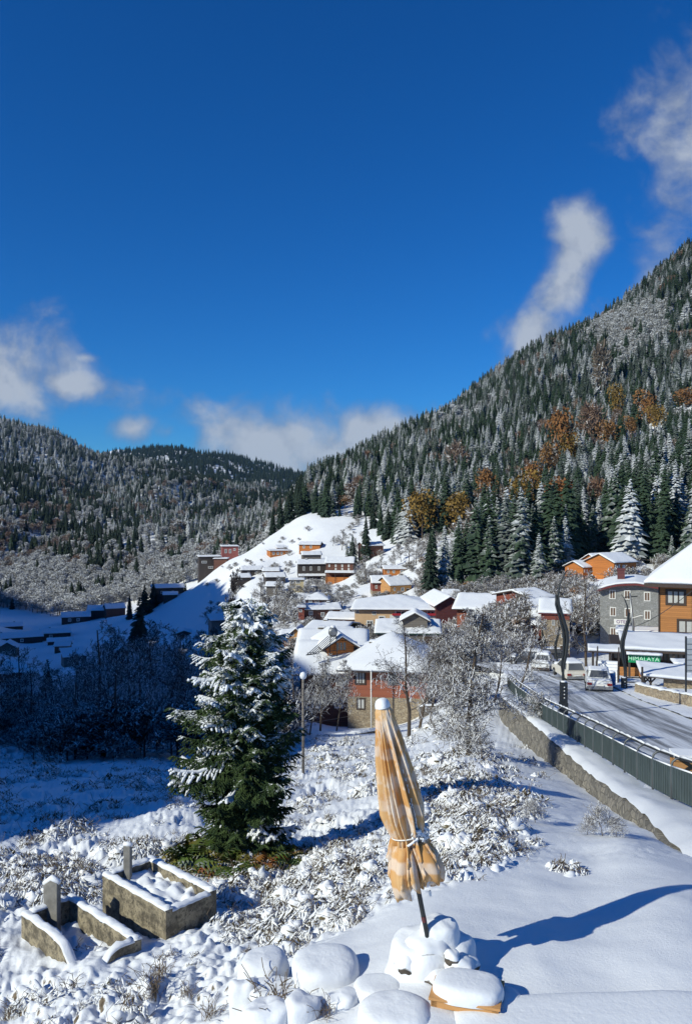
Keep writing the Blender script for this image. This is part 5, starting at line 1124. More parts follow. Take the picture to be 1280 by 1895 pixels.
# snowy shelter with stone wall in front
o = empty('shelter', P(1230, 1262, 57), R(-14), 'low snow roofed timber shelter on a stone wall in front of the restaurant', 'shelter'); s_ = 57 / F; q = lambda px: (px - 1230) * s_; zz = lambda py: (1262 - py) * s_
rf = sheet(1.75, 1.6, lambda x, y: zz(1249) - x * .05 + (y + 1.6) * .10, lambda x, y: zz(1247) - x * .05 + (y + 1.6) * .10, 'roof', M['frame_dark'], o, 9, 9)
sheet(1.79, 1.64, lambda x, y: zz(1247) - x * .05 + (y + 1.6) * .10 + .005, lambda x, y: zz(1247) - x * .05 + (y + 1.6) * .10 + .17 + .04 * pn(x, y, 9), 'roof_snow', M['roof_snow'], rf, 17, 17, True)
MB().box(q(1224), q(1300), -1.2, -.8, -1, zz(1246) - .1).build('stone_base', M['stone_tan'], o)
for xx in (-1.5, -1.1, 1.3): mb = MB(); mb.bar((xx, -1.1, -1.0), (xx, -1.1, .5), .13); mb.bar((xx, -1.1, .1), (xx + .35, -1.1, .5), .09); mb.bar((xx, -1.1, .1), (xx - .35, -1.1, .5), .09); mb.build('brace_post', M['wall_dark'], o)
s2 = sheet(1.6, .9, lambda x, y: zz(1236) + 0 * x, lambda x, y: zz(1233) + .05 * pn(x * 2, y * 2, 3), 'rear_roof', M['roof_snow'], o, 9, 9, True); s2.location = (2.4, 2.6, 0)
# timber gate, stairs, low stone wall, billboard
t = empty('timber_gate', P(1172, 1281, 55.5), R(-8), 'dark timber gate with three rails beside the second street lamp', 'gate')
for xx in (-.5, .55): MB().box(xx - .06, xx + .06, -.06, .06, -.4, 1.75).build('gate_post', M['wall_dark'], t)
for z in (.35, .68, 1.0): mb = MB(); mb.bar((-.5, 0, z), (.55, 0, z), .05, .07); mb.build('rail', M['wall_dark'], t)
t = empty('stairway', P(1128, 1262, 60), R(-20), 'snowy wooden stairs with dark handrails climbing to the restaurant', 'stairs')
mb = MB()
for i in range(7): mb.box(-1.0, .5, i * .35, i * .35 + .36, i * .17 - .4, i * .17 + .12)
mb.build('steps', M['snow'], t)
for xx in (-1.0, .55):
    mb = MB(); mb.bar((xx, -.2, .9), (xx, 2.5, 2.2), .07)
    mb.bar((xx, -.2, .5), (xx, 2.5, 1.8), .05); mb.build('handrail', M['wall_dark'], t)
    for k in range(4): MB().box(xx - .05, xx + .05, k * .85 - .2, k * .85 - .1, -.2, .95 + k * .4).build('baluster', M['wall_dark'], t)
wall_strip('low_wall', 'low yellowish stone wall on the far pavement at the right edge', [Vector((18.9, 52.5, gzp(18.9, 52.5) + .62)), Vector((18.8, 48, gzp(18.8, 48) + .66)), Vector((18.7, 43, gzp(18.7, 43) + .7)), Vector((18.6, 36, gzp(18.6, 36) + .7))], .95, .4, M['stone_tan'], snow=.12)
t = empty('billboard', P(1274, 1282, 46), 0, 'grey framed board on thin posts at the right edge of the street', 'board')
for xx in (-.18, 1.6): MB().box(xx - .04, xx + .04, -.04, .04, -1, 3.2).build('post', M['metal_dark'], t)
MB().box(-.14, 1.56, -.03, .03, 1.15, 3.1).build('panel', m_plain('grey_board', (.42, .45, .47, 1), .5, .1), t)
for k in range(6): MB().box(-.14, 1.56, -.05, -.03, 1.25 + k * .3, 1.29 + k * .3).build('slat', M['metal_grey'], t)
t = empty('wooden_box', P(1274, 1407, 18.5), R(-10), 'small orange wooden box top showing over the railing at the right edge', 'box')
MB().box(-.35, .4, -.2, .3, -1.2, .1).build('crate', M['wall_honey'], t); MB().box(-.37, .42, -.22, .32, .102, .17).build('snow_cap', M['snow'], t)
# utility pole by the hotel, thin cables, garden lamp
t = empty('utility_pole', P(1171, 1215, 82), 0, 'grey utility pole with a small lamp arm before the stone hotel', 'pole')
mb = MB(); mb.tube([(0, 0, -3), (0, 0, 3), (-.35, 0, 6.4)], [.14, .12, .09], 8); mb.build('shaft', M['metal_grey'], t)
mb = MB(); mb.tube([(-.15, -.1, 3.9), (.5, -.5, 4.2), (.8, -.6, 4.2)], [.04, .05, .09], 6); mb.build('lamp_arm', M['frame_white'], t)
mb = MB(); mb.bar((-.9, 0, 6.0), (.4, 0, 6.1), .1); mb.build('crossarm', M['metal_dark'], t)
def cable(name, a, b_, sag, label, r=.012):
    pts = [a.lerp(b_, i / 24) - Vector((0, 0, sag * 4 * (i / 24) * (1 - i / 24))) for i in range(25)]; o = MB().tube([p - a for p in pts], r, 4).build(name, M['metal_dark'], None, a); return tag(o, label, 'cable')
cable('cable', P(1173, 1160, 80), P(1300, 1075, 60), .4, 'thin cable rising from the utility pole past the golden building', .03)
cable('cable', P(-40, 1280, 36), P(646, 1325, 77), 1.2, 'thin sagging cable crossing the shaded trees to the brick house', .022)
t = empty('garden_lamp', P(561, 1432, 31), 0, 'slim wooden garden lamp post with a snowy ball beside the big spruce', 'lamp post')
MB().tube([(0, 0, -.3), (0, 0, 3.6)], .055, 8).build('post', M['wall_grey'], t)
mb = MB(); mb.tube([(0, 0, 3.6), (0, 0, 3.66), (0, 0, 3.76), (0, 0, 3.86), (0, 0, 3.9)], [.03, .11, .14, .10, .02], 10); mb.build('globe', M['snow'], t)
# ------------------------------------------------------------------ bare trees, near and in the valley
BT = {}
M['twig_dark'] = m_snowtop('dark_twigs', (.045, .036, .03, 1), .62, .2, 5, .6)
def bt(key, mat='twig', **kw):
    tr, cr_ = bare_tree(**kw); V, Q = seg_arrays(tr, 7); me1 = np_mesh('trunk', V, Q, M['bark'])
    V, Q = seg_arrays(cr_, 3); me2 = np_mesh('crown', V, Q, M[mat], smooth=False); BT[key] = (me1, me2, kw['H'])
bt('larch', seed=1, H=5.0, spread=.30, trunk=.085, levels=3, upright=.18, first=.12, dens=2.1, twig=.010)
bt('slim', seed=2, H=6.5, spread=.34, trunk=.085, levels=3, upright=.45, first=.25, dens=1.7, twig=.013)
bt('wide', seed=3, H=6.5, spread=.46, trunk=.10, levels=4, upright=.38, first=.22, dens=.84, twig=.012)
bt('wide2', seed=4, H=6.0, spread=.44, trunk=.09, levels=4, upright=.5, first=.22, dens=.84, twig=.012)
bt('bushy', 'twig_lite', seed=5, H=7.0, spread=.42, trunk=.12, levels=4, upright=.5, first=.12, dens=.85, twig=.013)
bt('far', 'twig_lite', seed=6, H=6.0, spread=.45, trunk=.10, levels=3, upright=.5, first=.15, dens=1.25, twig=.022)
bt('far2', 'twig_lite', seed=8, H=6.0, spread=.40, trunk=.10, levels=3, upright=.6, first=.2, dens=1.2, twig=.03)
bt('shrub', 'twig_lite', seed=9, H=2.0, spread=.7, trunk=.03, levels=3, upright=.5, first=.02, dens=1.3, twig=.012)
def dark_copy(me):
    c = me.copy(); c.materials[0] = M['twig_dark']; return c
BTD = {}
def put_tree(key, px, base, top, D, label, wide=1.0, group=None, lean=0, name='bare_tree', cat='tree'):
    t, c, H0 = BT[key]
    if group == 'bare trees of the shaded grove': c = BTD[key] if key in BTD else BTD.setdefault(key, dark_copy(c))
    p = P(px, base, D); g = gzp(p.x, p.y); h = (base - top) / F * D / H0
    o = empty(name, (p.x, p.y, min(p.z, g + .05)), rng.random() * 6.28, label, cat, group); o.scale = (h * wide, h * wide, h)
    if lean: o.rotation_euler = (0, R(lean), 0)
    link('trunk', t, o); link('crown', c, o); return o
NEAR = [
 ('larch', 866, 1396, 1128, 27, 'snow lined bare tree with level branches, nearest of the trees left of the railing', 1.25, -3),
 ('wide', 756, 1368, 1150, 50, 'spreading bare tree directly behind the closed umbrella tip', 1.15, 0),
 ('slim', 794, 1346, 1165, 57, 'slim bare tree right of the spreading one behind the umbrella', 1.2, 0),
 ('wide2', 775, 1334, 1175, 62, 'bare tree with thick trunk in front of the pale yard wall', 1.2, 2),
 ('slim', 830, 1338, 1170, 58, 'snowy bare tree between the yard wall and the level branched tree', 1.05, 0),
 ('wide', 905, 1335, 1175, 54, 'dense snowy bare tree at the far end of the stone retaining wall', 1.0, 4),
 ('wide2', 938, 1330, 1150, 50, 'snow covered tree overhanging the start of the railing', 1.15, 12),
 ('slim', 890, 1290, 1120, 92, 'tall thin bare tree in front of the brick and timber house', 1.3, 0),
 ('bushy', 1084, 1238, 1066, 84, 'tall dense frosted tree standing beside the left end of the stone hotel', .95, 0),
 ('far2', 700, 1240, 1160, 100, 'thin bare tree in front of the biggest snowy roof', .8, 0),
 ('wide2', 592, 1345, 1212, 66, 'leafless tree in front of the shaded wing of the brick house', 1.1, 0),
 ('slim', 622, 1340, 1218, 70, 'slim leafless tree close to the corner of the brick house', .9, 0),
 ('slim', 572, 1352, 1222, 60, 'dark leafless tree right of the garden lamp', .9, 0),
]
for k, px, b_, t_, D, lab, wd, ln in NEAR: put_tree(k, px, b_, t_, D, lab, wd, 'bare trees between the road and the houses', ln)
SH = [
 ('bushy', 190, 1440, 1165, 52, 'tallest dark bare tree in the shade left of the big spruce', .95), ('wide', 105, 1425, 1240, 48, 'rounded bare tree in the shade, left of the tallest one', 1.2),
 ('bushy', 62, 1415, 1228, 62, 'bare tree in the shade near the left edge', .9), ('far', 8, 1395, 1225, 60, 'bare tree cut by the left edge in the shade', 1.0),
 ('wide2', 262, 1420, 1200, 56, 'dark bare tree directly left of the big spruce', 1.1), ('bushy', 330, 1395, 1175, 78, 'bare tree in the shade behind the left branches of the big spruce', 1.1),
 ('wide', 155, 1400, 1225, 72, 'bare tree behind the tallest dark one', 1.2), ('wide', 225, 1400, 1215, 76, 'bare tree in the shaded row, behind the gap left of the spruce', 1.2),
 ('bushy', 300, 1380, 1190, 100, 'farther bare tree in the dark grove of the valley', 1.0), ('far', 385, 1370, 1170, 100, 'bare tree behind the top of the big spruce', 1.1),
 ('bushy', 480, 1370, 1200, 88, 'shaded bare tree right behind the big spruce', 1.1), ('wide', 530, 1375, 1225, 70, 'shaded bare tree between the big spruce and the garden lamp', 1.2),
 ('far', 270, 1330, 1170, 160, 'small bare tree beside the lone black spruce', 1.3), ('far', 205, 1330, 1180, 150, 'small bare tree before the valley huts', 1.2),
 ('far', 345, 1320, 1190, 150, 'bare tree in the valley grove, highest on the shaded field', 1.4), ('far2', 380, 1135, 1105, 330, 'low bare bush in the middle of the shaded blue slope', 2.0),
 ('far', 130, 1370, 1250, 110, 'bare tree behind the round dark conifer', 1.3), ('far', 30, 1360, 1255, 110, 'bare tree below the large brown barn', 1.3),
 ('far2', 425, 1190, 1062, 225, 'tall thin bare tree above the top of the big spruce', .5), ('wide', 410, 1400, 1260, 66, 'bare tree hidden behind the middle of the big spruce', 1.2),
]
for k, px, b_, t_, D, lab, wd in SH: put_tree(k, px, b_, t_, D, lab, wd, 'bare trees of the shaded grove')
VT = [(520,1178,1085,215),(495,1172,1100,225),(508,1150,1075,250),(540,1140,1088,250),(636,1138,1086,240),(600,1096,1070,290),(662,1085,1040,295),(680,1088,1032,290),(706,1060,1032,310),(615,1003,985,380),
      (632,1010,975,372),(660,1020,990,355),(757,1040,998,300),(770,1046,1002,290),(742,1036,1005,310),(730,1045,1015,305),(702,1128,1100,238),(690,1120,1096,240),(560,1150,1105,240),(480,1120,1080,300),(470,1055,1040,365),(533,1048,1036,345),
      (575,1140,1115,245),(768,1098,1072,245),(780,1100,1068,240),(850,1120,1070,190),(870,1135,1075,180),(905,1110,1062,200),(930,1115,1060,190),(955,1130,1070,180),(975,1120,1075,170),(1040,1100,1060,190),
      (1012,1088,1052,215),(890,1100,1070,210),(1205,1080,1040,180),(830,1125,1085,185),(800,1128,1095,190),(940,1180,1105,140),(915,1200,1120,130),(965,1200,1130,125),(900,1240,1150,108),(925,1245,1170,100)]
for px, b_, t_, D in VT: put_tree(('far', 'far2')[px % 2], px, b_, t_, D, ('short ' if b_ - t_ < 40 else 'tall ' if b_ - t_ > 62 else '') + ('frosted' if px % 2 else 'thin') + ' leafless tree ' + ('in the lower left gardens beside the big spruce top' if px < 570 else 'high on the slope by the tall dark spruce' if b_ < 1050 and px < 700 else 'on the slope around the twin roofed house' if px < 790 and b_ < 1110 else 'between the village lane and the tan building' if px < 790 else 'behind the brick and timber house' if b_ < 1150 else 'in the grove between the tan building and the road'), 1.2, 'leafless trees of the village')
# ---- low scrub over the village slope and along the forest foot
bc = bpy.data.collections.new('brush_prototypes'); protos = []
for i in range(3):
    tr, cr_ = bare_tree(seed=30 + i, H=1.0, spread=.9, trunk=.03, levels=2, upright=.5, first=.05, dens=1.5, twig=.016); V, Q = seg_arrays(tr + cr_, 3)
    o = bpy.data.objects.new('%02d_scrub' % i, np_mesh('scrub', V, Q, M['twig_lite'], smooth=False)); bc.objects.link(o)
for i in range(3):
    v, t = crown_arrays(70 + i, n=240, size=.13, z0=.0, z1=.8, rx=.5); o = bpy.data.objects.new('%02d_bush' % (3 + i), np_mesh('bush', v, t, M['brown_twig'], smooth=False)); bc.objects.link(o)
n = 7500; pxs = rng.uniform(380, 1300, n); Ds = np.exp(rng.uniform(math.log(95), math.log(440), n)); X = (pxs - HX) / F * Ds; Z = terr(X, Ds); pys_ = HY - Z / Ds * F
den = np.clip(.35 + pn(X / 16, Ds / 16, 91) * 1.1, 0, 1) * np.where(pxs > 790, 1.0, .75)
foot = (pxs > 780) & (pys_ < 1180) & (pys_ > 1040)
k = (rng.random(n) < np.where(foot, 1.0, den)) & ~((pys_ < 1040) & (pxs < 640) & (rng.random(n) < .75)) & ~((pxs > 930) & (pys_ > 1215))
k &= ~((pxs > 1040) & (pxs < 1215) & (pys_ < 1150) & (rng.random(n) < .85))
k &= ~((pxs > 975) & (pxs < 1065) & (pys_ > 1125))
sc_ = rng.uniform(.9, 2.4, n) * np.where(foot, 1.35, 1.0)
pk = np.where(foot & (rng.random(n) < .35), rng.integers(3, 6, n), rng.integers(0, 3, n))
scatter('scrub', np.stack([X, Ds, Z], -1)[k], pk[k], np.stack([sc_ * 1.3, sc_ * 1.3, sc_], -1)[k], np.stack([Z * 0, Z * 0, rng.random(n) * 6.28], -1)[k], bc, 'frosted scrub and hedges on the village slope')

# undergrowth and more trees of the shaded grove
n = 380; pxs = rng.uniform(-60, 560, n); Ds = np.exp(rng.uniform(math.log(44), math.log(150), n)); X = (pxs - HX) / F * Ds; Z = terr(X, Ds); k = (pn(X / 7, Ds / 7, 99) + rng.random(n) * .5 > .05) & ~((np.abs(X + 1) < 8) & (Ds > 70))
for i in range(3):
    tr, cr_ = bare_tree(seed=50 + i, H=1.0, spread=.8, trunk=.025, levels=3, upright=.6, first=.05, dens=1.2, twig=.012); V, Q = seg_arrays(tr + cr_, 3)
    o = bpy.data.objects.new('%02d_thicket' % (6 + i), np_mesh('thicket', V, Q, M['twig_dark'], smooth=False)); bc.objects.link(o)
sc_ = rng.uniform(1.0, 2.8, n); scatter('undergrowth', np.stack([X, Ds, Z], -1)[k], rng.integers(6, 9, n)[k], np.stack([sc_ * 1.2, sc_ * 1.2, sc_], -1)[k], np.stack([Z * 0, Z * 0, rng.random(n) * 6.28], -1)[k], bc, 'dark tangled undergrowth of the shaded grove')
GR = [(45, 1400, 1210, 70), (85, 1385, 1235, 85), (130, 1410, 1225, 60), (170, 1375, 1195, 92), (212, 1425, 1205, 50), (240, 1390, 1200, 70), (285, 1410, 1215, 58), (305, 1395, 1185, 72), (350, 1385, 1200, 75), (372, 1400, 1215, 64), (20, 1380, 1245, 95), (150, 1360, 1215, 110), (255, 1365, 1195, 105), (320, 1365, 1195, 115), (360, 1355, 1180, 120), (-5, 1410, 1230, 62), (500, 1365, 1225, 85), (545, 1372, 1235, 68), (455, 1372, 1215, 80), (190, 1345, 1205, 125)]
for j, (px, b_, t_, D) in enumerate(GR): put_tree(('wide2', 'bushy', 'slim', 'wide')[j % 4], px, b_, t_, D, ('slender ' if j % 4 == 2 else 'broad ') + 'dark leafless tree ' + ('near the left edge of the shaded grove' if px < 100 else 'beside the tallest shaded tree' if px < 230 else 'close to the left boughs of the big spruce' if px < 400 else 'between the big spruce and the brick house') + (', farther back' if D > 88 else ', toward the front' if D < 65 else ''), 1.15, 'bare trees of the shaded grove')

# ------------------------------------------------------------------ the big snow laden spruce
b = NB('spruce_needles'); up = b.upness(); tcn = b.n('ShaderNodeTexCoord'); sp = b.n('ShaderNodeSeparateXYZ'); b.l(tcn.outputs['Object'], sp.inputs[0])
nz = b.noise(2.6, 3, .6); n3 = b.noise(16, 3, .6)
v = b.math('ADD', b.math('ADD', b.math('MULTIPLY', up, .75), b.math('MULTIPLY', b.math('SUBTRACT', nz, .5), 1.5)), b.math('ADD', b.math('MULTIPLY', b.math('SUBTRACT', n3, .5), .5), b.math('MULTIPLY', b.math('SUBTRACT', sp.outputs['Z'], 2.5), .10)))
f = b.ramp(v, .50, .74); g = b.mix(b.ramp(b.noise(5, 3), .35, .65), (.018, .036, .014, 1), (.055, .085, .028, 1))
b.col(b.mix(f, g, SNOWC)); b.rough(.8); b.b.inputs['Specular IOR Level'].default_value = .15; M['spruce'] = b.m
M['snow_load'] = m_snow('branch_snow', 18, .4, .02)
S0 = P(452, 1592, 15.2); S0.z = gzp(S0.x, S0.y) - .05
o = empty('spruce_tree', S0, 0, 'big snow laden spruce with long drooping boughs in the middle of the field', 'spruce'); TH = (HY - 1092) / F * 15.2 - S0.z
rs = np.random.default_rng(5); segs = []; loads = []
def prof(h): return .80 * np.interp(h / TH, [0, .05, .2, .4, .55, .72, .86, .95, 1], [.95, 1.05, 1.08, 1.12, 1.10, 1.04, .84, .50, .08])
MB().tube([(0, 0, -.2), (.04, 0, TH * .5), (.13, 0, TH * .985)], [.09, .055, .012], 8).build('trunk', M['bark'], o)
h = .42; ang = 0
while h < TH - .08:
    nb = 7 if h < TH * .8 else 5
    for k in range(nb):
        ang = 2 * math.pi * (k + rs.random() * .8) / nb + h * 7; L = prof(h) * (.72 + .42 * rs.random())
        if rs.random() < .16 and .2 < h / TH < .85: L *= 1.3
        if math.cos(ang) < -.9 and abs(h / TH - .37) < .06 or math.cos(ang) < -.9 and abs(h / TH - .60) < .04: L = 1.35
        d = np.array([math.cos(ang), math.sin(ang), 0.]); side = np.array([-d[1], d[0], 0]); n = 12; lx = .14 * (h / TH) ** 1.5 * (1 if k % 3 else -.6); p = np.array([lx, 0, h]); pts = [p]; droop = .16 + .22 * rs.random() + (.15 if h < TH * .3 else 0); q2 = rs.normal() * .12
        for i in range(n):
            t = (i + 1) / n; hz_ = h - droop * L * math.sin(t * 1.9) + .10 * L * max(0, t - .7) * 2
            pts.append(np.array([lx, 0, hz_]) + d * (L * t) + side * q2 * L * t * t)
        for i in range(n): segs.append((*pts[i], *pts[i + 1], .022 * (1 - i / n) + .006, .022 * (1 - (i + 1) / n) + .006))
        heavy = rs.random() < (.10 + .07 * (h / TH > .42) + .14 * (h / TH > .25) * (math.cos(ang) < -.3)); nt_ = int(9 + L * 17)
        for j in range(nt_):
            t = .14 + .86 * (j + rs.random()) / nt_; i = min(int(t * n), n - 1); q = pts[i] + (pts[i + 1] - pts[i]) * (t * n - i); bd_ = pts[i + 1] - pts[i]; bd_ = bd_ / np.linalg.norm(bd_)
            sg_ = 1 if j % 2 else -1; tl = (.36 * L ** .5 * (1 - t) ** .7 + .09) * (.7 + .5 * rs.random())
            td = bd_ * .75 + side * sg_ * (.85 if t < .95 else .2) + np.array([0, 0, -.32 - .25 * rs.random()]); td /= np.linalg.norm(td); e = q
            m_ = 3
            for a in range(m_):
                td2 = td + np.array([0, 0, -.14 * a]); e2 = e + td2 / np.linalg.norm(td2) * tl / m_
                r0 = .017 * (1 - a / m_ * .45); segs.append((*e, *e2, r0, r0 * .75))
                if tl > .10:
                    for s2 in (-1, 1):
                        wd = td2 * .8 + np.cross(td2, [0, 0, 1]) * s2 * .8 + np.array([0, 0, -.22]); wd /= np.linalg.norm(wd); e3 = e + (e2 - e) * rs.random() + wd * tl * (.36 - .07 * a); segs.append((*(e + (e2 - e) * .3), *e3, .014, .006))
                        if tl > .2: wd = wd + rs.normal(size=3) * .4; segs.append((*(e + (e2 - e) * .7), *(e + wd * tl * .3), .013, .006))
                if heavy and t > .25 and rs.random() < .85: loads.append((*(e + [0, 0, .02]), *(e2 + [0, 0, .018]), .024 + .014 * rs.random(), .014))
                e = e2
        if heavy:
            for i in range(3, n): loads.append((*(pts[i] + [0, 0, .03]), *(pts[i + 1] + [0, 0, .03]), .026 + .014 * rs.random(), .026 + .010 * rs.random()))
    h += .115 if h < TH * .8 else .10
V, Q = seg_arrays(segs, 4); link('crown', np_mesh('crown', V, Q, M['spruce'], smooth=False), o)
V, Q = seg_arrays(loads, 6); V = V + (np.stack([pn(V[:, 0] * 9, V[:, 2] * 9, 61), pn(V[:, 1] * 9, V[:, 2] * 9, 62), pn(V[:, 0] * 8, V[:, 1] * 8, 63)], -1)) * .022
link('snow_load', np_mesh('snow_load', V, Q, M['snow_load'], smooth=True), o)
print('spruce', len(segs), len(loads))
# ------------------------------------------------------------------ snow covered brush in the field
gc = bpy.data.collections.new('field_prototypes')
M['brush'] = m_snowtop('brush_leaves', (.095, .07, .042, 1), -.04, .16, 14, 1.0, base2=(.14, .115, .05, 1), c2scale=7)
M['stem'] = m_plain('dry_stems', (.21, .155, .10, 1), .9, .4, 9)
def clump(seed, n, rad, hgt_, leaf, stems=4, dome=True):
    """a bush under snow: an uneven snow lump, drooping leaves at its fringe, a few stems"""
    r = np.random.default_rng(seed); V = []; T = []; mi = []; m = 0
    if dome:
        for b_ in range(2):
            cx, cy = r.normal(size=2) * rad * .35; br = rad * (.35 + .3 * r.random()); bh = hgt_ * (.55 + .5 * r.random()); nu, nv = 12, 6
            for jj in range(nv + 1):
                for ii in range(nu):
                    t = jj / nv * 1.57; a = 6.283 * ii / nu; x = math.cos(a) * math.cos(t) * br; y = math.sin(a) * math.cos(t) * br; z = math.sin(t) * bh
                    k = .85 + .75 * mnoise.noise(Vector((x * 9 + seed, y * 9 + b_ * 3, z * 9))); V.append(np.array([cx + x * k, cy + y * k, z * k - .02]))
            for jj in range(nv):
                for ii in range(nu): T.append((m + jj * nu + ii, m + jj * nu + (ii + 1) % nu, m + (jj + 1) * nu + (ii + 1) % nu, m + (jj + 1) * nu + ii)); mi.append(0)
            m += nu * (nv + 1)
    for i in range(n):
        a = r.random() * 6.283; q = rad * (.35 + .75 * r.random()); z = hgt_ * max(.08, 1 - (q / rad) ** 1.4) * (.4 + .8 * r.random()) + .01
        d = np.array([math.cos(a + r.normal() * .7), math.sin(a + r.normal() * .7), -.35 - .5 * q / rad + r.normal() * .4]); d /= np.linalg.norm(d); s = np.cross(d, [0, 0, 1]); s /= np.linalg.norm(s); u_ = np.cross(s, d)
        L = leaf * (.35 + 1.1 * r.random() ** 1.6); w = L * (.14 + .16 * r.random()); th = L * (.08 + .12 * r.random()); c = np.array([math.cos(a) * q, math.sin(a) * q, z])
        for t, k in [(-.5, .2), (-.15, .9), (.2, .8), (.5, .15)]:
            for j in range(5): an = 6.283 * j / 5; V.append(c + d * L * t + s * math.cos(an) * w * k + u_ * math.sin(an) * th * k - np.array([0, 0, t * abs(t) * L * .6]))
        for a_ in range(3):
            for j in range(5): T.append((m + a_ * 5 + j, m + a_ * 5 + (j + 1) % 5, m + a_ * 5 + 5 + (j + 1) % 5, m + a_ * 5 + 5 + j)); mi.append(0)
        m += 20
    segs = []
    for i in range(stems):
        a = r.random() * 6.28; p = np.array([math.cos(a), math.sin(a), 0]) * rad * .8 * r.random(); d = np.array([r.normal() * .6, r.normal() * .6, 1.]); L = hgt_ * (.9 + 1.1 * r.random())
        for j in range(3): e = p + d / np.linalg.norm(d) * L / 3; segs.append((*p, *e, .0045, .0035)); p = e; d = d + np.array([r.normal() * .5, r.normal() * .5, -.3])
    if segs:
        v2, q2 = seg_arrays(segs, 3); T += [tuple(x + m) for x in q2]; mi += [1] * len(q2); V += list(v2)
    return np.array(V), np.array(T), mi
specs = [(0, 52, .27, .15, .085, 9), (1, 70, .37, .20, .10, 11), (2, 34, .20, .11, .07, 16), (3, 90, .45, .26, .11, 16), (4, 26, .15, .08, .06, 18)]
for s_, n, ra, hg, lf, st in specs:
    V, T, mi = clump(s_ + 200, n, ra, hg, lf, st); gc.objects.link(bpy.data.objects.new('%02d_brush_clump' % s_, np_mesh('brush_clump', V, T, [M['brush'], M['stem']], smooth=True, mi=mi)))
# dry grass tuft
segs = []; r_ = np.random.default_rng(77)
for i in range(34):
    p = np.array([r_.normal() * .05, r_.normal() * .05, -.03]); d = np.array([r_.normal() * .35, r_.normal() * .35, 1.]); L = .10 + .22 * r_.random()
    for j in range(4): e = p + d / np.linalg.norm(d) * L / 4; segs.append((*p, *e, .0035, .0028)); p = e; d = d + np.array([r_.normal() * .3, r_.normal() * .3, -.22 * j])
V, Q = seg_arrays(segs, 3); gc.objects.link(bpy.data.objects.new('05_grass_tuft', np_mesh('grass_tuft', V, Q, M['stem'], smooth=False)))
def near_surface(px, D):
    X = (px - HX) / F * D; Z, rm = ground_z(X, D, terr(X, D)); return X, Z, rm
n = 18500; pxs = rng.uniform(-330, 1010, n); dmax = np.log(62); Ds = np.exp(rng.uniform(np.log(6.7), dmax, n)); X, Z, rm = near_surface(pxs, Ds); py_ = HY - Z / Ds * F
dens_ = np.clip(.30 + pn(X * .5, Ds * .45, 95) * .9, .05, 1)
hot = np.maximum.reduce([np.exp(-(((pxs - a) / b_) ** 2 + ((py_ - c) / d) ** 2)) for a, b_, c, d in ((620, 75, 1610, 40), (900, 85, 1500, 55), (860, 60, 1560, 35), (500, 90, 1650, 40), (640, 40, 1690, 20), (560, 25, 1690, 15), (830, 40, 1440, 20), (80, 120, 1640, 60), (420, 60, 1700, 40))])
dens_ = np.clip(dens_ + hot * 1.0, 0, 1) * rm
dens_ = np.where((pxs < 480) & (py_ > 1745), dens_ * .35, dens_)
k = rng.random(n) < np.clip(dens_ * (.30 + .5 * hot), 0, .7)
k &= ~((np.abs(pxs - 300) < 120) & (np.abs(py_ - 1675) < 75)) & ~((np.abs(pxs - 140) < 155) & (np.abs(py_ - 1735) < 62))
size = rng.uniform(.45, 1.0, n) * np.clip(.5 + Ds / 26, .65, 1.8)
pk = rng.choice([0, 1, 2, 3, 4, 5], n, p=[.25, .2, .2, .12, .15, .08])
scatter('snowy_brush', np.stack([X, Ds, Z - .05 * size], -1)[k], pk[k], np.stack([size] * 3, -1)[k], np.stack([rng.normal(size=n) * .1, rng.normal(size=n) * .1, rng.random(n) * 6.28], -1)[k], gc, 'snow covered tussocks and brush over the sloping field')
print('brush', int(k.sum()))
pts = [(285, 1815, .8), (300, 1800, .7), (480, 1868, .9), (510, 1860, 1.1), (500, 1885, 1.0), (530, 1880, .9), (450, 1865, .7), (280, 1840, .8), (130, 1830, .7), (345, 1842, .6), (560, 1772, .6), (600, 1880, .6), (390, 1880, .7), (20, 1880, .7), (1050, 1612, .9), (1035, 1608, .7), (1068, 1616, .6), (830, 1620, 1.0), (905, 1600, .7), (885, 1602, .8), (990, 1560, .6), (245, 1870, .8)]
pos = []; 
for px, py, s_ in pts:
    D = 3.9 / max(.2, (py - HY) / F) ; 
    for _ in range(12): X, Z, _r = near_surface(np.array([float(px)]), np.array([D])); D = float(-Z[0] / ((py - HY) / F)) * .5 + D * .5
    pos.append((X[0], D, Z[0], s_))
pos = np.array(pos); m = len(pos)
scatter('dry_grass', pos[:, :3], np.where(np.arange(m) < 14, 5, 2), np.stack([pos[:, 3]] * 3, -1) * 1.2, np.stack([pos[:, 0] * 0, pos[:, 0] * 0, np.arange(m) * 1.7], -1), gc, 'dry grass stems poking out of the foreground snow')
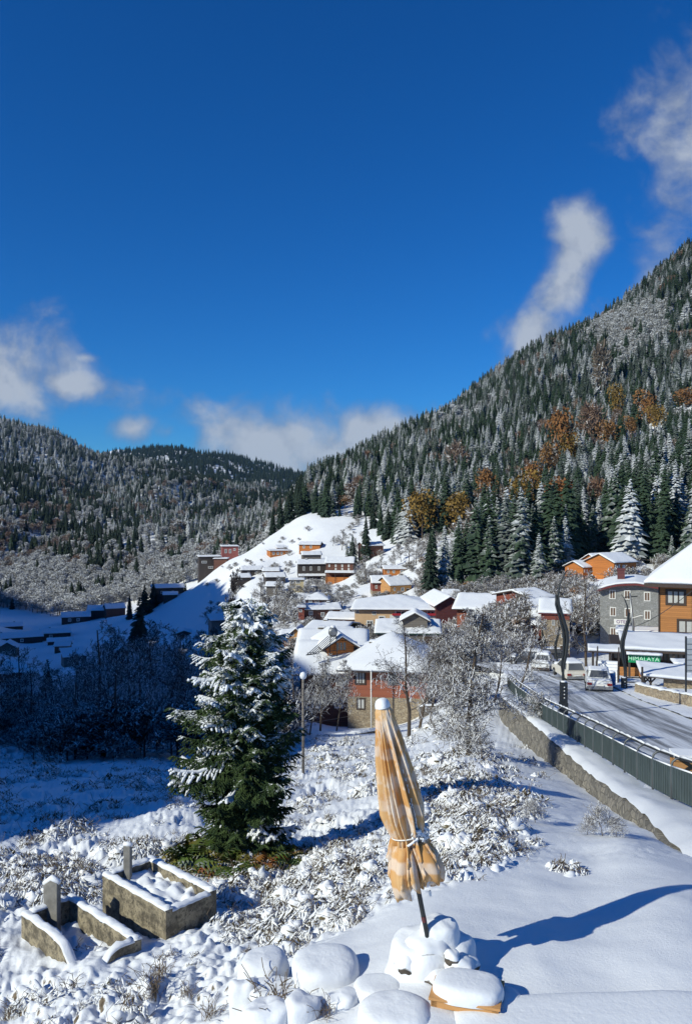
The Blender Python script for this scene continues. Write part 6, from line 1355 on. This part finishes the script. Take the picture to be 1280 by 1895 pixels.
# ferns at the foot of the big spruce
fc = bpy.data.collections.new('fern_prototypes')
M['fern_brown'] = m_snowtop('russet_fern', (.28, .095, .03, 1), 1.02, .15, 6, .6, base2=(.20, .12, .03, 1), c2scale=3); M['fern_green'] = m_snowtop('green_fern', (.06, .10, .02, 1), 1.0, .15, 6, .6, base2=(.16, .13, .03, 1), c2scale=3)
for i in range(4):
    r_ = np.random.default_rng(300 + i); V = []; T = []; m = 0
    for f_ in range(9):
        a = 6.283 * (f_ + r_.random()) / 9; d = np.array([math.cos(a), math.sin(a), 0]); s = np.array([-d[1], d[0], 0]); L = .32 + .2 * r_.random(); N_ = 11
        for j in range(N_):
            t = j / N_; c = d * L * t * .8 + np.array([0, 0, L * (1.0 * t - .95 * t * t)]); w = L * .26 * math.sin(min(1, t * 1.2 + .15) * 3.1) ** .8
            for sg_ in (-1, 1):
                V += [c, c + d * .012 + s * sg_ * w * .5 + [0, 0, .012], c + d * .035 + s * sg_ * w - [0, 0, w * .35], c + d * .03]; T.append((m, m + 1, m + 2, m + 3)); m += 4
    fc.objects.link(bpy.data.objects.new('%02d_fern' % i, np_mesh('fern', V, T, M['fern_brown' if i < 2 else 'fern_green'], smooth=False)))
n = 170; a = rng.random(n) * 6.283; q = rng.uniform(.55, 1.1, n); X = S0.x - .05 + np.cos(a) * q * .95; Y = S0.y - .25 + np.sin(a) * q * .75 - .15; Z, _ = ground_z(X, Y, terr(X, Y)); pk = np.where(rng.random(n) < .45, rng.integers(0, 2, n), rng.integers(2, 4, n)); s_ = rng.uniform(.8, 1.55, n) * np.where(pk > 1, 1.25, 1)
k = Y < S0.y + .35
scatter('ferns', np.stack([X, Y, Z - .03], -1)[k], pk[k], np.stack([s_, s_, s_], -1)[k], np.stack([a * 0, a * 0, a * 3], -1)[k], fc, 'russet and green ferns around the foot of the big spruce')

# small bare snowy shrubs on the smooth slope below the railing
def shrub(px, py, D, s_, label):
    p = P(px, py, D); p.z = gzp(p.x, p.y); t, c, H0 = BT['shrub']; o = empty('bare_shrub', p, rng.random() * 6, label, 'shrub'); o.scale = (s_, s_, s_ * .8); link('stem', t, o); link('branches', c, o)
shrub(1115, 1556, 12.4, .26, 'small bare shrub lined with snow on the smooth slope below the railing')
shrub(1140, 1560, 12.2, .16, 'tiny bare shrub right next to the small one below the railing')
shrub(1085, 1552, 12.6, .15, 'tiny bare shrub left of the small one below the railing')
shrub(990, 1525, 13.5, .20, 'low twiggy shrub at the right end of the brush patch')
shrub(868, 1390, 26.5, .6, 'low bushy growth around the foot of the nearest bare tree')
shrub(985, 1330, 37, .8, 'frosted bush hanging over the top of the retaining wall')

# ------------------------------------------------------------------ soft snow mounds over garden furniture
def mound(px, base, D, w, h_, dep, p=2.5, seed=0, rz=0, under=.98, nz_=.03, sk=0.0):
    """closed pillow of snow: rounded block in local coordinates"""
    nu, nv = 56, 22; V = []; 
    for j in range(nv + 1):
        t = j / nv
        if t < .35: z = h_ * (.36 * t / .35); r = under + (1 - under) * math.sin(t / .35 * 1.57)
        else: q = (t - .35) / .65; r = (1 - q ** 2.2) ** (1 / 2.0) if q < 1 else 0; r = max(r, 0); z = h_ * (.36 + .64 * (1 - (1 - q) ** 2.0))
        for i in range(nu):
            a = 6.283185 * i / nu; c, s = math.cos(a), math.sin(a); k = (abs(c) ** p + abs(s) ** p) ** (-1 / p)
            x = c * k * r * w / 2; y = s * k * r * dep / 2; n3 = mnoise.noise(Vector((x * 3.1 + seed * 5, y * 3.1, z * 3))) + .4 * mnoise.noise(Vector((x * 9 + seed, y * 9, z * 9)))
            V.append((x * (1 + n3 * nz_ * 2.6) + sk * z, y * (1 + n3 * nz_ * 2.6), z * (1 + n3 * nz_ * 3.2) - .03))
    Q = [(j * nu + i, j * nu + (i + 1) % nu, (j + 1) * nu + (i + 1) % nu, (j + 1) * nu + i) for j in range(nv) for i in range(nu)]
    return np_mesh('snow', V, Q, M['snow_smooth'])
def furn(name, px, base, D, w, h_, dep, label, cat, seed, rz=0, **kw):
    p = P(px, base, D); g = gzp(p.x, p.y) ; zt = p.z; o = empty(name, (p.x, p.y + dep / 2, min(g, zt) - .03), R(rz), label, cat); me = mound(px, base, D, w, h_ + max(0, zt - g), dep, seed=seed, **kw); link('snow_cover', me, o); return o
furn('snow_mound', 606, 1838, 6.95, .62, .22, .60, 'large rounded snow pillow over buried garden furniture, left of the umbrella', 'snow mound', 1, 12, sk=-.2)
furn('snow_mound', 484, 1808, 7.25, .46, .14, .5, 'flat snow pillow at the far left of the snowy furniture group', 'snow mound', 2, -8)
furn('snow_mound', 701, 1858, 6.65, .42, .14, .36, 'small square snow pillow between the largest pillow and the umbrella stand', 'snow mound', 3, 5)
furn('snow_mound', 735, 1930, 6.15, .60, .20, .5, 'rounded snow pillow at the bottom edge below the umbrella', 'snow mound', 4, -5, p=2.4)
furn('snow_mound', 535, 1866, 6.85, .80, .11, .42, 'long low snow drift in front of the largest pillow', 'snow mound', 5, -14, p=2.2, nz_=.06)
furn('snow_mound', 1130, 1960, 5.9, 2.2, .15, .75, 'wide flat block of snow along the bottom right edge', 'snow mound', 6, 3, p=7, nz_=.012)
for i, (px, py, D, w_, h_) in enumerate(((450, 1850, 7.0, .34, .15), (560, 1895, 6.5, .3, .18), (630, 1880, 6.6, .3, .17), (490, 1905, 6.45, .36, .16))):
    furn('snow_lump', px, py, D, w_, h_, w_ * .9, ('small lump of snow left of the long low drift', 'small lump of snow at the bottom edge among dry stems', 'small crumpled lump of snow left of the lowest rounded pillow', 'small lump of snow at the bottom edge, leftmost of the furniture')[i], 'snow lump', 20 + i, p=2.2, nz_=.12)
furn('snow_lump', 925, 1872, 6.42, .42, .12, .30, 'rounded lump of snow hiding the right leg of the buried stool', 'snow lump', 31)
# wooden stool under snow
o = empty('wooden_stool', P(864, 1862, 6.55), R(-16), 'orange brown wooden stool buried under a thick snow cushion by the umbrella stand', 'stool'); o.location.z = gzp(o.location.x, o.location.y) - .08
for sx_ in (-1, 1):
    for sy in (-1, 1): MB().box(sx_ * .24 - .025, sx_ * .24 + .025, sy * .16 - .025, sy * .16 + .025, -.05, .17).build('leg', M['wall_honey'], o)
MB().box(-.26, .26, -.185, -.155, .11, .165).build('apron', M['wall_honey'], o); MB().box(-.28, .28, -.2, .2, .17, .19).build('seat', M['wall_honey'], o)
q = link('snow_cover', mound(0, 0, 1, .56, .12, .40, seed=9, p=2.8), o); q.location = (.01, 0, .19)
# umbrella stand: stones under snow
sb = P(793, 1800, 7.0); sb.z = gzp(sb.x, sb.y)
o = empty('umbrella_stand', sb, 0, 'heap of stones under thick snow holding up the closed umbrella', 'stand')
def rock(par, x, y, z, r, seed, mat):
    bm = bmesh.new(); bmesh.ops.create_icosphere(bm, subdivisions=3, radius=r)
    for v in bm.verts: n = mnoise.noise(v.co * (1.6 / r) + Vector((seed * 7, 0, 0))); v.co *= 1 + n * .35; v.co.z *= .8
    me = bpy.data.meshes.new('stone'); bm.to_mesh(me); bm.free(); me.materials.append(mat); me.polygons.foreach_set('use_smooth', [True] * len(me.polygons)); q = link('stone', me, par); q.location = (x, y, z)
M['rock'] = m_snowtop('snowy_rock', (.075, .062, .05, 1), .12, .12, 8, .5, base2=(.12, .10, .08, 1), c2scale=12)
rock(o, .02, .05, .12, .22, 1, M['rock']); rock(o, .24, -.16, .10, .13, 2, M['rock']); rock(o, .18, -.17, .20, .07, 5, M['rock']); rock(o, .33, -.10, .09, .09, 6, M['rock']); rock(o, -.16, -.05, .06, .14, 3, M['rock']); rock(o, .06, -.16, .02, .12, 4, M['rock'])
q = link('snow_cover', mound(0, 0, 1, .74, .30, .60, seed=12, p=2.0, nz_=.055, under=1.06), o); q.location = (.03, .10, -.02)
q = link('snow_cover', mound(0, 0, 1, .34, .24, .30, seed=14, p=2.1, nz_=.06, under=1.0), o); q.location = (.11, .10, .17)
q = link('snow_cover', mound(0, 0, 1, .34, .17, .30, seed=16, p=2.1, nz_=.08, under=.9), o); q.location = (-.14, -.02, .0)
# ------------------------------------------------------------------ the closed umbrella
b = NB('umbrella_fabric'); mp = b.n('ShaderNodeMapping'); tcn = b.n('ShaderNodeTexCoord'); b.l(tcn.outputs['Object'], mp.inputs[0]); mp.inputs['Scale'].default_value = (1, 1, .38)
fr = b.ramp(b.noise(9, 5, .65, vec=mp.outputs[0]), .46, .64); fine = b.noise(40, 3)
c1 = b.mix(b.ramp(b.noise(3, 3), .35, .65), (.52, .255, .08, 1), (.60, .37, .17, 1)); sz = b.n('ShaderNodeSeparateXYZ'); b.l(tcn.outputs['Object'], sz.inputs[0]); chk = b.math('MULTIPLY', b.ramp(b.math('SINE', b.math('MULTIPLY', sz.outputs['Z'], 27.0)), .0, .7), b.ramp(b.noise(5, 2), .38, .55)); fr = b.math('MAXIMUM', b.math('MULTIPLY', fr, .8), b.math('MULTIPLY', chk, .55))
b.col(b.mix(b.math('MULTIPLY', fr, .9), c1, (.72, .68, .63, 1))); b.rough(.85); b.bump(fine, .25, .004)
b.b.inputs['Specular IOR Level'].default_value = .15; M['fabric'] = b.m
M['frost'] = m_snow('clinging_snow', 40, .5, .01)
T0 = P(707, 1303, 7.0); B0 = P(794, 1752, 7.0); AX = (T0 - B0); LA = AX.length; ax_ = AX.normalized()
o = empty('closed_umbrella', B0, 0, 'closed orange garden umbrella tied together and leaning left in the snow', 'umbrella')
rotq = Vector((0, 0, 1)).rotation_difference(ax_)
MB().tube([ax_ * -.25, ax_ * (LA - .02)], .021, 12).build('pole', M['metal_dark'], o)
rust = MB().tube([ax_ * .22, ax_ * .27], .0216, 12, cap=False).build('rust_patch', M['wall_maroon'], o)
# profile: distance from the top in photo pixels -> radius in pixels, sideways offset
s_ = 7.0 / F; TT = [0, 14, 40, 100, 160, 205, 232, 246, 262, 285, 305, 322, 336]; RR = [9, 15, 19, 26, 33, 36, 32, 29, 33, 42, 45, 41, 35]
OX = [0, 0, 0, -1, -1, 0, 1, 2, 2, 1, 0, -2, -3]
NA = 220; NT = 150; ru = np.random.default_rng(21); NF = 15
ph = np.sort((np.arange(NF) + ru.random(NF) * .7) / NF * 2 * math.pi); amp = .6 + .7 * ru.random(NF)
th = np.linspace(0, 2 * math.pi, NA, endpoint=False)
def folds(th, sh):
    f = np.zeros_like(th)
    for p_, a_ in zip(ph, amp):
        d = (th - p_ - sh + math.pi) % (2 * math.pi) - math.pi; f = np.maximum(f, a_ * np.exp(-(d / .088) ** 2))
    return f
V = []
for j in range(NT):
    t = j / (NT - 1); d = t * 336; r = np.interp(d, TT, RR); tw = .5 * math.sin(t * 2.1)
    f = folds(th, tw * .5) ; A = .55 * sstep(d, 10, 90) * (1 - .35 * math.exp(-((d - 246) / 12) ** 2))
    rr = r * (1 - A * .62 + A * f)
    low = sstep(d, 250, 300)
    lobe = .16 * np.sin(3 * th + 1.2 + t * 2) + .10 * np.sin(7 * th + t * 9) + .10 * np.sin(2 * th - .6)
    rr = rr * (1 + low * lobe)
    hem = d + low * (9 * np.sin(3 * th + 2.2) + 7 * np.sin(5 * th + 1) + 2 * np.sin(9 * th)) * t
    cr2 = low * (5.5 * pn(np.cos(th) * 3 + 9, np.sin(th) * 3 + d * .05, 96) * 2 + 2.5 * np.abs(pn(np.cos(th) * 6, np.sin(th) * 6 + d * .11, 97)) * 2); rr = rr + cr2 + (1 - low) * 1.2 * pn(np.cos(th) * 5, np.sin(th) * 5 + d * .03, 98)
    ox = np.interp(d, TT, OX)
    x = rr * np.cos(th) + ox; y = rr * np.sin(th) * .95
    for i in range(NA): V.append(rotq @ Vector((x[i] * s_, y[i] * s_, LA - hem[i] * s_)))
Q = [(j * NA + i, j * NA + (i + 1) % NA, (j + 1) * NA + (i + 1) % NA, (j + 1) * NA + i) for j in range(NT - 1) for i in range(NA)]
cn = link('canopy', np_mesh('canopy', V, Q, M['fabric']), o); md = cn.modifiers.new('cloth', 'SOLIDIFY'); md.thickness = .004; md.offset = -1
# loose folds hanging below the tie
def flap(th0, dth, d0, d1, r0, r1, seed, nm='loose_fold'):
    V = []; n, m = 12, 10
    for j in range(m):
        t = j / (m - 1)
        for i in range(n):
            u_ = i / (n - 1); a = th0 + (u_ - .5) * dth * (1 - .35 * t); r = (r0 + (r1 - r0) * math.sin(t * 2.2) * (.6 + .5 * math.sin(u_ * 3.14))) * (1 + .10 * math.sin(u_ * 9 + seed)); dd = d0 + (d1 - d0) * t + 9 * math.sin(u_ * 6 + seed) * t
            V.append(rotq @ Vector((r * math.cos(a) * s_, r * math.sin(a) * s_, LA - dd * s_)))
    Q = [(j * n + i, j * n + i + 1, (j + 1) * n + i + 1, (j + 1) * n + i) for j in range(m - 1) for i in range(n - 1)]
    q = link(nm, np_mesh(nm, V, Q, M['fabric']), o); md = q.modifiers.new('cloth', 'SOLIDIFY'); md.thickness = .006
flap(-2.35, 1.1, 258, 346, 28, 52, 1); flap(-1.75, .8, 262, 332, 26, 48, 2); flap(-.8, 1.3, 256, 330, 28, 50, 3); flap(-.15, 1.0, 262, 334, 27, 48, 4); flap(2.9, 1.0, 260, 340, 26, 47, 6); flap(1.2, 1.2, 260, 335, 26, 48, 8)
# tie cord, clinging snow in the folds, snow cap
mb = MB(); ring = [rotq @ Vector((31.5 * s_ * math.cos(a) + 2 * s_, 31 * s_ * math.sin(a), LA - (246 + 3 * math.sin(a)) * s_)) for a in np.linspace(0, 6.283, 40)]; mb.tube(ring, .006, 5, cap=False); mb.build('tie_cord', M['frame_white'], o)
segs = []; rr_ = np.random.default_rng(9)
for fi, d0, d1 in ((-1.02, 120, 350), (-.88, 60, 240), (-1.3, 180, 245), (-.55, 235, 320), (-.72, 252, 330), (-1.15, 250, 330)):
    d = d0
    while d < d1:
        r = np.interp(d, TT, RR) * .80; a = fi + .5 * .5 * math.sin(d / 362 * 2.1) + rr_.normal() * .02; st = 5 + 5 * rr_.random()
        if rr_.random() < .72:
            p = rotq @ Vector((r * math.cos(a) * s_, r * math.sin(a) * s_, LA - d * s_)); p2 = rotq @ Vector((r * math.cos(a) * s_, r * math.sin(a) * s_, LA - (d + st) * s_)); segs.append((*p, *p2, .008 + .006 * rr_.random(), .010))
        d += st
V, Q = seg_arrays(segs, 6); V = V + rr_.normal(size=V.shape) * .0025; link('clinging_snow', np_mesh('clinging_snow', V, Q, M['frost']), o); segs = []
for k_ in range(60):
    a = rr_.uniform(-1.5, .5); r = 33; d = 243 + rr_.normal() * 5; p = rotq @ Vector(((r * math.cos(a) + 2) * s_, r * math.sin(a) * s_, LA - d * s_)); segs.append((*p, *(np.array(p) + rr_.normal(size=3) * .02), .014 * rr_.random() + .005, .010))
V, Q = seg_arrays(segs, 6); V = V + rr_.normal(size=V.shape) * .0025; link('clinging_snow', np_mesh('clinging_snow', V, Q, M['frost']), o)
V = []; 
for j in range(12):
    for i in range(24):
        a = 6.283 * i / 24; t = j / 11; r = (14.0 * math.cos(t * 1.57) ** .7 + .01) * (1 + .08 * math.sin(3 * a)); V.append(rotq @ Vector((r * math.cos(a) * s_, r * math.sin(a) * s_, LA + (-6 + 17 * math.sin(t * 1.57)) * s_)))
link('snow_cap', np_mesh('snow_cap', V, [(j * 24 + i, j * 24 + (i + 1) % 24, (j + 1) * 24 + (i + 1) % 24, (j + 1) * 24 + i) for j in range(11) for i in range(24)], M['frost']), o)

# ------------------------------------------------------------------ the two old graves
b = NB('old_concrete'); n1_ = b.noise(5, 7, .7); n2_ = b.noise(22, 5, .7); b1 = b.mix(b.ramp(n1_, .38, .62), (.10, .085, .06, 1), (.33, .28, .19, 1)); b2 = b.mix(b.ramp(n2_, .5, .68), b1, (.05, .045, .035, 1))
b.col(b2); b.rough(.95); b.bump(b.math('ADD', n1_, n2_), .7, .02); M['concrete'] = b.m
M['headstone'] = m_plain('weathered_headstone', (.23, .22, .20, 1), .9, .35, 9, 0, .4)
UX = Vector((-.733, .68, 0)); UY = Vector((.68, .733, 0))
def grave(F0, La, Lb, ztop, h_, label, fill, broken=None):
    """F0 front corner (x, y); long side runs along UX, short side along UY"""
    o = empty('grave', (F0[0], F0[1], ztop - h_), math.atan2(UX.y, UX.x), label, 'grave'); t = .10
    # local axes: x along UX, y along -UY
    def wall(x0, x1, y0, y1, nm, prof=None):
        n = max(4, int(max(x1 - x0, y1 - y0) / .06)); lx = (x1 - x0) > (y1 - y0); V = []
        S = []
        for i in range(n + 1):
            u_ = i / n; hh = h_ * (prof(u_) if prof else 1) + .02 * mnoise.noise(Vector((u_ * 8, ztop, x0)))
            for off in (0, 1):
                a = (x0 + (x1 - x0) * u_, (y0 + (y1 - y0) * off)) if lx else ((x0 + (x1 - x0) * off), y0 + (y1 - y0) * u_); jj = .012 * mnoise.noise(Vector((u_ * 9, off * 5, x0 + y0)))
                V += [(a[0] + (0 if lx else jj), a[1] + (jj if lx else 0), -.35), (a[0], a[1], hh)]
            for off, dz in ((-.1, .0), (-.14, .012), (0.1, .032), (.5, .042), (.9, .032), (1.14, .012), (1.1, .0)):
                w = .035 * mnoise.noise(Vector((u_ * 17, off * 2, x0 * 3 + y0))); aa = ((x0 + (x1 - x0) * u_), (y0 + (y1 - y0) * off)) if lx else ((x0 + (x1 - x0) * off), y0 + (y1 - y0) * u_)
                S.append((aa[0], aa[1], hh + dz + (w if dz else .002)))
        Q = []
        for i in range(n): a = i * 4; Q += [(a, a + 1, a + 5, a + 4), (a + 2, a + 6, a + 7, a + 3), (a + 1, a + 3, a + 7, a + 5)]
        Q += [(0, 2, 3, 1), (n * 4, n * 4 + 1, n * 4 + 3, n * 4 + 2)]
        w_ = link(nm, np_mesh(nm, V, Q, M['concrete'], smooth=False), o)
        SQ = [(0, 5, 4, 1), (1, 4, 3, 2), (n * 7, n * 7 + 1, n * 7 + 4, n * 7 + 5), (n * 7 + 1, n * 7 + 2, n * 7 + 3, n * 7 + 4)] + [(i * 7 + k, i * 7 + k + 1, i * 7 + k + 8, i * 7 + k + 7) for i in range(n) for k in range(6)]
        link('snow_cap', np_mesh('snow_cap', S, SQ, M['snow']), w_)
    wall(0, La, -t, 0, 'side_wall', broken); wall(0, La, -Lb, -Lb + t, 'side_wall'); wall(0, t, -Lb + t, -t, 'end_wall', (lambda u_: .93) if not broken else (lambda u_: 1 - .6 * max(0, u_ - .55) * 2)); wall(La - t, La, -Lb + t, -t, 'end_wall')
    xs_ = np.linspace(t, La - t, 34); ys_ = np.linspace(-Lb + t, -t, 20); gx_, gy_ = np.meshgrid(xs_, ys_); gz_ = h_ * fill + np.abs(pn(gx_ * 4, gy_ * 4, 88 + int(La * 10))) * .16 + pn(gx_ * 10, gy_ * 10, 89) * .03
    idx = np.arange(gx_.size).reshape(gx_.shape); link('snow_fill', np_mesh('snow_fill', np.stack([gx_, gy_, gz_], -1).reshape(-1, 3), np.stack([idx[:-1, :-1], idx[:-1, 1:], idx[1:, 1:], idx[1:, :-1]], -1).reshape(-1, 4), M['snow']), o)
    return o
grave((-2.30, 10.37), 1.53, .81, -5.11, .52, 'intact rectangular concrete grave with snow on its rim, right of the broken one', .72)
g2 = grave((-3.00, 9.44), 1.68, .72, -5.25, .50, 'broken concrete grave with a collapsed side at the lower left', .35, lambda u_: np.interp(u_, [0, .12, .25, .38, .5, 1], [.35, .15, .55, .92, 1, 1]))
for j, (x, y, s_) in enumerate(((.5, -.35, .8), (.75, -.3, .6), (.35, -.45, .6))):
    V, T, mi = clump(400 + j, 30, .2, .2, .08, 9); q = link('weeds', np_mesh('weeds', V, T, [M['brush'], M['stem']], mi=mi), g2); q.location = (x, y, .2); q.scale = (s_,) * 3
def headstone(px, base, D, w, h_, th, rz, label, slant=0):
    o = empty('headstone', P(px, base, D), R(rz), label, 'headstone'); mb = MB()
    mb.add([(-w / 2, -th / 2, -.4), (w / 2, -th / 2, -.4), (w / 2, th / 2, -.4), (-w / 2, th / 2, -.4), (-w / 2, -th / 2, h_ - slant), (0, -th / 2, h_), (w / 2, -th / 2, h_ - slant * .4), (w / 2, th / 2, h_ - slant * .4), (0, th / 2, h_), (-w / 2, th / 2, h_ - slant)],
           [(0, 3, 2, 1), (0, 1, 6, 5, 4), (2, 3, 9, 8, 7), (1, 2, 7, 6), (3, 0, 4, 9), (4, 5, 8, 9), (5, 6, 7, 8)])
    q = mb.build('slab', M['headstone'], o); md = q.modifiers.new('bevel', 'BEVEL'); md.width = .012; md.segments = 2
    V = [(-w / 2 - .01, h_ - slant + .001), (0, h_ + .004), (w / 2 + .01, h_ - slant * .4 + .001)]; sb_ = MB(); sb_.tube([(a, 0, z + .008) for a, z in V], [th * .45, th * .55, th * .4], 8, flat=1); sb_.build('snow_cap', M['snow'], o)
headstone(237, 1612, 11.55, .11, .37, .07, -15, 'narrow grey headstone at the head of the intact grave')
headstone(97, 1688, 10.75, .235, .44, .08, -22, 'wide grey headstone with a slanted top at the head of the broken grave', .09)
# ------------------------------------------------------------------ thin valley air
hm = bpy.data.materials.new('thin_air'); hm.use_nodes = True; ht = hm.node_tree; ht.nodes.clear()
ho = ht.nodes.new('ShaderNodeOutputMaterial'); hv = ht.nodes.new('ShaderNodeVolumePrincipled')
hv.inputs['Color'].default_value = (.32, .62, 1, 1); hv.inputs['Density'].default_value = .000024; hv.inputs['Anisotropy'].default_value = .0
ht.links.new(hv.outputs[0], ho.inputs['Volume'])
tag(MB().box(-8600, 8600, -700, 6600, -460, 440).build('haze', hm), 'thin blue mountain air', 'haze', kind='stuff')
